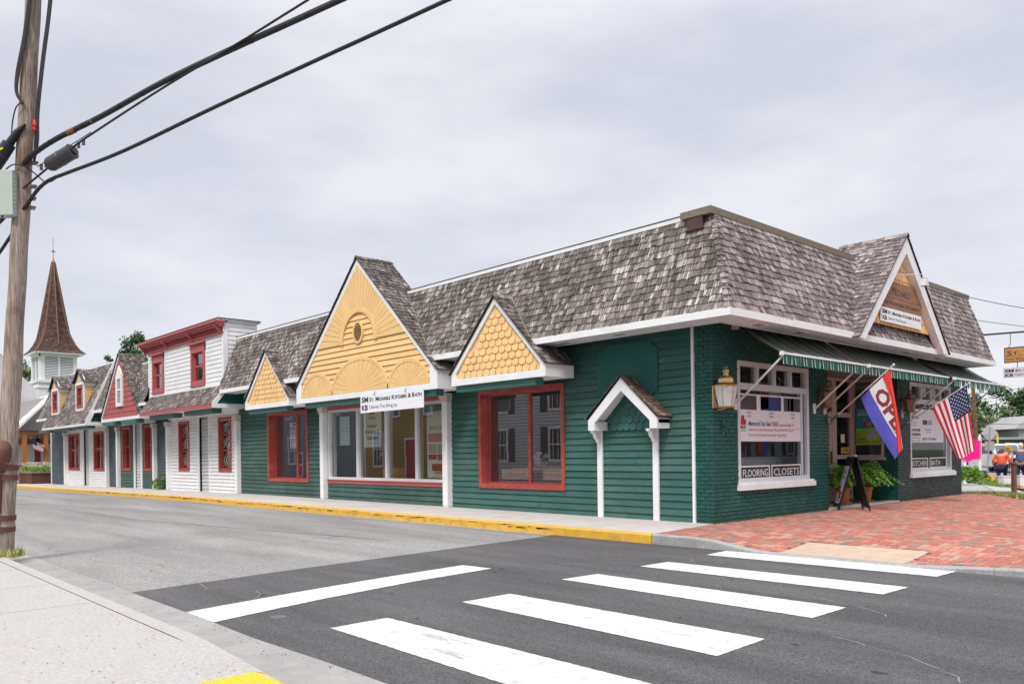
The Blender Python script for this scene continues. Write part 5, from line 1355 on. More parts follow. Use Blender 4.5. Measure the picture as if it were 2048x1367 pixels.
lantern((.0, 8.24, 2.36), 1, 0, 'tarnished copper lantern on the brick pier right of the shop door', OLDC, .78, dim=True)
for y_, lab in ((.30, 'empty green flag bracket on the brick corner below the brass lantern'),):
    r_ = thing('flag_bracket', lab, 'bracket', (0, y_, 1.75)); b = MB(); b.box((.012, y_-.03, 1.60), (.03, y_+.03, 1.86)); b.build('bracket_plate', GTRIM, r_)
    b = MB(); b.tube([(.03, y_, 1.72), (.18, y_, 1.86)], .022, 8); b.tube([(.03, y_, 1.64), (.12, y_, 1.78)], .01, 6); b.build('bracket_socket', GTRIM, r_)

# ------------------------------------------------------------------ flags
CLR = mat('flag_red', (.55, .015, .03), .8, .06, 4); CLW = mat('flag_white', (.72, .72, .76), .8, .05, 4); CLB = mat('flag_navy', (.025, .03, .12), .8, .06, 4)
OPR = mat('open_flag_red', (.72, .045, .03), .75, .05, 4); OPB = mat('open_flag_blue', (.10, .10, .50), .75, .10, 4); OPL = mat('open_flag_letters', (.24, .04, .045), .75)
WPOLE = mat('flagpole_white', (.66, .60, .57), .4, .05)
def lerp(a, b, t): return a + (b-a)*t
def flag_pole(parent, base, tip, bracket_m):
    b = MB(); base = Vector(base); tip = Vector(tip); b.tube([base, tip], .0135, 8); b.build('flagpole', WPOLE, parent)
    b = MB(); b.lathe(tuple(tip), [(.004, -.03), (.02, -.02), (.028, 0), (.02, .02), (.004, .03)], 10); d = (tip-base).normalized()
    b.tube([tip-d*.07, tip-d*.05], .022, 8); b.build('finial', WPOLE, parent)
    b = MB(); b.tube([base-d*.10, base+d*.10], .024, 8); b.box((0.012, base.y-.03, base.z-.22), (.032, base.y+.03, base.z+.06)); b.tube([(.03, base.y, base.z-.18), base], .012, 6); b.build('pole_bracket', bracket_m, parent)
def surf(nu, nv, f, seg):
    """seg(u,v)->material index ; f(u,v)->Vector"""
    b = MB(); P = [[f(i/nu, j/nv) for i in range(nu+1)] for j in range(nv+1)]
    for j in range(nv):
        for i in range(nu): b.face([P[j][i], P[j][i+1], P[j+1][i+1], P[j+1][i]], seg((i+.5)/nu, (j+.5)/nv))
    return b
def weld(o):
    bm = bmesh.new(); bm.from_mesh(o.data); bmesh.ops.remove_doubles(bm, verts=bm.verts, dist=.0004); bm.to_mesh(o.data); bm.free()
    o.data.polygons.foreach_set('use_smooth', [True]*len(o.data.polygons)); return o
FY = 4.30
fl = thing('open_flag', 'red, white and blue flag reading OPEN on a white pole over the sandwich board', 'flag', (0, FY, 2.0), 'flags on the brick front')
flag_pole(fl, (.17, FY, 1.97), (1.41, FY, 2.985), GTRIM)
P1 = Vector((.73, FY, 2.36)); P2 = Vector((1.345, FY, 2.885)); hu = (P2-P1)
UB, UW = .30, .74
def openf(u, v):
    Lp = P1 + (Vector((1.41, FY, 1.08)) - P1)*v + Vector((-.03*math.sin(v*math.pi), 0, 0))
    W0 = hu.length; Tp = P2 + (Vector((1.56, FY, 1.30)) - P2)*v + Vector((.02*math.sin(v*math.pi), 0, 0))
    dirw = (Tp - Lp); W = dirw.length; nat = .86*u
    if v < .02: d = u*W
    else:
        k = min(1, v*4); d = lerp(u*W, min(nat, W-.012), k)
    p = Lp + dirw.normalized()*d
    p.y += .012*math.sin(u*9+v*4)*v - .02*math.sin(v*5)
    return p
b = surf(30, 40, lambda u, v: openf(u*.76, v), lambda u, v: 0 if u*.76 < UB else 1)
def redw(v):
    K = [(0, .215), (.1, .16), (.3, .085), (.6, .085), (.8, .12), (1, .165)]
    for (a, c), (d_, e) in zip(K[:-1], K[1:]):
        if v <= d_: return c + (e-c)*(v-a)/(d_-a)
    return K[-1][1]
weld(b.build('flag_cloth', [OPB, CLW], fl))
def redf(u, v):
    Lp = openf(0, v); Tp = P2 + (Vector((1.56, FY, 1.30)) - P2)*v + Vector((.02*math.sin(v*math.pi), 0, 0))
    dirw = (Tp-Lp); W = dirw.length; rw2 = redw(v)
    p = Lp + dirw.normalized()*(W - rw2*(1-u)); p.y += -.022*min(1, v*6) - .02*math.sin(v*5) + .016*math.sin(u*7+v*3)*v
    return p
weld(surf(12, 36, redf, lambda u, v: 0).build('flag_cloth', OPR, fl))
vv, ff = text_mesh('OPEN', .30, bold=.012); x0_ = min(p[0] for p in vv); x1_ = max(p[0] for p in vv)
# subdivide the lettering so that it follows the cloth
bm = bmesh.new(); vs = [bm.verts.new((x, y, 0)) for x, y in vv]
for q in ff:
    try: bm.faces.new([vs[i] for i in q])
    except ValueError: pass
bmesh.ops.triangulate(bm, faces=bm.faces); bmesh.ops.subdivide_edges(bm, edges=bm.edges, cuts=2, use_grid_fill=True)
b = MB(); VV = []
for v_ in bm.verts:
    vv_ = .10 + (v_.co.x-x0_)/(x1_-x0_)*.86; uu = .36 + v_.co.y/.21*.30
    p = openf(min(uu, .76), vv_); p.y -= .005; VV.append(p)
bm.verts.index_update(); FF = [tuple(v.index for v in f.verts) for f in bm.faces]
def okf(f):
    c = sum((VV[i] for i in f), Vector())/len(f); v0_ = sum(.10 + (bm.verts[i].co.x-x0_)/(x1_-x0_)*.86 for i in f)/len(f); Lp = openf(0, v0_)
    Tp = P2 + (Vector((1.56, FY, 1.30)) - P2)*v0_; W = (Tp-Lp).length; return (c-Lp).length < W - redw(v0_) + .02
bm.verts.ensure_lookup_table(); b.mesh(VV, [f for f in FF if okf(f)]); b.build('lettering', OPL, fl); bm.free()
# stars and stripes
def us_flag(name, label, H1, H2, B1, B2, fold, group, parent=None, nu=52, nv=44, stars=True, pole=None):
    o = thing(name, label, 'flag', tuple(H1), group) if parent is None else parent
    H1, H2, B1, B2 = map(Vector, (H1, H2, B1, B2)); nrm = (H2-H1).cross(B1-H1).normalized()
    def f(u, v):
        p = (H1 + (H2-H1)*u)*(1-v) + (B1 + (B2-B1)*u)*v
        return p + nrm*fold*(math.sin(u*11+v*2.2)*v + .5*math.sin(u*5 - v*4)*v) + Vector((0, 0, -.06*math.sin(math.pi*u)*v*fold*20)) + (H1-H2)*.05*math.sin(math.pi*v)*u*0
    def seg(u, v): return 1 if (u > 6/13 and v < .40) else (0 if int(u*13) % 2 == 0 else 2)
    weld(surf(nu, nv, f, seg).build('flag_cloth', [CLR, CLB, CLW], o))
    if stars:
        b = MB()
        for side in (1, -1):
            for r_i in range(9):
                nc = 6 if r_i % 2 == 0 else 5
                for c_i in range(nc):
                    uc = 6/13 + (7/13)*(r_i+1)/10; vc = .40*((c_i*2 + (1 if nc == 6 else 2)))/12
                    pts = []
                    for k in range(10):
                        a = math.pi/2 + k*math.pi/5; rr = (.026 if k % 2 == 0 else .0105)
                        pts.append(f(uc + rr*math.cos(a)*.95, vc + rr*math.sin(a)*.62) + nrm*.004*side)
                    c0_ = f(uc, vc) + nrm*.004*side
                    b.mesh([c0_] + pts, [(0, k+1, (k+1) % 10+1) for k in range(10)])
        b.build('stars', CLW, o)
    return o
UY = 8.02
uf = us_flag('american_flag', 'large American flag on a white pole at the right end of the brick front', (.775, UY, 2.275), (1.55, UY, 2.735), (1.30, UY, 1.02), (1.70, UY, 1.25), .035, 'flags on the brick front')
flag_pole(uf, (.13, UY, 1.86), (1.60, UY, 2.785), GTRIM)

# ------------------------------------------------------------------ sandwich board and plant pots
sb = thing('sandwich_board', 'black A-frame sandwich board with a white and red poster on the brick paving', 'sign', (.3, 4.8, 0))
def panel_frame(A, Bp, top_c, m, inner=None):
    A = Vector(A); Bp = Vector(Bp); Wd = (Bp-A); T = Vector(top_c) - Wd/2
    H = T - A; n_ = Wd.cross(H).normalized()
    b = MB(); w_ = .045; Wn = Wd.normalized(); Hn = H.normalized(); L_ = H.length
    b.obox(A, Wn*w_, H, n_*.03); b.obox(Bp - Wn*w_, Wn*w_, H, n_*.03); b.obox(A + Hn*.07, Wd, Hn*.05, n_*.03); b.obox(T - Hn*.18, Wd, Hn*.16, n_*.03)
    b.obox(A + Wn*w_ + Hn*.12, Wd - Wn*2*w_, Hn*(L_-.30), n_*.012)
    for k in range(6): b.obox(A + Wn*w_ + Hn*(.16 + k*.155) - n_*.012, Wd - Wn*2*w_, Hn*.02, n_*.014)
    return b, A, Wn, Hn, n_, L_, Wd.length
top = Vector((.33, 4.78, 1.14))
b, A, Wn, Hn, n_, L_, WL = panel_frame((-.18, 4.96, 0), (.19, 4.43, 0), top + Vector((-.015, -.01, 0)), BLACK); f_ = b.build('front_panel', BLACK, sb)
if n_.dot(Vector((-1, -1, 0))) < 0: n2_ = -n_
else: n2_ = n_
side_off = n_*.035 if n_.dot(CAM - top) > 0 else -n_*.022
Pf = A + side_off
b = MB(); b.face([Pf+Wn*.06+Hn*.13, Pf+Wn*(WL-.06)+Hn*.13, Pf+Wn*(WL-.06)+Hn*(L_-.22), Pf+Wn*.06+Hn*(L_-.22)]); b.build('poster_sheet', PAPERB, f_)
b = MB(); q = Pf + n_*(.002 if side_off.dot(n_) > 0 else -.002)
for (a, c, d_, e) in ((.08, .36, .30, .52), (.30, .24, .52, .40)): b.face([q+Wn*a+Hn*c, q+Wn*d_+Hn*c, q+Wn*d_+Hn*e, q+Wn*a+Hn*e])
b.build('print', REDL, f_)
b = MB()
put_text(b, 'SALE', .12, q+Wn*.15+Hn*.80, Wn, Hn, width=.32); put_text(b, 'KITCHEN', .1, q+Wn*.12+Hn*.68, Wn, Hn, width=.38)
for k in range(5): put_text(b, 'BATHS', .05, q+Wn*.10+Hn*(.56+.0*k) - Hn*0 , Wn, Hn, width=.2) if k == 0 else None
put_text(b, 'OPEN', .08, q+Wn*.15+Hn*.17, Wn, Hn, width=.3); b.build('lettering', INKN, f_)
b, *_ = panel_frame((.42, 5.08, 0), (.80, 4.58, 0), top + Vector((.03, .02, 0)), BLACK); b.build('rear_panel', BLACK, sb)
b = MB(); b.tube([top + Vector((-.2, .27, .02)), top + Vector((.2, -.27, .02))], .014, 6); b.build('hinge', ALU, sb)
TERR = mat('terracotta', (.50, .17, .06), .8, .1, 8); SOIL = mat('soil', (.03, .02, .015), .95)
LEAFY = mat('fern_leaf', (.13, .27, .03), .6, .35, 6, island=.35); LEAFD = mat('dark_leaf', (.035, .095, .02), .6, .3, 6, island=.35)
def fern(loc, label, r=.20, n=46, ln=.75, grp='potted ferns in the shop entrance', seed=1, stand=.0):
    x, y, z = loc; o = thing('potted_fern', label, 'plant', loc, grp); rnd = random.Random(seed); r = r*.8
    b = MB(); b.lathe((x, y, z), [(r*1.15, 0), (r*1.2, .03), (r*.72, .032), (r*.95, .30+stand), (r*1.05, .30+stand), (r*1.05, .36+stand), (r*.9, .36+stand)], 18); b.build('plant_pot', TERR, o)
    b = MB(); b.lathe((x, y, z), [(r*.9, .33+stand), (r*.88, .345+stand)], 14); b.build('soil', SOIL, o)
    b = MB()
    for k in range(n):
        a = rnd.uniform(0, 2*math.pi); L_ = ln*rnd.uniform(.55, 1.1); upv = rnd.uniform(.35, 1.15); pts = []
        for i in range(9):
            t = i/8; rr = L_*t*(.35+.65*t)*(1.15-upv*.5); zz = z + .36+stand + upv*L_*(t*2.1 - t*t*2.0)*1.0
            pts.append(Vector((x + rr*math.cos(a+.3*t), y + rr*math.sin(a+.3*t), max(zz, z+.04))))
        for i in range(8):
            p, q_ = pts[i], pts[i+1]; d = (q_-p); s = d.cross(Vector((0, 0, 1))).normalized()
            for sgn in (-1, 1):
                for h_ in (0, .5):
                    base = p + d*h_; w_ = .10*math.sin(math.pi*min(1, (i+.6+h_)/9.0))+.012
                    tip = base + s*sgn*w_ + d*.35 + Vector((0, 0, -.012))
                    b.face([base, base+d*.32, tip])
        b.face([pts[0]+Vector((.004, 0, 0)), pts[4], pts[8], pts[4]+Vector((.006, .006, 0))])
    b.build('fronds', LEAFY, o); return o
fern((-.40, 7.05, .03), 'bright green fern in a terracotta pot beside the entrance wall', seed=3, ln=1.0, n=120)
fern((-.62, 6.35, .03), 'spreading fern in a terracotta pot behind the sandwich board', seed=5, ln=.95, n=95)
fern((-.55, 5.0, .03), 'drooping fern at the left side of the entrance, mostly hidden by the brick pier', seed=9, ln=.70, n=26, r=.17)

# ------------------------------------------------------------------ hanging sign on an iron arm
hs = thing('sign_arm', 'long black iron arm holding the hanging shop signs past the right end of the roof', 'bracket', (.05, 12.6, 4.42))
b = MB(); b.tube([(-.25, 12.6, 4.46), (3.2, 12.6, 4.36)], .024, 8); b.build('arm', BLACK, hs)
b = MB(); b.box((-.3, 12.2, 4.30), (-.22, 12.7, 4.60)); b.build('wall_plate', BLACK, hs)
b = MB(); b.tube([(-2.5, 6.2, 5.2), (-2.35, 6.2, 6.30)], .03, 6); b.build('mast', BLACK, shop)
SF = mat('hanging_sign_white', (.62, .60, .64), .5, .03)
h1 = board('hanging_sign', 'varnished wooden sign with black lettering hanging from the iron arm', (1.02, 12.58, 3.60), (1, 0, .0), Z, 1.9, .42, WOODS, t=.045, border=(.018, mat('sign_border_brown', (.07, .03, .02), .6)), group='signs hanging from the iron arm',
      texts=[('St. Michaels', .07, .205, .17, INKB, dict(smallcaps=True, width=1.52)), ('Fine Woodworking And Cabinetry', .06, .055, .12, mat('brown_ink', (.12, .04, .015), .7), dict(smallcaps=True, width=1.70))], rects=[(.04, .175, 1.86, .18, INKB)])
b = MB()
for x_ in (1.14, 2.75): b.tube([(x_+.03, 12.6, 4.40), (x_+.03, 12.6, 4.10), (x_-.01, 12.6, 4.07), (x_, 12.6, 4.02)], .008, 6)
build_each(b, 'hanger_rod', BLACK, h1)
h2 = board('hanging_sign', 'white lettered sign hanging below the varnished wooden sign', (.99, 12.59, 3.19), (1, 0, .0), Z, 1.9, .275, SF, t=.02, texts=SMKB(1.9, .275), group='signs hanging from the iron arm')
b = MB()
for x_ in (1.33, 2.6): b.tube([(x_, 12.6, 3.61), (x_, 12.6, 3.45)], .009, 6)
build_each(b, 'hanger_rod', BLACK, h2)

# ------------------------------------------------------------------ utility pole with cables
POLEW = mat('weathered_pole_wood', (.33, .265, .225), .9, .55, 5, grain=(14, 14, .5), bump=1.0, bscale=12, stain=(1.2, .8, (.15, .085, .065)))
def pole_c(z): return Vector((-5.16 + .37*(z+.04)/7.84*1.0, -9.96 + .40*(z+.04)/7.84, z))
up_ = thing('utility_pole', 'weathered grey wooden utility pole leaning at the left kerb with cables and boxes', 'utility pole', (-5.16, -9.96, -.04))
b = MB(); zs = [-.06 + 10.2*k/60 for k in range(61)]
b.tube([pole_c(z) + Vector((.004*math.sin(z*7), .004*math.cos(z*5), 0)) for z in zs], [.100 + .045*math.exp(-max(z, 0)/3.2) + .003*math.sin(z*3.1) for z in zs], 20); b.build('shaft', POLEW, up_, smooth=True)
RUST = mat('rust_brown_conduit', (.125, .048, .035), .45, .15, 4, stain=(3, .5, (.2, .11, .09)))
b = MB(); tc = lambda z, o=0: pole_c(z) + (-rt*.085 - fw*.14)*1 + rt*o
b.tube([tc(-.05), tc(.5), tc(1.0), tc(1.30)], .125, 14); b.tube([tc(1.18), tc(1.22)+rt*.02, tc(1.34)+rt*.045, tc(1.44)+rt*.07+fw*.02, tc(1.50)+rt*.09+fw*.06, tc(1.54)+rt*.10+fw*.11], [.125, .145, .15, .14, .11, .05], 16)
b.build('conduit_cover', RUST, up_, smooth=True)
for z_ in (.33, .49, 1.06, 1.20):
    b = MB(); b.tube([pole_c(z_ - .035) - fw*.01, pole_c(z_+.035) - fw*.01], .158, 20, cap=True); b.build('strap', RUST, up_)
    b = MB(); c0_ = pole_c(z_+.045)
    for k in range(7): p = c0_ - fw*.168 + rt*(-.03 + .028*k); b.obox(p, rt*.010, Z*.004, -fw*.006)
    build_each(b, 'strap_label', PAPER, up_)
GBOX = mat('grey_green_cabinet', (.42, .47, .42), .5, .03)
b = MB(); c = pole_c(5.0); o = c - rt*.27 - fw*.20 - Z*.30; b.obox(o, rt*.27 - fw*.02, fw*.16, Z*.62); b.obox(o - fw*.008 - rt*.008 + Z*.615, rt*.285, fw*.17, Z*.015); b.build('cabinet', GBOX, up_, bevel=.008)
b = MB(); 
for k in range(9): b.obox(o + rt*.271 + fw*.02 + Z*(.05+.06*k), rt*.006, fw*.02, Z*.03)
b.build('cabinet_hinge', ALU, up_)
b = MB(); b.tube([o + rt*.06 - Z*.0, o + rt*.08 - Z*.10, o + rt*.05 - Z*.16], .012, 6); b.tube([o + rt*.12 - Z*.0, o + rt*.10 - Z*.08, o + rt*.06 - Z*.13], .01, 6); b.build('cabinet_lead', BLACK, up_)
CAB = mat('cable_black', (.022, .02, .024), .55, .25, 8); CABR = mat('cable_rust', (.20, .09, .04), .8, .3)
def smooth_path(P, n=6):
    P = [Vector(p) for p in P]; out = []
    for i in range(len(P)-1):
        p0 = P[max(i-1, 0)]; p1 = P[i]; p2 = P[i+1]; p3 = P[min(i+2, len(P)-1)]
        for k in range(n):
            t = k/n; out.append(.5*((2*p1) + (p2-p0)*t + (2*p0-5*p1+4*p2-p3)*t*t + (3*p1-p0-3*p2+p3)*t**3))
    out.append(P[-1]); return out
def cable(label, P, r, wrap=None, grp='cables running from the pole over the street', name='overhead_cable', m=None):
    b = MB(); sp = smooth_path(P); b.tube(sp, r, 8)
    o = b.build(name, m or CAB, None, smooth=True, label=label, cat='cable', group=grp)
    return sp, o
def extend(P, L_): P = [Vector(p) for p in P]; d = (P[-1]-P[-2]).normalized(); return P + [P[-1] + d*L_*.5 + Z*.03, P[-1] + d*L_ + Z*.15]
cA = [(-4.84, -9.72, 5.42), (-4.68, -9.62, 5.56), (-4.26, -9.43, 5.70), (-3.63, -9.03, 5.92), (-2.62, -8.52, 6.21), (-1.39, -7.92, 6.46), (-.26, -7.28, 6.74)]
cB = [(-4.85, -9.72, 4.80), (-4.76, -9.66, 4.90), (-4.66, -9.60, 5.02), (-4.53, -9.54, 5.11), (-4.32, -9.46, 5.17), (-4.04, -9.33, 5.21), (-3.19, -8.85, 5.39), (-1.88, -8.17, 5.73), (-.4, -7.44, 6.06), (1.15, -6.79, 6.32)]
cC = [(-4.84, -9.72, 5.10), (-4.50, -9.50, 5.33), (-3.97, -9.26, 5.57), (-3.65, -9.06, 5.74), (-2.62, -8.52, 6.14), (-1.47, -8.01, 6.45), (-.7, -7.62, 6.72)]
spA, oA = cable('thick upper cable with rusty bands rising from the pole to the top of the sky', extend(cA, 16), .034)
spB, oB = cable('lower thick cable sweeping from the pole to the top centre', extend(cB, 16), .024)
spC, oC = cable('thin cable running through the grey splice case beside the upper cable', extend(cC, 16), .014)
cable('thin steel strand beside the upper thick cable', extend([Vector(p) + Z*.05 + rt*.02 for p in cA[1:]], 16), .007)
for sp, o_, r_ in ((spA, oA, .039), (spB, oB, .028)):   # lashing bands
    b = MB(); b2 = MB(); k = 2
    while k < len(sp)-3:
        d = (sp[k+1]-sp[k]).normalized(); (b2 if random.random() < .10 and r_ > .03 else b).tube([sp[k], sp[k] + d*(.008 if random.random() < .8 else .03)], r_-.003, 8); k += random.choice((1, 1, 2, 3))
    if b.f: b.build('lashing', BLACK, o_)
    b2.tube([sp[14], sp[14]+(sp[15]-sp[14]).normalized()*.12], r_+.002, 8) if r_ > .03 else None
    if b2.f: b2.build('rusty_band', CABR, o_)
# splice case on the thin cable
spl = thing('splice_case', 'dark grey ribbed cylinder splice case hanging on the thin cable right of the pole', 'splice case', (-4.1, -9.35, 5.42))
SPM = mat('splice_grey', (.055, .05, .06), .4, .15, 8)
p0 = Vector((-4.33, -9.50, 5.345)); p1 = Vector((-3.99, -9.28, 5.50)); d = (p1-p0)
b = MB(); b.tube([p0 - d*.04, p0, p0+d*.1, p0+d*.5, p0+d*.52, p0+d*.54, p0+d*.9, p1, p1+d*.03], [.05, .075, .098, .098, .104, .098, .098, .105, .075], 20); b.build('case', SPM, spl)
b = MB(); b.tube([p1 + d*.02, p1 + d*.10], .06, 14); b.build('end_cap', BLACK, spl)
b = MB(); b.tube([p0 - d*.45 + Z*.075, p1 + d*.75 + Z*.11], .006, 6); b.build('strand', CAB, spl)
b = MB()
for k in (-.32, -.12, 1.22, 1.42): q = p0 + d*k; b.obox(q - rt*.015 + Z*.0, rt*.04, fw*.012, Z*.085)
build_each(b, 'clamp', ALU if 0 else SPM, spl)
sp2 = thing('splice_case', 'black splice case with a small yellow tag left of the pole', 'splice case', (-5.1, -10.1, 5.5))
q0 = pole_c(5.36) - rt*.34 - fw*.16; q1 = pole_c(5.72) - rt*.13 - fw*.14; dd = q1-q0
b = MB(); b.tube([q0-dd*.1, q0, q0+dd*.5, q0+dd*.52, q0+dd*.54, q1], [.05, .092, .092, .098, .092, .085], 18); b.build('case', mat('splice_black', (.02, .022, .03), .35, .1), sp2)
b = MB(); b.tube([q1, q1+dd*.45+rt*.0, q1+dd*.75+rt*.04], [.055, .045, .02], 12); b.build('end_cap', BLACK, sp2)
b = MB(); cpt = q0+dd*.62 - fw*.094; b.obox(cpt + rt*.01, rt*.05+Z*.02, Z*.028, -fw*.004); b.build('yellow_tag', mat('tag_yellow', (.75, .62, .02), .5), sp2)
for P_, r_, lab in (([(q0 - rt*.0), q0 - rt*.25 - Z*.35, q0 - rt*.8 - Z*1.3], .03, 'cable dropping to the left edge below the black splice case'),):
    cable(lab, P_, r_, grp='cables left of the pole')
c5 = pole_c(4.62)
cable('cable passing behind the grey cabinet toward the lower left', [pole_c(4.9) + fw*.12, c5 - rt*.12 + fw*.1, pole_c(4.05) - rt*.5 + fw*.1, pole_c(3.4) - rt*1.1], .022, grp='cables left of the pole')
cable('upper cable leaving the pole toward the left edge', [pole_c(5.1) - rt*.10 + fw*.14, pole_c(4.72) - rt*.34 + fw*.1, pole_c(4.3) - rt*.72], .028, grp='cables left of the pole')
# risers up the shaft
ris = [(.05, .0, 0.0), (.075, .02, .010), (.028, -.01, -.012)]
for k, (o_, w0, w1) in enumerate(((.035, 0, 0), (.055, 0, 0), (.02, 0, 0), (.165, 0, 1), (.18, 0, 1), (.195, 0, 1))):
    if w1 == 0: P_ = [pole_c(9.6) + rt*(o_+.04) - fw*.125, pole_c(8.2) + rt*(o_+.02) - fw*.14, pole_c(7.3) + rt*(o_-.03) - fw*.145, pole_c(6.7) + rt*(o_-.10) - fw*.155, pole_c(6.42) + rt*(-.085+o_*.6) - fw*.15, pole_c(6.28) + rt*(.01+o_*.5) - fw*.14]
    else: P_ = [pole_c(9.6) + rt*(o_+.13) - fw*.03, pole_c(7.8) + rt*(o_+.09) - fw*.04, pole_c(6.9) + rt*(o_+.03) - fw*.04, pole_c(6.2) + rt*(o_-.01) - fw*.03, pole_c(5.8) + rt*(o_+.005*(k-4)) - fw*.03, pole_c(5.5) + rt*(.13) + fw*.02]
    cable('black riser cable running up the pole shaft, strand %s' % ['left of three on the face', 'middle of three on the face', 'right of three on the face', 'inner of three at the right side', 'middle of three at the right side', 'outer of three at the right side'][k], P_, .013 if k % 3 else .016, grp='riser cables on the pole', name='riser_cable')
cable('thin cable curling round the pole left of the risers', [pole_c(6.30) - fw*.145 + rt*.02, pole_c(6.22) - fw*.15 - rt*.06, pole_c(6.08) - rt*.155 - fw*.06, pole_c(5.85) - rt*.15 - fw*.08, pole_c(5.74) - rt*.13 - fw*.12], .009, grp='riser cables on the pole', name='riser_cable')
cable('thin cable looping across the pole above the grey cabinet', [pole_c(5.36) - rt*.16 - fw*.14, pole_c(5.42) - rt*.05 - fw*.15, pole_c(5.40) + rt*.10 - fw*.13, pole_c(5.30) + rt*.22 - fw*.02, pole_c(5.22) + rt*.32, pole_c(5.24) + rt*.42, pole_c(5.31) + rt*.50], .009, grp='riser cables on the pole', name='riser_cable')
b = MB()
for z_, s in ((6.02, .035), (5.96, .03)): b.lathe(tuple(pole_c(z_) + rt*.15 - fw*.05), [(s*.6, -.05), (s, -.02), (s*.8, .02), (s*.5, .06)], 8)
build_each(b, 'red_insulator', mat('red_insulator_m', (.5, .02, .015), .35), up_)
b = MB()
for z_ in (5.45, 5.12, 4.95, 4.82): q = pole_c(z_) + rt*.12 - fw*.03; b.obox(q, rt*.09, -fw*.03, Z*.05); b.tube([q + rt*.07, q + rt*.10 + Z*.05], .012, 6)
build_each(b, 'cable_clamp', OLDC, up_)
# weeds at the pole foot
def grass_tuft(name, label, c, n, rad, h, m, seed=0, cat='weeds', group=None, kind=None):
    rnd = random.Random(seed); b = MB(); x, y, z = c
    for _ in range(n):
        a = rnd.uniform(0, 6.28); r_ = rad*math.sqrt(rnd.random()); px, py = x+r_*math.cos(a), y+r_*math.sin(a); hh = h*rnd.uniform(.4, 1.1); a2 = rnd.uniform(0, 6.28); l_ = hh*rnd.uniform(.2, .8)
        w_ = rnd.uniform(.004, .009); s = Vector((-math.sin(a2), math.cos(a2), 0))*w_; tip = Vector((px+l_*math.cos(a2), py+l_*math.sin(a2), z+hh)); base = Vector((px, py, z)); mid = (base+tip)/2 + Vector((0, 0, hh*.12))
        b.mesh([base-s, base+s, mid+s*.8, mid-s*.8, tip], [(0, 1, 2, 3), (3, 2, 4)])
    if kind: return b.build(name, m, label=label, kind=kind, cat=cat)
    return b.build(name, m, label=label, cat=cat, group=group)
GRB = mat('grass_blades', (.15, .24, .05), .7, .3, 5, island=.4); DRYG = mat('dry_grass_blades', (.34, .33, .10), .7, .25, 5, island=.35)
grass_tuft('grass_tuft', 'yellow-green weeds at the foot of the utility pole', (-4.95, -10.05, -.05), 420, .33, .13, DRYG, 3)
# leafy weed at the wall foot
def leafy(name, label, c, n, R_, H_, m, seed, leaf=.06, group=None, cat='plant', parent=None):
    rnd = random.Random(seed); b = MB(); x, y, z = c
    for _ in range(n):
        a = rnd.uniform(0, 6.28); e = rnd.uniform(0, 1)**.7; rr = R_*math.sqrt(rnd.random()); p = Vector((x+rr*math.cos(a), y+rr*math.sin(a), z + H_*e*(1-.5*(rr/R_)**2)))
        d = Vector((rnd.uniform(-1, 1), rnd.uniform(-1, 1), rnd.uniform(-.3, 1))).normalized(); s = d.cross(Vector((rnd.uniform(-1, 1), rnd.uniform(-1, 1), rnd.uniform(-1, 1)))).normalized(); l_ = leaf*rnd.uniform(.6, 1.3)
        b.mesh([p, p+d*l_*.5+s*l_*.28, p+d*l_, p+d*l_*.5-s*l_*.28], [(0, 1, 2, 3)])
    return b.build(name, m, parent, label=label, cat=cat, group=group)
leafy('weed', 'leafy green weed growing at the foot of the white pilaster', (-27.3, -.22, -.07), 260, .30, .55, LEAFY, 4, .11)
# ------------------------------------------------------------------ trees
BARK = mat('bark', (.10, .075, .055), .95, .3, 8)
def leafm(n, c): return mat(n, c, .65, .35, .8, island=.5)
LF = [leafm('leaf_mid', (.065, .135, .024)), leafm('leaf_dark', (.035, .085, .018)), leafm('leaf_light', (.12, .20, .035))]
def tree(label, x, y, z, H, Rr, seed, m, n=7000, leaf=.22, trunk_h=.35, group=None, squash=1.0, clumps=26):
    rnd = random.Random(seed); o = thing('tree', label, 'tree', (x, y, z), group)
    b = MB(); th = H*trunk_h; b.tube([(x, y, z-.3), (x+.05*H*.1, y, z+th*.5), (x, y, z+th), (x+.1, y, z+H*.7)], [H*.026, H*.021, H*.016, H*.006], 9)
    cl = []
    for k in range(clumps):
        a = rnd.uniform(0, 6.28); e = rnd.random(); rr = Rr*math.sqrt(rnd.random())*math.sin(math.pi*(.18+.78*e))**.7; zz = z + th*.85 + (H-th*.85)*e*.93
        c = Vector((x+rr*math.cos(a), y+rr*math.sin(a), zz)); s = Rr*rnd.uniform(.20, .36)*(1.12-.45*e); cl.append((c, s))
        if k < 12: b.tube([(x, y, z+th*.9+.2*e), ((x+c.x)/2, (y+c.y)/2, (z+th+c.z)/2+.1*H*.3), tuple(c)], [H*.009, H*.006, H*.002], 5)
    b.build('trunk', BARK, o)
    b = MB(); tot = sum(s*s for c, s in cl)
    for c, s in cl:
        for _ in range(int(n*s*s/tot)):
            d = Vector((rnd.gauss(0, 1), rnd.gauss(0, 1), rnd.gauss(0, 1)*.8)).normalized(); r_ = s*(rnd.random()**.45)*rnd.uniform(.75, 1.18)
            p = c + d*r_; q = (d + Vector((rnd.uniform(-.8, .8), rnd.uniform(-.8, .8), rnd.uniform(-.3, .9)))).normalized(); t = q.cross(Vector((rnd.uniform(-1, 1), rnd.uniform(-1, 1), rnd.uniform(-1, 1)))).normalized(); u_ = q.cross(t); l_ = leaf*rnd.uniform(.5, 1.25)
            b.mesh([p-t*l_*.5, p+u_*l_*.3, p+t*l_*.5, p-u_*l_*.3], [(0, 1, 2, 3)])
    b.build('crown', m, o); return o
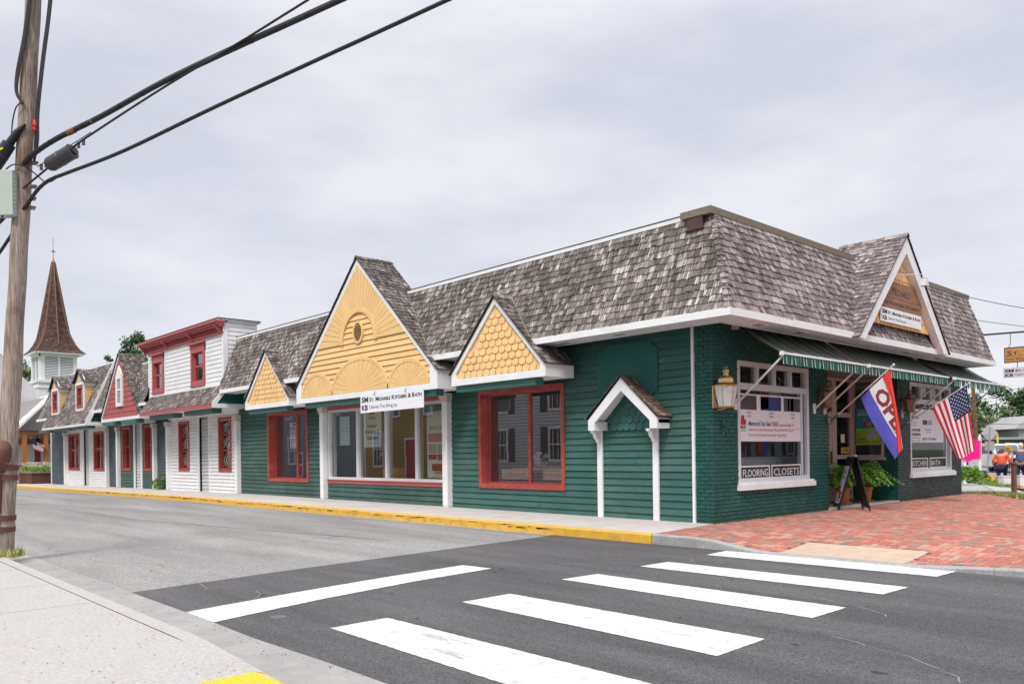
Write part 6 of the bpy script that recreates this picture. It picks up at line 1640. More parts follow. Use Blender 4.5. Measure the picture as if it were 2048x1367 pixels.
tree('tall leafy tree rising behind the red gable', -65.6, 11.0, -.3, 12.7, 3.0, 11, LF[1], 7000, .26, clumps=34)
tree('small leafy tree just left of the taller one behind the red gable', -67.2, 9.1, -.3, 11.3, 1.6, 12, LF[1], 1800, .24, clumps=12)
tree('bright green tree behind the church tower at the left edge', -118.4, 12.7, -.3, 18.6, 4.6, 13, LF[2], 11000, .40, trunk_h=.2, clumps=30)
tree('dark tree at the far left behind the utility pole', -121, 8.4, -.3, 16.0, 3.2, 14, LF[1], 5000, .38, trunk_h=.25)
labs = ['dark broad tree behind the diamond sign beyond the road', 'mid green tree right of the diamond sign beyond the road', 'rounded tree above the far grey store beyond the road', 'tall tree at the right edge behind the grey house', 'yellow-green tree left of the diamond sign beyond the road', 'low bushy tree behind the pink sign', 'distant tree closing the road behind the van']
for k, (x_, y_, H_, R__, m_) in enumerate(((-24.5, 84, 9.0, 5.0, 0), (-22, 90, 8.8, 5.0, 1), (-19.0, 94, 8.6, 4.5, 0), (-17.5, 92, 10.5, 3.6, 1), (-25.5, 76, 6.8, 3.6, 2), (-21.5, 66, 4.6, 2.6, 0), (-30, 92, 9.0, 5, 1))):
    tree(labs[k], x_, y_, -.4, H_, R__, 30+k, LF[m_], 5200, .36, trunk_h=.15, group='trees beyond the far road', clumps=24)

# ------------------------------------------------------------------ church with shingled spire
CHW = mat('church_white_paint', (.76, .76, .77), .6, .03); SPIRE = shingle_mat('spire_shingle', (9, 9, 3), (.065, .038, .032), (.125, .072, .060), (.17, .10, .085)); HIP = mat('spire_hip', (.19, .11, .08), .8, .15, 3); GOLD = mat('gilded', (.45, .28, .06), .4, .15, metal=.6)
LOUV = mat('louvre_shadow', (.03, .03, .035), .8)
ch = thing('church', 'white church tower with louvred belfry and tall flared brown shingle spire', 'church', (-81.7, 8.43, -.3))
x0, x1, y0, y1 = -83.3, -80.1, 6.83, 10.03; zb = 11.75
b = MB(); b.box((x0-.28, y0-.28, -.3), (x1+.28, y1+.28, 8.75)); b.box((x0-.42, y0-.42, 8.75), (x1+.42, y1+.42, 8.95)); b.box((x0-.36, y0-.36, 8.2), (x1+.36, y1+.36, 8.3)); b.box((x0, y0, 8.95), (x1, y1, zb))
b.box((-96, y0-2, -.3), (x0-.4, y1+3, 6.5)); b.prism([(-96, y0-2.3, 6.5), (-96, y1+3.3, 6.5), (-96, (y0+y1)/2+.5, 9.0)], (x0-.4+96, 0, 0)); b.build('tower', CHW, ch)
b = MB(); l_ = MB()
for (O_, U_, N_) in (((x1, y0, 0), (0, 1, 0), (1, 0, 0)), ((x0, y0, 0), (1, 0, 0), (0, -1, 0))):
    p = PL(O_, U_, N_)
    for u0 in (.42, 1.75):
        p.face(l_, [(u0, 9.2), (u0+1.05, 9.2), (u0+1.05, 11.25), (u0, 11.25)], .012)
        for k in range(13):
            z_ = 9.22 + k*.157; b.mesh([p.P(u0, z_, .10), p.P(u0+1.05, z_, .10), p.P(u0+1.05, z_+.085, .03), p.P(u0, z_+.085, .03), p.P(u0, z_-.02, .09), p.P(u0+1.05, z_-.02, .09)], [(0, 1, 2, 3), (0, 4, 5, 1)])
    for u0, w_ in ((.0, .38), (1.5, .22), (2.84, .36)): p.box(b, u0, u0+w_, 9.0, 11.5, .0, .12)
    p.box(b, 0, 3.2, 11.3, 11.75, 0, .13)
l_.build('louvre_opening', LOUV, ch); b.build('louvre', CHW, ch)
# spire: square at the eave, octagon above
cxs, cys = -81.7, 8.43; hw = 2.15
def oct_ring(r, z, k8):  # k8 0=square 1=octagon
    out = []
    for i in range(8):
        a = math.pi/4*i; ca, sa = math.cos(a), math.sin(a)
        m_ = max(abs(ca), abs(sa)); sq = Vector((ca/m_, sa/m_, 0))
        oc = Vector((math.cos(a+math.pi/8), math.sin(a+math.pi/8), 0)) / math.cos(math.pi/8)
        aa = a; ov = Vector((ca, sa, 0))*1.0
        v = sq.lerp(ov*1.04, k8); out.append(Vector((cxs + v.x*r, cys + v.y*r, z)))
    return out
prof = [(2.20, 11.72, 0), (1.86, 12.05, .05), (1.62, 12.6, .25), (1.42, 13.4, .6), (1.24, 14.2, .9), (.86, 16.4, 1), (.30, 19.7, 1), (.10, 20.9, 1)]
b = MB(); rnd = random.Random(3)
for i in range(len(prof)-1):
    (ra, za, ka), (rb, zb2, kb) = prof[i], prof[i+1]; nr = max(1, round((zb2-za)/.21))
    for j in range(nr):
        t0, t1 = j/nr, (j+1)/nr; A = oct_ring(lerp(ra, rb, t0), lerp(za, zb2, t0), lerp(ka, kb, t0)); Bq = oct_ring(lerp(ra, rb, t1), lerp(za, zb2, t1)+.02, lerp(ka, kb, t1))
        for k in range(8):
            a0, a1, b0, b1 = A[k], A[(k+1) % 8], Bq[k], Bq[(k+1) % 8]; nc = max(1, int((a1-a0).length/.26)); out = ((a0+a1)/2 - Vector((cxs, cys, a0.z))).normalized()*.03
            for c_ in range(nc): b.face([a0.lerp(a1, c_/nc)+out, a0.lerp(a1, (c_+1)/nc)+out, b0.lerp(b1, (c_+1)/nc), b0.lerp(b1, c_/nc)])
b.build('spire', SPIRE, ch)
b = MB()
for k in range(8):
    pts = [oct_ring(r, z, kk)[k] for r, z, kk in prof[(0 if k % 2 else 2):]]; pts = [p + (p-Vector((cxs, cys, p.z))).normalized()*.03 for p in pts]
    b.tube(pts, .075, 5)
b.build('spire_hip', HIP, ch)
b = MB(); b.box((cxs-2.2, cys-2.2, 11.60), (cxs+2.2, cys+2.2, 11.70)); b.build('spire_eave', CHW, ch)
b = MB(); b.lathe((cxs, cys, 20.55), [(.24, 0), (.27, .08), (.17, .12), (.15, .45), (.07, .75), (.04, .8), (.03, 1.4)], 12); b.lathe((cxs, cys, 22.0), [(.03, -.12), (.15, 0), (.03, .14)], 10); b.tube([(cxs, cys, 21.6), (cxs, cys, 23.3)], .025, 6)
for a in range(4): b.lathe((cxs+.16*math.cos(a*1.57), cys+.16*math.sin(a*1.57), 22.0), [(.01, -.06), (.06, 0), (.01, .06)], 8)
b.build('spire_finial', GOLD, ch)

# ------------------------------------------------------------------ white hall with timber porch, left end
PALE = mat('pale_grey_wall', (.60, .58, .60), .8, .03, 1, stain=(.5, .4, (.54, .51, .55))); ORW = mat('orange_timber', (.42, .155, .045), .6, .15, 4, grain=(4, 4, .5)); HW_ = mat('hall_white_siding', (.76, .75, .76), .7, .03, island=.03); MAG = mat('crimson_door', (.36, .035, .07), .5, .08)
hl = thing('hall', 'white hall with pale grey upper wall and orange timber porch at the far left', 'building', (-57, -4, -.2))
b = MB(); b.prism([(-56.0, -12, 3.0), (-56.0, 1.40, 3.0), (-56.0, 1.40, 6.12), (-56.0, -.85, 8.45), (-56, -6, 8.45), (-56, -12, 6)], (-5, 0, 0)); b.build('upper_wall', PALE, hl)
b = MB(); siding(b, (-55.3, 0, 0), (0, 1, 0), (1, 0, 0), [(-12, -.25), (7, -.25), (7, 3.1), (-12, 3.1)], .13); b.box((-62, -12, -.3), (-55.31, 7, 3.2), 1); b.build('hall_siding', [HW_, mat('hall_board_gap', (.3, .3, .3), .9)], hl)
b = MB()   # sloped porch roof with rake toward the viewer
b.prism([(-53.6, -.30, 3.28), (-53.6, 1.9, 5.66), (-53.6, 1.9, 5.78), (-53.6, -.40, 3.40)], (-4, 0, 0)); b.build('porch_rake', WHITE, hl)
b = MB(); b.face([(-55.5, -6, 3.3), (-55.5, 5, 3.3), (-55.5, 5, 6.0), (-55.5, 1.85, 5.7)]); b.build('porch_gable_wall', mat('porch_soffit', (.38, .35, .33), .8), hl)
b = MB(); b.face([(-53.7, -6, 3.26), (-53.7, 6, 3.26), (-55.3, 6, 3.1), (-55.3, -6, 3.1)]); b.build('porch_ceiling', mat('porch_ceiling_m', (.50, .47, .45), .8), hl)
for y_ in (.14, 1.42):
    b = MB(); b.box((-54.1, y_-.13, -.2), (-53.84, y_+.13, 3.25)); b.build('porch_post', ORW, hl)
b = MB(); b.box((-54.1, -.2, 2.98), (-53.85, 6, 3.27)); b.box((-55.25, -6, 2.36), (-55.1, 6, 2.64)); b.build('porch_beam', ORW, hl)
b = MB(); PH = PL((-55.3, 0, 0), (0, 1, 0), (1, 0, 0)); PH.box(b, 1.02, 1.38, .45, 2.05, .0, .06); PH.box(b, 1.98, 2.35, .3, 2.1, .03, .08); b.build('hall_door', MAG, hl)
b = MB(); b.tube([(-55, 1.15, 3.2), (-55, 1.15, 2.75)], .02, 6); b.lathe((-55, 1.15, 2.5), [(.12, 0), (.14, .2), (.04, .26)], 8); b.build('porch_lantern', BLACK, hl)
board('notice_board', 'white notice board with blue pictures on the hall wall behind the utility pole', (-55.22, -.55, 1.55), YU, Z, .55, 1.2, PAPER, t=.03, cat='sign', rects=[(.05, .75, .25, 1.1, BLUEP), (.3, .65, .5, 1.05, GREYP), (.1, .45, .45, .6, INKN)])
us_flag('small_american_flag', 'small American flag on the timber porch post at the far left', (-53.7, .60, 2.05), (-53.7, .92, 2.45)[:0] or (-53.7, .52, 2.68), (-53.7, 1.15, 1.72), (-53.7, 1.28, 2.25), .02, None, nu=26, nv=14, stars=False)
o = thing('flag_staff', 'thin dark staff slanting from the porch post with a small flag', 'pole', (-53.7, 1.4, 1.9)); b = MB(); b.tube([(-53.7, 1.40, 1.9), (-53.7, .9, 2.45), (-53.7, .52, 2.72)], .022, 6); b.build('staff', BLACK, o); b = MB(); b.lathe((-53.7, .5, 2.75), [(.02, -.03), (.04, 0), (.02, .03)], 8); b.build('finial', GOLD, o)
# railing
o = thing('railing', 'thin dark metal railing in front of the timber porch', 'railing', (-52, -1, -.2)); b = MB(); b.bar((-52, -4, .88), (-52, 3, .88), .05, .05); b.bar((-52, -4, .5), (-52, 3, .5), .03, .03); b.build('rail', BLACK, o)
for y_ in (-3.2, -1.6, .0, 1.6, 2.9):
    b = MB(); b.box((-52.03, y_-.025, -.2), (-51.97, y_+.025, .88)); b.build('railing_post', BLACK, o)
# planters with daisies
CORT = mat('rusted_steel_planter', (.11, .045, .032), .7, .15, 3, grain=(1, 1, .4)); CAPS = mat('planter_cap', (.26, .18, .15), .7, .1)
DAISY = mat('daisy_petals', (.75, .74, .55), .7, .1, island=.2)
def planter(label, x0, x1, y0, y1, h, seed, flowers=True):
    zg = -.2; o = thing('planter', label, 'planter', ((x0+x1)/2, (y0+y1)/2, zg)); b = MB(); b.box((x0, y0, zg), (x1, y1, zg+h)); b.build('planter_box', CORT, o)
    b = MB(); b.box((x0-.05, y0-.05, zg+h), (x1+.05, y1+.05, zg+h+.07)); b.build('planter_cap', CAPS, o)
    rnd = random.Random(seed); b = MB(); f = MB()
    for _ in range(4200):
        px, py = rnd.uniform(x0+.05, x1-.05), rnd.uniform(y0+.05, y1-.05); hh = rnd.uniform(.15, .50); a = rnd.uniform(0, 6.28); l_ = rnd.uniform(.05, .14)
        p = Vector((px, py, zg+h+.06+hh*rnd.random())); d = Vector((math.cos(a), math.sin(a), rnd.uniform(.3, 2))).normalized()*l_; s = d.cross(Z).normalized()*.022; b.mesh([p-s, p+s, p+d], [(0, 1, 2)])
    for _ in range(620 if flowers else 60):
        px, py = rnd.uniform(x0, x1), rnd.uniform(y0, y1); p = Vector((px, py, zg+h+rnd.uniform(.38, .68))); r_ = rnd.uniform(.022, .042); t1 = Vector((rnd.uniform(-.6, .6), 1, rnd.uniform(-.6, .6))).normalized()*r_; t2 = Vector((0, -.3, 1)).normalized()*r_
        f.mesh([p-t1, p-t2, p+t1, p+t2], [(0, 1, 2, 3)])
    b.build('foliage', LEAFY, o); f.build('daisies', DAISY, o)
planter('rusted steel planter full of white daisies at the left end of the shops', -50.8, -47.5, -.80, 2.6, .66, 4)
planter('smaller rusted steel planter behind the daisy planter near the pole', -56.8, -54.8, -3.2, -.75, .55, 5, False)

# ------------------------------------------------------------------ houses across the street (seen mirrored in the shop glass)
WS = mat('white_house_siding', (.62, .63, .66), .7, .04, island=.04); YS = mat('ochre_house_siding', (.46, .27, .06), .7, .05, island=.04); BLS = mat('blue_grey_house_siding', (.22, .27, .33), .7, .05, island=.04); SHUT = mat('grey_shutter', (.06, .06, .065), .6); WT = WHITE; DKG = mat('house_window_glass', (.03, .035, .045), .1, .1, 3, spec=.8); HGAP = mat('house_board_gap', (.06, .055, .05), .9); ROOFD = mat('dark_shingle_roof', (.07, .065, .065), .9, .25, 6)
def house(label, x0, x1, y1, depth, h, m, wins, roof_m=ROOFD, ridge=2.2, doors=()):
    o = thing('house', label, 'house', ((x0+x1)/2, y1-depth/2, -.1)); b = MB()
    p = PL((x1, y1, 0), (-1, 0, 0), (0, 1, 0)); W = x1-x0
    siding(b, p.O, p.U, p.N, [(0, -.1), (W, -.1), (W, h), (0, h)], .15, [w_ for w_ in wins], gap=.028, t=.03); b.box((x0, y1-depth, -.2), (x1, y1-.01, h), 1)
    siding(b, (x1, y1, 0), (0, -1, 0), (1, 0, 0), [(0, -.1), (depth, -.1), (depth, h), (0, h)], .15, gap=.028, t=.03); b.build('wall', [m, HGAP], o)
    b = MB(); b.prism([(x0-.3, y1+.35, h), (x0-.3, y1-depth/2, h+ridge), (x0-.3, y1-depth-.35, h), (x0-.3, y1-depth-.35, h-.12), (x0-.3, y1+.35, h-.12)], (W+.6, 0, 0)); b.build('roof', roof_m, o)
    for (a, c, z0, z1) in wins:
        b = MB(); frame_ring(b, p, a, c, z0, z1, .11, -.01, .06); p.box(b, a, c, (z0+z1)/2-.03, (z0+z1)/2+.03, -.0, .04)
        for q in (1, 2): p.box(b, a+(c-a)*q/3-.012, a+(c-a)*q/3+.012, z0, z1, 0, .03)
        f = b.build('window', WT, o); b = MB(); p.face(b, [(a, z0), (c, z0), (c, z1), (a, z1)], .004); b.build('glass', DKG, f)
        if m is WS:
            b = MB(); p.box(b, a-.48, a-.04, z0, z1, .0, .05); p.box(b, c+.04, c+.48, z0, z1, .0, .05); b.build('shutter', SHUT, f)
    for (a, c, mm) in doors:
        b = MB(); p.box(b, a, c, 0, 2.1, .035, .08); f = b.build('door', mm, o); b = MB(); frame_ring(b, p, a-.12, c+.12, -.1, 2.25, .12, .0, .1); b.build('door_frame', WT, f)
    b = MB(); p.box(b, -.02, .12, -.1, h, .0, .06); p.box(b, W-.12, W+.02, -.1, h, .0, .06); b.build('corner_board', WT, o); return o
house('white sided house with grey shutters across the street', -24.0, -15.2, -13.2, 8, 6.4, WS, [(1.6, 2.5, .9, 2.5), (5.2, 6.1, .9, 2.5), (1.6, 2.5, 3.2, 4.7), (5.2, 6.1, 3.2, 4.7)])
house('ochre sided house with red door across the street', -32.9, -25.0, -13.4, 8, 6.0, YS, [(5.9, 7.0, .6, 2.7), (4.2, 5.0, 3.4, 4.6), (1.2, 2.0, 3.4, 4.6)], doors=[(2.6, 3.6, mat('red_door', (.45, .02, .02), .4))])
house('blue grey sided house farther along the street', -46, -33.6, -13.4, 8, 6.2, BLS, [(3.4, 4.5, .7, 2.6), (8.5, 9.6, .7, 2.6), (2.0, 2.9, 3.8, 5.2), (9, 9.9, 3.8, 5.2)])
us_flag('house_flag', 'American flag beside the red door of the ochre house', (-28.9, -12.5, 2.3), (-29.5, -12.9, 2.75), (-30.1, -12.5, 1.0), (-30.4, -12.8, 1.3), .04, None, nu=26, nv=20, stars=False)
tree('street tree behind the white house across the street', -15.0, -19.5, -.3, 9.5, 3.6, 51, LF[0], 5000, .34)
tree('street tree beside the blue grey house across the street', -47.6, -16.5, -.3, 9.0, 3.4, 52, LF[2], 4000, .34)
tree('tree past the blue grey house across the street', -64, -16.5, -.3, 10.5, 4.4, 53, LF[0], 4500, .36)
tree('tree behind the viewer on the near corner', 22, -20, -.3, 11, 5, 54, LF[0], 4500, .36)

# ------------------------------------------------------------------ right hand background
GB = -.36
# pedestrians
def skinned(name, joints, edges, m, parent, sub=2, root=0):
    me = bpy.data.meshes.new(name); bm = bmesh.new(); ly = bm.verts.layers.skin.verify(); o0 = wl(parent)
    vs = []
    for i, (p, r_) in enumerate(joints):
        v = bm.verts.new(Vector(p)-o0); v[ly].radius = (r_ if isinstance(r_, tuple) else (r_, r_)); v[ly].use_root = (i == root); vs.append(v)
    for a, c in edges: bm.edges.new((vs[a], vs[c]))
    bm.to_mesh(me); bm.free(); me.materials.append(m); o = bpy.data.objects.new(name, me); col.objects.link(o); o.parent = parent
    s = o.modifiers.new('skin', 'SKIN'); s.use_smooth_shade = True; q = o.modifiers.new('sub', 'SUBSURF'); q.levels = sub; q.render_levels = sub; return o
SKIN = mat('skin', (.50, .28, .20), .6, .04)
def person(label, x, y, z, H, heading, shirt, trousers, hair, shoe, bulk=1.0, stride=.16, sleeve=1.0, hair_len=.0, bag=None):
    """walking figure seen from behind; heading = unit direction of travel"""
    o = thing('person', label, 'person', (x, y, z)); f = Vector((heading[0], heading[1], 0)).normalized(); r_ = Vector((f.y, -f.x, 0)); S = H/1.75
    P = lambda a, c, e: Vector((x, y, z)) + r_*a*S + f*c*S + Z*e*S
    B = bulk
    # body: one continuous skin
    J = [(P(0, 0, .93), .155*B*S), (P(0, .01, 1.10), .150*B*S), (P(0, .02, 1.28), .160*(1+(B-1)*.6)*S), (P(0, .03, 1.42), .125*(1+(B-1)*.5)*S), (P(0, .045, 1.50), .058*S), (P(0, .06, 1.585), .080*S), (P(0, .075, 1.67), .088*S),
         (P(.19*(1+(B-1)*.7), .02, 1.40), .062*B**.5*S), (P(.27*(1+(B-1)*.8), -.03, 1.14), .048*B**.5*S), (P(.26*(1+(B-1)*.8), .09, .90), .036*S), (P(.26*(1+(B-1)*.8), .12, .83), .032*S),
         (P(-.19*(1+(B-1)*.7), .02, 1.40), .062*B**.5*S), (P(-.28*(1+(B-1)*.8), -.04, 1.14), .048*B**.5*S), (P(-.27*(1+(B-1)*.8), .03, .90), .036*S), (P(-.265*(1+(B-1)*.8), .05, .83), .032*S),
         (P(.095*B, 0, .84), .105*B*S), (P(.10*B, stride*.9, .48), .068*B**.7*S), (P(.10, stride*1.0, .09), .045*S), (P(.10, stride*1.0+.12, .04), .036*S),
         (P(-.095*B, 0, .84), .105*B*S), (P(-.10*B, -stride*.1, .47), .068*B**.7*S), (P(-.10, -stride*1.3, .11), .045*S), (P(-.10, -stride*1.3+.11, .045), .036*S)]
    E = [(0, 1), (1, 2), (2, 3), (3, 4), (4, 5), (5, 6), (3, 7), (7, 8), (8, 9), (9, 10), (3, 11), (11, 12), (12, 13), (13, 14), (0, 15), (15, 16), (16, 17), (17, 18), (0, 19), (19, 20), (20, 21), (21, 22)]
    skinned('body', J, E, SKIN, o, 2)
    # fingers
    for s, wr in ((1, 10), (-1, 14)):
        b = MB(); c0_ = J[wr][0]
        for k in range(4): q = c0_ + f*(-.03+.02*k)*S - Z*.02*S; b.tube([q, q - Z*(.05+.008*(1.5-abs(k-1.5)))*S + f*.004, q - Z*.085*S + r_*(-s)*.018*S], [.010*S, .009*S, .007*S], 6)
        b.tube([c0_ + f*.035*S, c0_ + f*.06*S - Z*.035*S, c0_ + f*.06*S - Z*.06*S], [.011*S, .010*S, .008*S], 6); b.build('fingers', SKIN, o, smooth=True)
    g = 1.13
    Jt = [(J[0][0] - Z*.07*S, J[0][1]*g*1.04), (J[1][0], J[1][1]*g*1.04), (J[2][0], J[2][1]*g), (J[3][0], J[3][1]*g*.98), (J[3][0] + Z*.05*S, .075*S), (J[7][0], J[7][1]*1.25), (lerp(J[7][0], J[8][0], .98 if sleeve > .5 else .55), J[8][1]*1.4), (J[11][0], J[11][1]*1.25), (lerp(J[11][0], J[12][0], .98 if sleeve > .5 else .55), J[12][1]*1.4)]
    Et = [(0, 1), (1, 2), (2, 3), (3, 4), (3, 5), (5, 6), (3, 7), (7, 8)]
    if sleeve > .5:
        Jt += [(lerp(J[8][0], J[9][0], .9), J[9][1]*1.5), (lerp(J[12][0], J[13][0], .9), J[13][1]*1.5)]; Et += [(6, 9), (8, 10)]
    skinned('shirt', Jt, Et, shirt, o, 2)
    Jl = [(J[0][0] + Z*.03*S, J[0][1]*1.06)] + [(J[i][0], J[i][1]*1.16) for i in (15, 16, 17)] + [(J[i][0], J[i][1]*1.16) for i in (19, 20, 21)]
    skinned('trousers', Jl, [(0, 1), (1, 2), (2, 3), (0, 4), (4, 5), (5, 6)], trousers, o, 2)
    for i in (17, 21):
        p = J[i][0]; b = MB(); b.tube([p - f*.05*S - Z*.045*S, p + f*.04*S - Z*.04*S, p + f*.14*S - Z*.055*S, p + f*.20*S - Z*.062*S], [.045*S, .05*S, .045*S, .028*S], 10); b.build('shoe', shoe, o, smooth=True)
    hd = J[6][0]; b = MB(); nseg = 14
    b.lathe(tuple(hd + Z*.0 - f*.012*S), [(.080*S, -.075*S - hair_len*S), (.100*S, -.03*S), (.106*S, .02*S), (.098*S, .065*S), (.07*S, .105*S), (.03*S, .122*S)], nseg); b.build('hair', hair, o, smooth=True)
    for s in (1, -1):
        b = MB(); b.lathe(tuple(hd + r_*s*.088*S - Z*.02*S), [(.006*S, -.03*S), (.016*S, 0), (.006*S, .03*S)], 8); b.build('ear', SKIN, o, smooth=True)
    b = MB(); fc_ = hd + f*.088*S - Z*.02*S; b.tube([fc_ + Z*.02*S, fc_ + f*.018*S - Z*.01*S, fc_ - Z*.02*S], [.008*S, .014*S, .010*S], 8)
    b.build('nose', SKIN, o, smooth=True)
    b = MB()
    for s in (1, -1): b.lathe(tuple(fc_ + r_*s*.032*S + Z*.018*S - f*.012*S), [(.004*S, -.008*S), (.010*S, 0), (.004*S, .008*S)], 8)
    b.build('eyes', INKB, o); b = MB(); b.bar(fc_ - r_*.022*S - Z*.05*S - f*.006*S, fc_ + r_*.022*S - Z*.05*S - f*.006*S, .008*S, .008*S); b.build('mouth', REDL, o)
    return o
hd_ = (-.16, 1.0)
person('walking woman in an orange-red top and dark blue trousers, seen from behind', -3.42, 27.6, -.275, 1.50, hd_, mat('orange_top', (.72, .10, .04), .8, .06, 9), mat('navy_trousers', (.02, .022, .07), .8), mat('grey_brown_hair', (.12, .10, .095), .8, .2, 40), mat('white_shoe', (.6, .6, .62), .6), bulk=1.45)
person('walking man in a slate blue t-shirt and jeans with white hair, seen from behind', -2.52, 27.0, -.26, 1.70, hd_, mat('slate_tshirt', (.075, .10, .18), .85, .06, 9), mat('dark_jeans', (.018, .025, .06), .85), mat('white_hair', (.60, .56, .54), .8, .1, 40), mat('white_sneaker', (.55, .55, .57), .6), bulk=1.25, sleeve=.3)
# diamond sign seen from the back
SGB = mat('sign_back_metal', (.40, .41, .43), .5, .06, 3); GPO = mat('galvanised_post', (.30, .31, .34), .5, .08)
sx, sy = -7.12, 38.1; o = thing('road_sign', 'back of a diamond road sign with a small plate below on a grey post', 'road sign', (sx, sy, GB))
nrm = Vector((-.16, -1, 0)).normalized(); ru = Vector((1, -.16, 0)).normalized() if 0 else rt.copy()
b = MB(); b.bar((sx-.10*rt.x, sy-.10*rt.y, GB), (sx+.12*rt.x, sy+.12*rt.y, 2.42), .055, .055); b.build('post', GPO, o)
c_ = Vector((sx+.10*rt.x, sy+.10*rt.y, 2.10)); b = MB(); s_ = .485; b.prism([c_ + rt*s_ + fw*.04, c_ + Z*s_ + fw*.04, c_ - rt*s_ + fw*.04, c_ - Z*s_ + fw*.04], fw*.01); b.build('diamond_plate', SGB, o)
b = MB(); c2 = c_ - Z*.72 - rt*.0; b.prism([c2 - rt*.27 - Z*.26 + fw*.04, c2 + rt*.27 - Z*.26 + fw*.04, c2 + rt*.27 + Z*.26 + fw*.04, c2 - rt*.27 + Z*.26 + fw*.04], fw*.01); b.build('square_plate', mat('plate_brownish', (.34, .31, .30), .6, .08), o)
b = MB(); c3 = c_ - rt*.20 - Z*.10; b.box(tuple(c3 - Vector((.04, .02, .015))), tuple(c3 + Vector((.04, .02, .015)))); b.build('sticker', mat('sticker_yellow', (.4, .33, .06), .6), o)
# pink shop sign on white posts
px0 = Vector((-4.86, 26.73, .70)); PINKS = mat('hot_pink_sign', (.78, .01, .26), .5, .04); o = thing('pink_sign', 'hot pink shaped shop sign hanging on a white post frame', 'sign', (-4.4, 27.2, -.3))
pts = [(.0, .12), (.12, .08), (.2, .04), (.42, -.06), (.62, .04), (.78, .05), (.98, .12), (.98, .92), (.0, .92)]
b = MB(); b.prism([px0 + rt*a + Z*c for a, c in pts], fw*.04); b.build('sign_board', PINKS, o)
b = MB()
for k in range(len(pts)-1): pass
put_text(b, 'Boutique', .1, px0 + rt*.32 + Z*.22 - fw*.004, rt, Z, width=.38); put_text(b, 'GIFTS', .06, px0 + rt*.38 + Z*.12 - fw*.004, rt, Z, width=.22)
b.v = []; b.f = []; b.m = []
b.tube([px0 + rt*a*.96 + rt*.02 + Z*(c*.94+.03) - fw*.004 for a, c in pts[:7]], .006, 4); b.tube([px0 + rt*.93 + Z*.12 - fw*.004, px0 + rt*.93 + Z*.88 - fw*.004], .006, 4)
b.build('sign_rim', mat('sign_gold_rim', (.75, .42, .42), .5), o)
for a in (.30, .98):
    b = MB(); q = px0 + rt*a + fw*.08; b.box((q.x-.055, q.y-.055, -.35), (q.x+.055, q.y+.055, 1.75)); b.lathe((q.x, q.y, 1.75), [(.08, 0), (.08, .02), (.03, .05), (.05, .09), (.02, .14)], 8); b.build('post', WHITE, o)
# picket piece and flower bed
o = thing('picket_fence', 'short white picket fence behind the pink sign', 'fence', (-6, 29, -.35))
b = MB(); b.bar((-8.6, 28.5, .35), (-4.9, 28.5, .35), .04, .07); b.bar((-8.6, 28.5, .0), (-4.9, 28.5, .0), .04, .07); b.build('rail', WHITE, o)
b = MB()
for k in range(24): x_ = -8.6 + k*.16; b.box((x_, 28.44, -.38), (x_+.09, 28.48, .5))
b.build('pickets', WHITE, o)
leafy('shrub', 'light green leafy shrub at the right corner of the shop', (-3.75, 24.4, -.12), 900, .55, .62, LEAFY, 21, .14)
leafy('shrub', 'dark green clump behind the light green shrub', (-4.6, 27.9, -.3), 600, .6, .55, LF[0], 22, .14)
FLY_ = mat('yellow_petals', (.75, .40, .02), .7, .2, island=.3)
leafy('flower_clump', 'yellow flowers beside the light green shrub', (-3.35, 26.2, -.24), 260, .42, .30, FLY_, 23, .07); leafy('flower_clump', 'orange-yellow flowers at the front of the bed near the pink sign post', (-3.05, 26.9, -.27), 160, .25, .32, mat('orange_petals', (.70, .22, .02), .7, .2), 24, .07)
leafy('flower_clump', 'low green leaves under the yellow flowers', (-3.3, 26.2, -.27), 360, .5, .22, LEAFY, 25, .09)
def grass_strip(name, pts, wdt, n, h, m, seed):
    rnd = random.Random(seed); b = MB(); P_ = [Vector(p) for p in pts]
    for _ in range(n):
        k = rnd.randrange(len(P_)-1); t = rnd.random(); p = P_[k].lerp(P_[k+1], t) + Vector((rnd.uniform(-1, 1), rnd.uniform(-1, 1), 0))*wdt; zz = gz(p.x, p.y)-.02; hh = h*rnd.uniform(.4, 1.2); a2 = rnd.uniform(0, 6.28); w_ = .010; s = Vector((-math.sin(a2), math.cos(a2), 0))*w_
        b.mesh([(p.x-s.x, p.y-s.y, zz), (p.x+s.x, p.y+s.y, zz), (p.x+hh*.5*math.cos(a2), p.y+hh*.5*math.sin(a2), zz+hh)], [(0, 1, 2)])
    b.build(name, m, kind='stuff', label='strip of patchy grass and weeds beside the paving', cat='grass')
grass_strip('grass', [(-3, 12.85, 0), (.3, 12.75, 0), (1.0, 12.5, 0), (1.9, 11.2, 0), (2.9, 9.6, 0)], .26, 5200, .11, DRYG, 5)
grass_strip('grass', [(-7.5, 33.5, 0), (-4.3, 27.6, 0), (-2.2, 22.8, 0), (-1.0, 20.3, 0)], .30, 3600, .14, GRB, 6)
grass_strip('grass', [(-3, 12.8, 0), (.2, 12.65, 0), (1.0, 12.6, 0), (2.4, 10.4, 0)], .18, 2600, .12, GRB, 8)
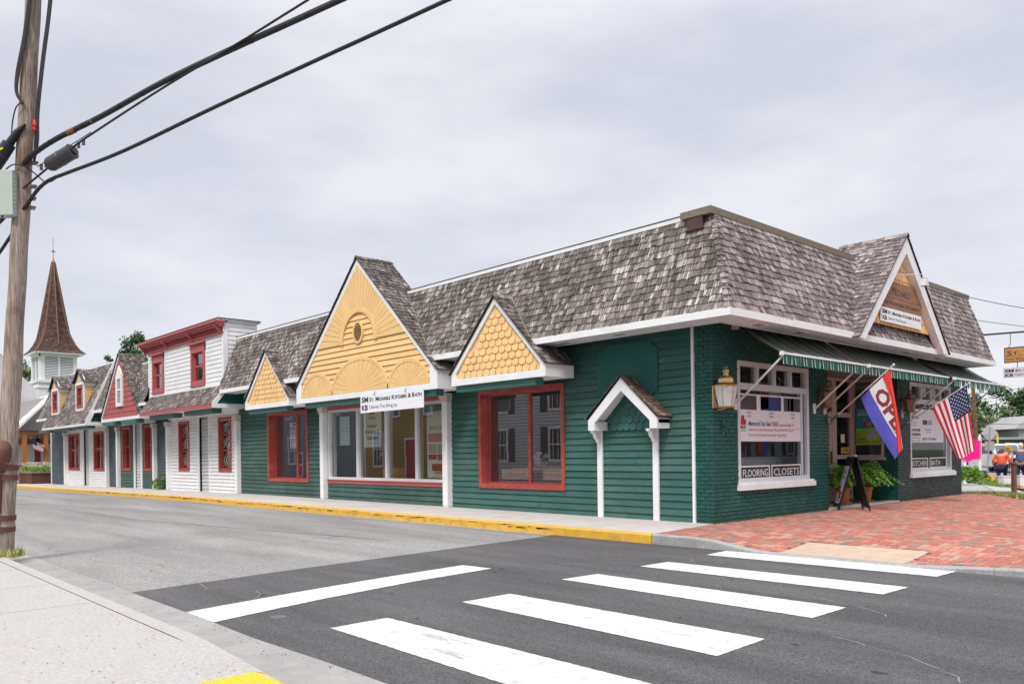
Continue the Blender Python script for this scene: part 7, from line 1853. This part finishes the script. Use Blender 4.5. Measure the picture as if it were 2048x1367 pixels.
# rusty bollard, white planter boxes
o = thing('bollard', 'rust brown round bollard on the grass edge at the right', 'bollard', (1.03, 13.26, -.02)); b = MB(); b.lathe((1.03, 13.26, -.03), [(.075, 0), (.07, .02), (.068, .86)], 14); b.build('post', RUST, o); b = MB(); b.lathe((1.03, 13.26, .83), [(.10, 0), (.10, .03), (.05, .045)], 14); b.build('cap', RUST, o)
WB = mat('white_box', (.66, .66, .68), .6, .05)
def wbox(label, x, y, w_, h):
    z = gz(x, y)-.01; o = thing('white_block', label, 'box', (x, y, z), 'white blocks behind the bollard'); c = Vector((x, y, z)); b = MB(); b.obox(c, rt*w_, fw*.35, Z*h); b.build('box', WB, o, bevel=.015); b = MB(); b.obox(c - rt*.015 - fw*.015 + Z*h, rt*(w_+.03), fw*.38, Z*.03); b.build('lid', WB, o)
wbox('white block left of the rusty bollard', -1.72, 21.9, .33, .36); wbox('white block right of the rusty bollard', -1.25, 22.2, .32, .37)
# pickup truck, white, with cab toward the viewer
WCAR = mat('white_car_paint', (.70, .71, .73), .25, .03, 3, spec=.7); CGL = mat('car_glass', (.10, .13, .16), .08, .1, 2, spec=.9); TYRE = mat('tyre_rubber', (.015, .015, .016), .85); SILV = mat('silver_paint', (.35, .36, .38), .35, .05, 3, metal=.3)
tx, ty = -8.55, 46.2; o = thing('pickup_truck', 'white pickup truck parked on the far road facing the viewer', 'truck', (tx+1, ty+2, GB))
TF = -fw; TR = rt; T0 = Vector((tx, ty, GB))
def tp(a, c, e): return T0 + TR*a + fw*c + Z*e
b = MB()
prof = [(0, .45), (0, 1.02), (.15, 1.12), (1.25, 1.20), (1.75, 1.86), (3.2, 1.90), (3.35, 1.25), (5.6, 1.25), (5.6, .45)]
b.mesh([tp(0, c, e) for c, e in prof] + [tp(1.95, c, e) for c, e in prof], [tuple(range(9)), tuple(range(17, 8, -1))] + [(i, (i+1) % 9, (i+1) % 9+9, i+9) for i in range(9)])
b.build('body', WCAR, o, bevel=.05)
b = MB(); b.mesh([tp(.15, 1.28, 1.22), tp(1.80, 1.28, 1.22), tp(1.70, 1.70, 1.80), tp(.25, 1.70, 1.80)], [(0, 1, 2, 3)]); b.mesh([tp(-.012, 1.45, 1.25), tp(-.012, 3.1, 1.25), tp(-.012, 3.0, 1.75), tp(-.012, 1.85, 1.75)], [(0, 1, 2, 3)]); b.build('window', CGL, o)
bb = o.children[-1]; bb.location = -fw*.06
b = MB(); b.obox(tp(.35, -.03, .62), TR*1.25, fw*.03, Z*.34); b.build('grille', BLACK, o)
for a in (.06, 1.66): b = MB(); b.obox(tp(a, -.03, .78), TR*.24, fw*.03, Z*.18); b.build('headlight', SILV, o)
b = MB(); b.obox(tp(-.02, -.10, .42), TR*1.99, fw*.12, Z*.18); b.build('bumper', SILV, o)
for a, c in ((-.02, .95), (1.72, .95), (-.02, 4.6), (1.72, 4.6)):
    ctr = tp(a, c, .37); b = MB(); b.tube([ctr, ctr + TR*.25], .37, 18); w2 = b.build('wheel', TYRE, o); b = MB(); b.tube([ctr - TR*.005, ctr + TR*.255], .2, 14); b.build('rim', SILV, w2)
for a in (-.20, 1.97): b = MB(); b.obox(tp(a, 1.5, 1.22), TR*.18, fw*.08, Z*.2); b.build('wing_mirror', BLACK, o)
# grey store and houses beyond
GST = mat('grey_store_wall', (.16, .16, .165), .8, .15, 4); GRF = mat('grey_store_roof', (.34, .32, .32), .8, .1)
o = thing('store', 'low dark grey store with a flat pale roof edge beyond the pickup', 'building', (-14, 75, GB)); q0 = Vector((-16.65, 71.6, 0))
b = MB(); b.obox(q0 + Z*GB, rt*9, fw*6, Z*2.35); b.build('wall', GST, o); b = MB(); b.obox(q0 - rt*.3 - fw*.4 + Z*2.0, rt*9.6, fw*6.6, Z*.22); b.build('roof', GRF, o)
b = MB()
for k in range(5): b.obox(q0 + rt*(.5+k*1.7) - fw*.03 + Z*.6, rt*1.1, fw*.03, Z*.9)
build_each(b, 'window', CGL, o)
b = MB(); b.obox(q0 + rt*2.7 - fw*1.2 + Z*1.9, rt*1.0, fw*.5, Z*.45); b.build('roof_box', LGREY, o)
HG = mat('grey_house_siding', (.25, .27, .30), .8, .05); o = thing('house', 'grey two-storey house with dark shutters at the right edge', 'house', (-13, 82, GB)); q0 = Vector((-16.72, 78.9, 0))
b = MB(); b.obox(q0 + Z*GB, rt*8, fw*7, Z*3.6); b.build('wall', HG, o); b = MB(); b.prism([q0 - rt*.7 - fw*.4 + Z*3.1, q0 + rt*8.6 - fw*.4 + Z*3.1, q0 + rt*6.5 - fw*.4 + Z*4.6, q0 + rt*1.1 - fw*.4 + Z*4.4], fw*8); b.build('roof', mat('grey_house_roof', (.38, .37, .36), .8, .1), o)
for a in (.5, 1.9, 3.3):
    b = MB(); b.obox(q0 + rt*a - fw*.04 + Z*1.9, rt*.7, fw*.04, Z*.9); f = b.build('window', PAPER, o); b = MB(); b.obox(q0 + rt*(a+.12) - fw*.05 + Z*2.0, rt*.46, fw*.01, Z*.7); b.build('glass', DKG, f)
o = thing('house', 'white porch roof house behind the right flag', 'house', (-12, 44, GB)); q0 = Vector((-12.4, 40.6, 0))
b = MB(); b.obox(q0 + Z*GB - rt*1.5, rt*3.3, fw*5, Z*3.1); b.build('wall', CHW, o); b = MB(); b.obox(q0 - rt*2 - fw*.5 + Z*2.75, rt*4.6, fw*6, Z*.16); b.build('roof', LGREY, o)
for o_ in list(o.children): o_.location = (-1.2, 2.6, .12)
# utility poles and wires
BRP = mat('brown_pole', (.16, .075, .045), .9, .2, 4)
def upole(label, x, y, h, m, arms=True, lean=.1):
    o = thing('utility_pole', label, 'utility pole', (x, y, GB), 'distant utility poles'); b = MB(); b.tube([(x, y, GB), (x-lean, y, h)], [.16, .11], 10); b.build('shaft', m, o)
    if arms: b = MB(); b.bar(Vector((x-lean, y, h-.5)) - rt*1.1, Vector((x-lean, y, h-.5)) + rt*1.1, .1, .1); b.build('crossarm', m, o)
    b = MB(); b.tube([Vector((x, y, h-1.5)) + rt*.3, Vector((x, y, h-.9)) + rt*.3], .18, 10); b.build('transformer', SILV, o)
upole('brown distant utility pole right of the shop corner', -12.55, 53.8, 6.9, BRP, False, .35); upole('pale distant utility pole beside the grey house', -20.0, 88.5, 5.9, POLEW, True, .2)
wl_ = [((-12.8, 53.8, 5.3), (-4, 60, 7.2)), ((-12.8, 53.8, 4.9), (-4, 60, 6.2)), ((-12.8, 53.8, 4.2), (-19.9, 88, 5.3)), ((-12.8, 53.8, 3.6), (-19.9, 88, 4.9)), ((-20, 88.5, 5.4), (-6, 86, 8.6)), ((-20, 88.5, 5.2), (-6, 86, 7.2)), ((-12.6, 53.8, 3.1), (-3, 58, 3.9)), ((-20, 88.5, 4.6), (-6, 80, 5.6)), ((-12.6, 53.8, 2.4), (-5.5, 56, 2.9))]
wn = ['highest', 'second highest', 'third', 'fourth', 'fifth', 'sixth', 'seventh', 'eighth', 'lowest']
for k, (a, c) in enumerate(wl_):
    a = Vector(a); c = Vector(c); P_ = [a.lerp(c, t/12) - Z*.5*math.sin(math.pi*t/12)*(.6 if k < 4 else 1) for t in range(13)]
    b = MB(); b.tube(P_, .016, 5); b.build('wire', CAB, None, label='thin %s of the nine wires strung past the distant brown pole' % wn[k], cat='wire', group='wires over the far road')
cable('thin service wire sagging from the roof mast to the upper right edge', [(-2.36, 6.2, 6.28), (-2.0, 7.0, 6.30), (-.6, 9.6, 5.75), (1.6, 13.2, 5.05), (4.6, 18.0, 4.7)], .009, grp='service wires at the roof', name='service_wire')
cable('lower thin service wire leaving behind the right end of the roof', [(-.4, 12.3, 5.10), (.6, 13.8, 4.86), (2.4, 16.5, 4.62), (4.6, 20.0, 4.75)], .008, grp='service wires at the roof', name='service_wire')
# yellow marker pole and small flag
o = thing('marker_pole', 'thin yellow pole between the diamond sign and the walking woman', 'pole', (-11.56, 54.9, GB)); b = MB(); b.tube([(-11.56, 54.9, GB), (-11.58, 54.9, 2.3)], .07, 8); b.build('shaft', mat('marker_yellow', (.70, .55, .04), .6), o); b = MB(); b.lathe((-11.58, 54.9, 2.3), [(.08, 0), (.05, .08), (.01, .12)], 8); b.build('cap', BLACK, o)
b = MB(); q = Vector((-5.0, 38.9, 1.15)); b.mesh([q, q+rt*.3-Z*.25, q+rt*.35+Z*.1, q+rt*.1+Z*.2], [(0, 1, 2, 3)])
uf2 = us_flag('small_american_flag', 'small American flag right of the diamond sign post', tuple(Vector((-8.3, 46.7, 1.30)) - rt*.75), tuple(Vector((-8.3, 46.7, .85)) - rt*1.05), tuple(Vector((-8.3, 46.7, .72)) - rt*.05), tuple(Vector((-8.3, 46.7, .60)) - rt*.3), .02, None, nu=26, nv=14, stars=False)
o = thing('flower_basket', 'hanging yellow flowers beside the pickup truck behind the woman', 'plant', (-4.5, 36.6, .8))
c_ = Vector((-6.05, 37.6, 1.05)); leafy('petals', None, tuple(c_), 140, .26, .34, FLY_, 61, .11, None, None, o); leafy('basket_leaves', None, tuple(c_ - Z*.05), 80, .24, .3, LEAFY, 62, .1, None, None, o)
b = MB(); b.tube([tuple(c_ + Vector((.1, 0, 0))), (c_.x+.1, c_.y, GB)], .02, 6); b.build('stand', BLACK, o)
# counters and goods inside the shop
CTR = mat('white_beadboard', (.62, .62, .62), .6, .03); CWD = mat('orange_cabinet_wood', (.36, .14, .04), .5, .15, 4, grain=(1, 1, 6))
def counter(label, x0, x1, y0, y1, h):
    o = thing('counter', label, 'counter', ((x0+x1)/2, (y0+y1)/2, .03)); b = MB(); b.box((x0, y0, .03), (x1, y1, h)); n_ = int((y1-y0)/.05)
    for k in range(n_): b.box((x1, y0+k*.05+.006, .1), (x1+.008, y0+k*.05+.044, h-.05))
    b.build('cabinet', CTR, o); b = MB(); b.box((x0-.04, y0-.04, h), (x1+.04, y1+.04, h+.04)); b.build('countertop', LGREY, o)
counter('white beadboard counter behind the left front window', -1.25, -.75, 1.9, 3.9, 1.12); counter('white beadboard counter behind the right front window', -1.1, -.6, 8.9, 10.3, 1.42)
for k, (x0, y0, w_, h) in enumerate(((-4.0, 1.0, 1.0, 2.2), (-4.0, 2.2, 1.1, 2.4), (-3.8, 10.6, 1.2, 2.2))):
    o = thing('cupboard', ['orange wood cupboard at the left inside the left front window', 'orange wood cupboard in the middle inside the left front window', 'orange wood cupboard inside the right front window'][k], 'cupboard', (x0, y0, .03), 'display cupboards'); b = MB(); b.box((x0-.6, y0, .03), (x0, y0+w_, h)); b.build('case', CWD, o)
    for q in range(2): b = MB(); b.box((x0, y0+.04+q*w_/2, .15), (x0+.02, y0+w_/2-.03+q*w_/2, h-.08)); b.build('door', CWD, o)
o = thing('display_table', 'long light wood table inside the nearest red window', 'table', (-5, 1.3, .03)); b = MB(); b.box((-6.3, .9, .88), (-3.8, 1.9, .95)); b.build('tabletop', mat('light_wood', (.52, .36, .18), .6, .1, 3, grain=(.5, 6, 6)), o)
for x_ in (-6.2, -3.9):
    for y_ in (1.0, 1.8): b = MB(); b.box((x_-.04, y_-.04, .03), (x_+.04, y_+.04, .88)); b.build('leg', CWD, o)
o = thing('vase', 'green bottle vase with twigs on the table inside the nearest red window', 'vase', (-4.4, 1.2, .95)); b = MB(); b.lathe((-4.4, 1.2, .95), [(.05, 0), (.055, .02), (.055, .2), (.02, .3), (.02, .42)], 12); b.build('bottle', mat('green_bottle', (.01, .09, .04), .15), o)
b = MB(); rnd = random.Random(8)
for _ in range(14): a = rnd.uniform(0, 6.28); b.tube([(-4.4, 1.2, 1.3), (-4.4+.1*math.cos(a), 1.2+.1*math.sin(a), 1.6), (-4.4+.25*math.cos(a), 1.2+.25*math.sin(a), 1.75+rnd.random()*.2)], .004, 4)
b.build('twigs', BARK, o)
o = thing('vase', 'low grey stone vase with dried flowers on the table inside the nearest red window', 'vase', (-5.6, 1.2, .95)); b = MB(); b.lathe((-5.6, 1.2, .95), [(.10, 0), (.16, .08), (.17, .22), (.14, .24)], 14); b.build('bowl', LGREY, o); leafy('dried_flowers', None, (-5.6, 1.2, 1.17), 120, .2, .14, CREAM, 71, .06, None, None, o)

# buildings and trees across the main street (seen only as reflections in the front glass)
def turned(o, loc, a): o.location = loc; o.rotation_euler = (0, 0, a)
h_ = house('cream sided house facing the brick storefront across the main street', -6, 6, 4, 8, 6.2, WS, [(1.6, 2.6, 1.0, 2.6), (4.0, 5.0, 1.0, 2.6), (6.9, 7.9, 1.0, 2.6), (9.4, 10.4, 1.0, 2.6), (1.6, 2.6, 3.9, 5.4), (4.0, 5.0, 3.9, 5.4), (6.9, 7.9, 3.9, 5.4), (9.4, 10.4, 3.9, 5.4)])
turned(h_, (20, 31, -.1), math.pi/2)
h_ = house('ochre sided shop facing the brick storefront across the main street', -6, 6, 4, 8, 5.6, YS, [(1.2, 3.2, .7, 2.6), (7.5, 9.6, .7, 2.6), (2.0, 2.9, 3.8, 5.2), (5.4, 6.3, 3.8, 5.2), (9, 9.9, 3.8, 5.2)], doors=[(4.8, 5.8, MAG)])
turned(h_, (22, 48, -.1), math.pi/2)
for k, (x_, y_) in enumerate(((15.5, 22.0), (16.5, 40), (15, 58), (11, 66))):
    tree(['street tree before the cream house across the main street', 'street tree between the cream house and the ochre shop', 'street tree beyond the ochre shop', 'last street tree along the main street'][k], x_, y_, -.3, 8.5+k*.5, 3.2, 80+k, LF[k % 3], 3000, .36, group='street trees across the main street')
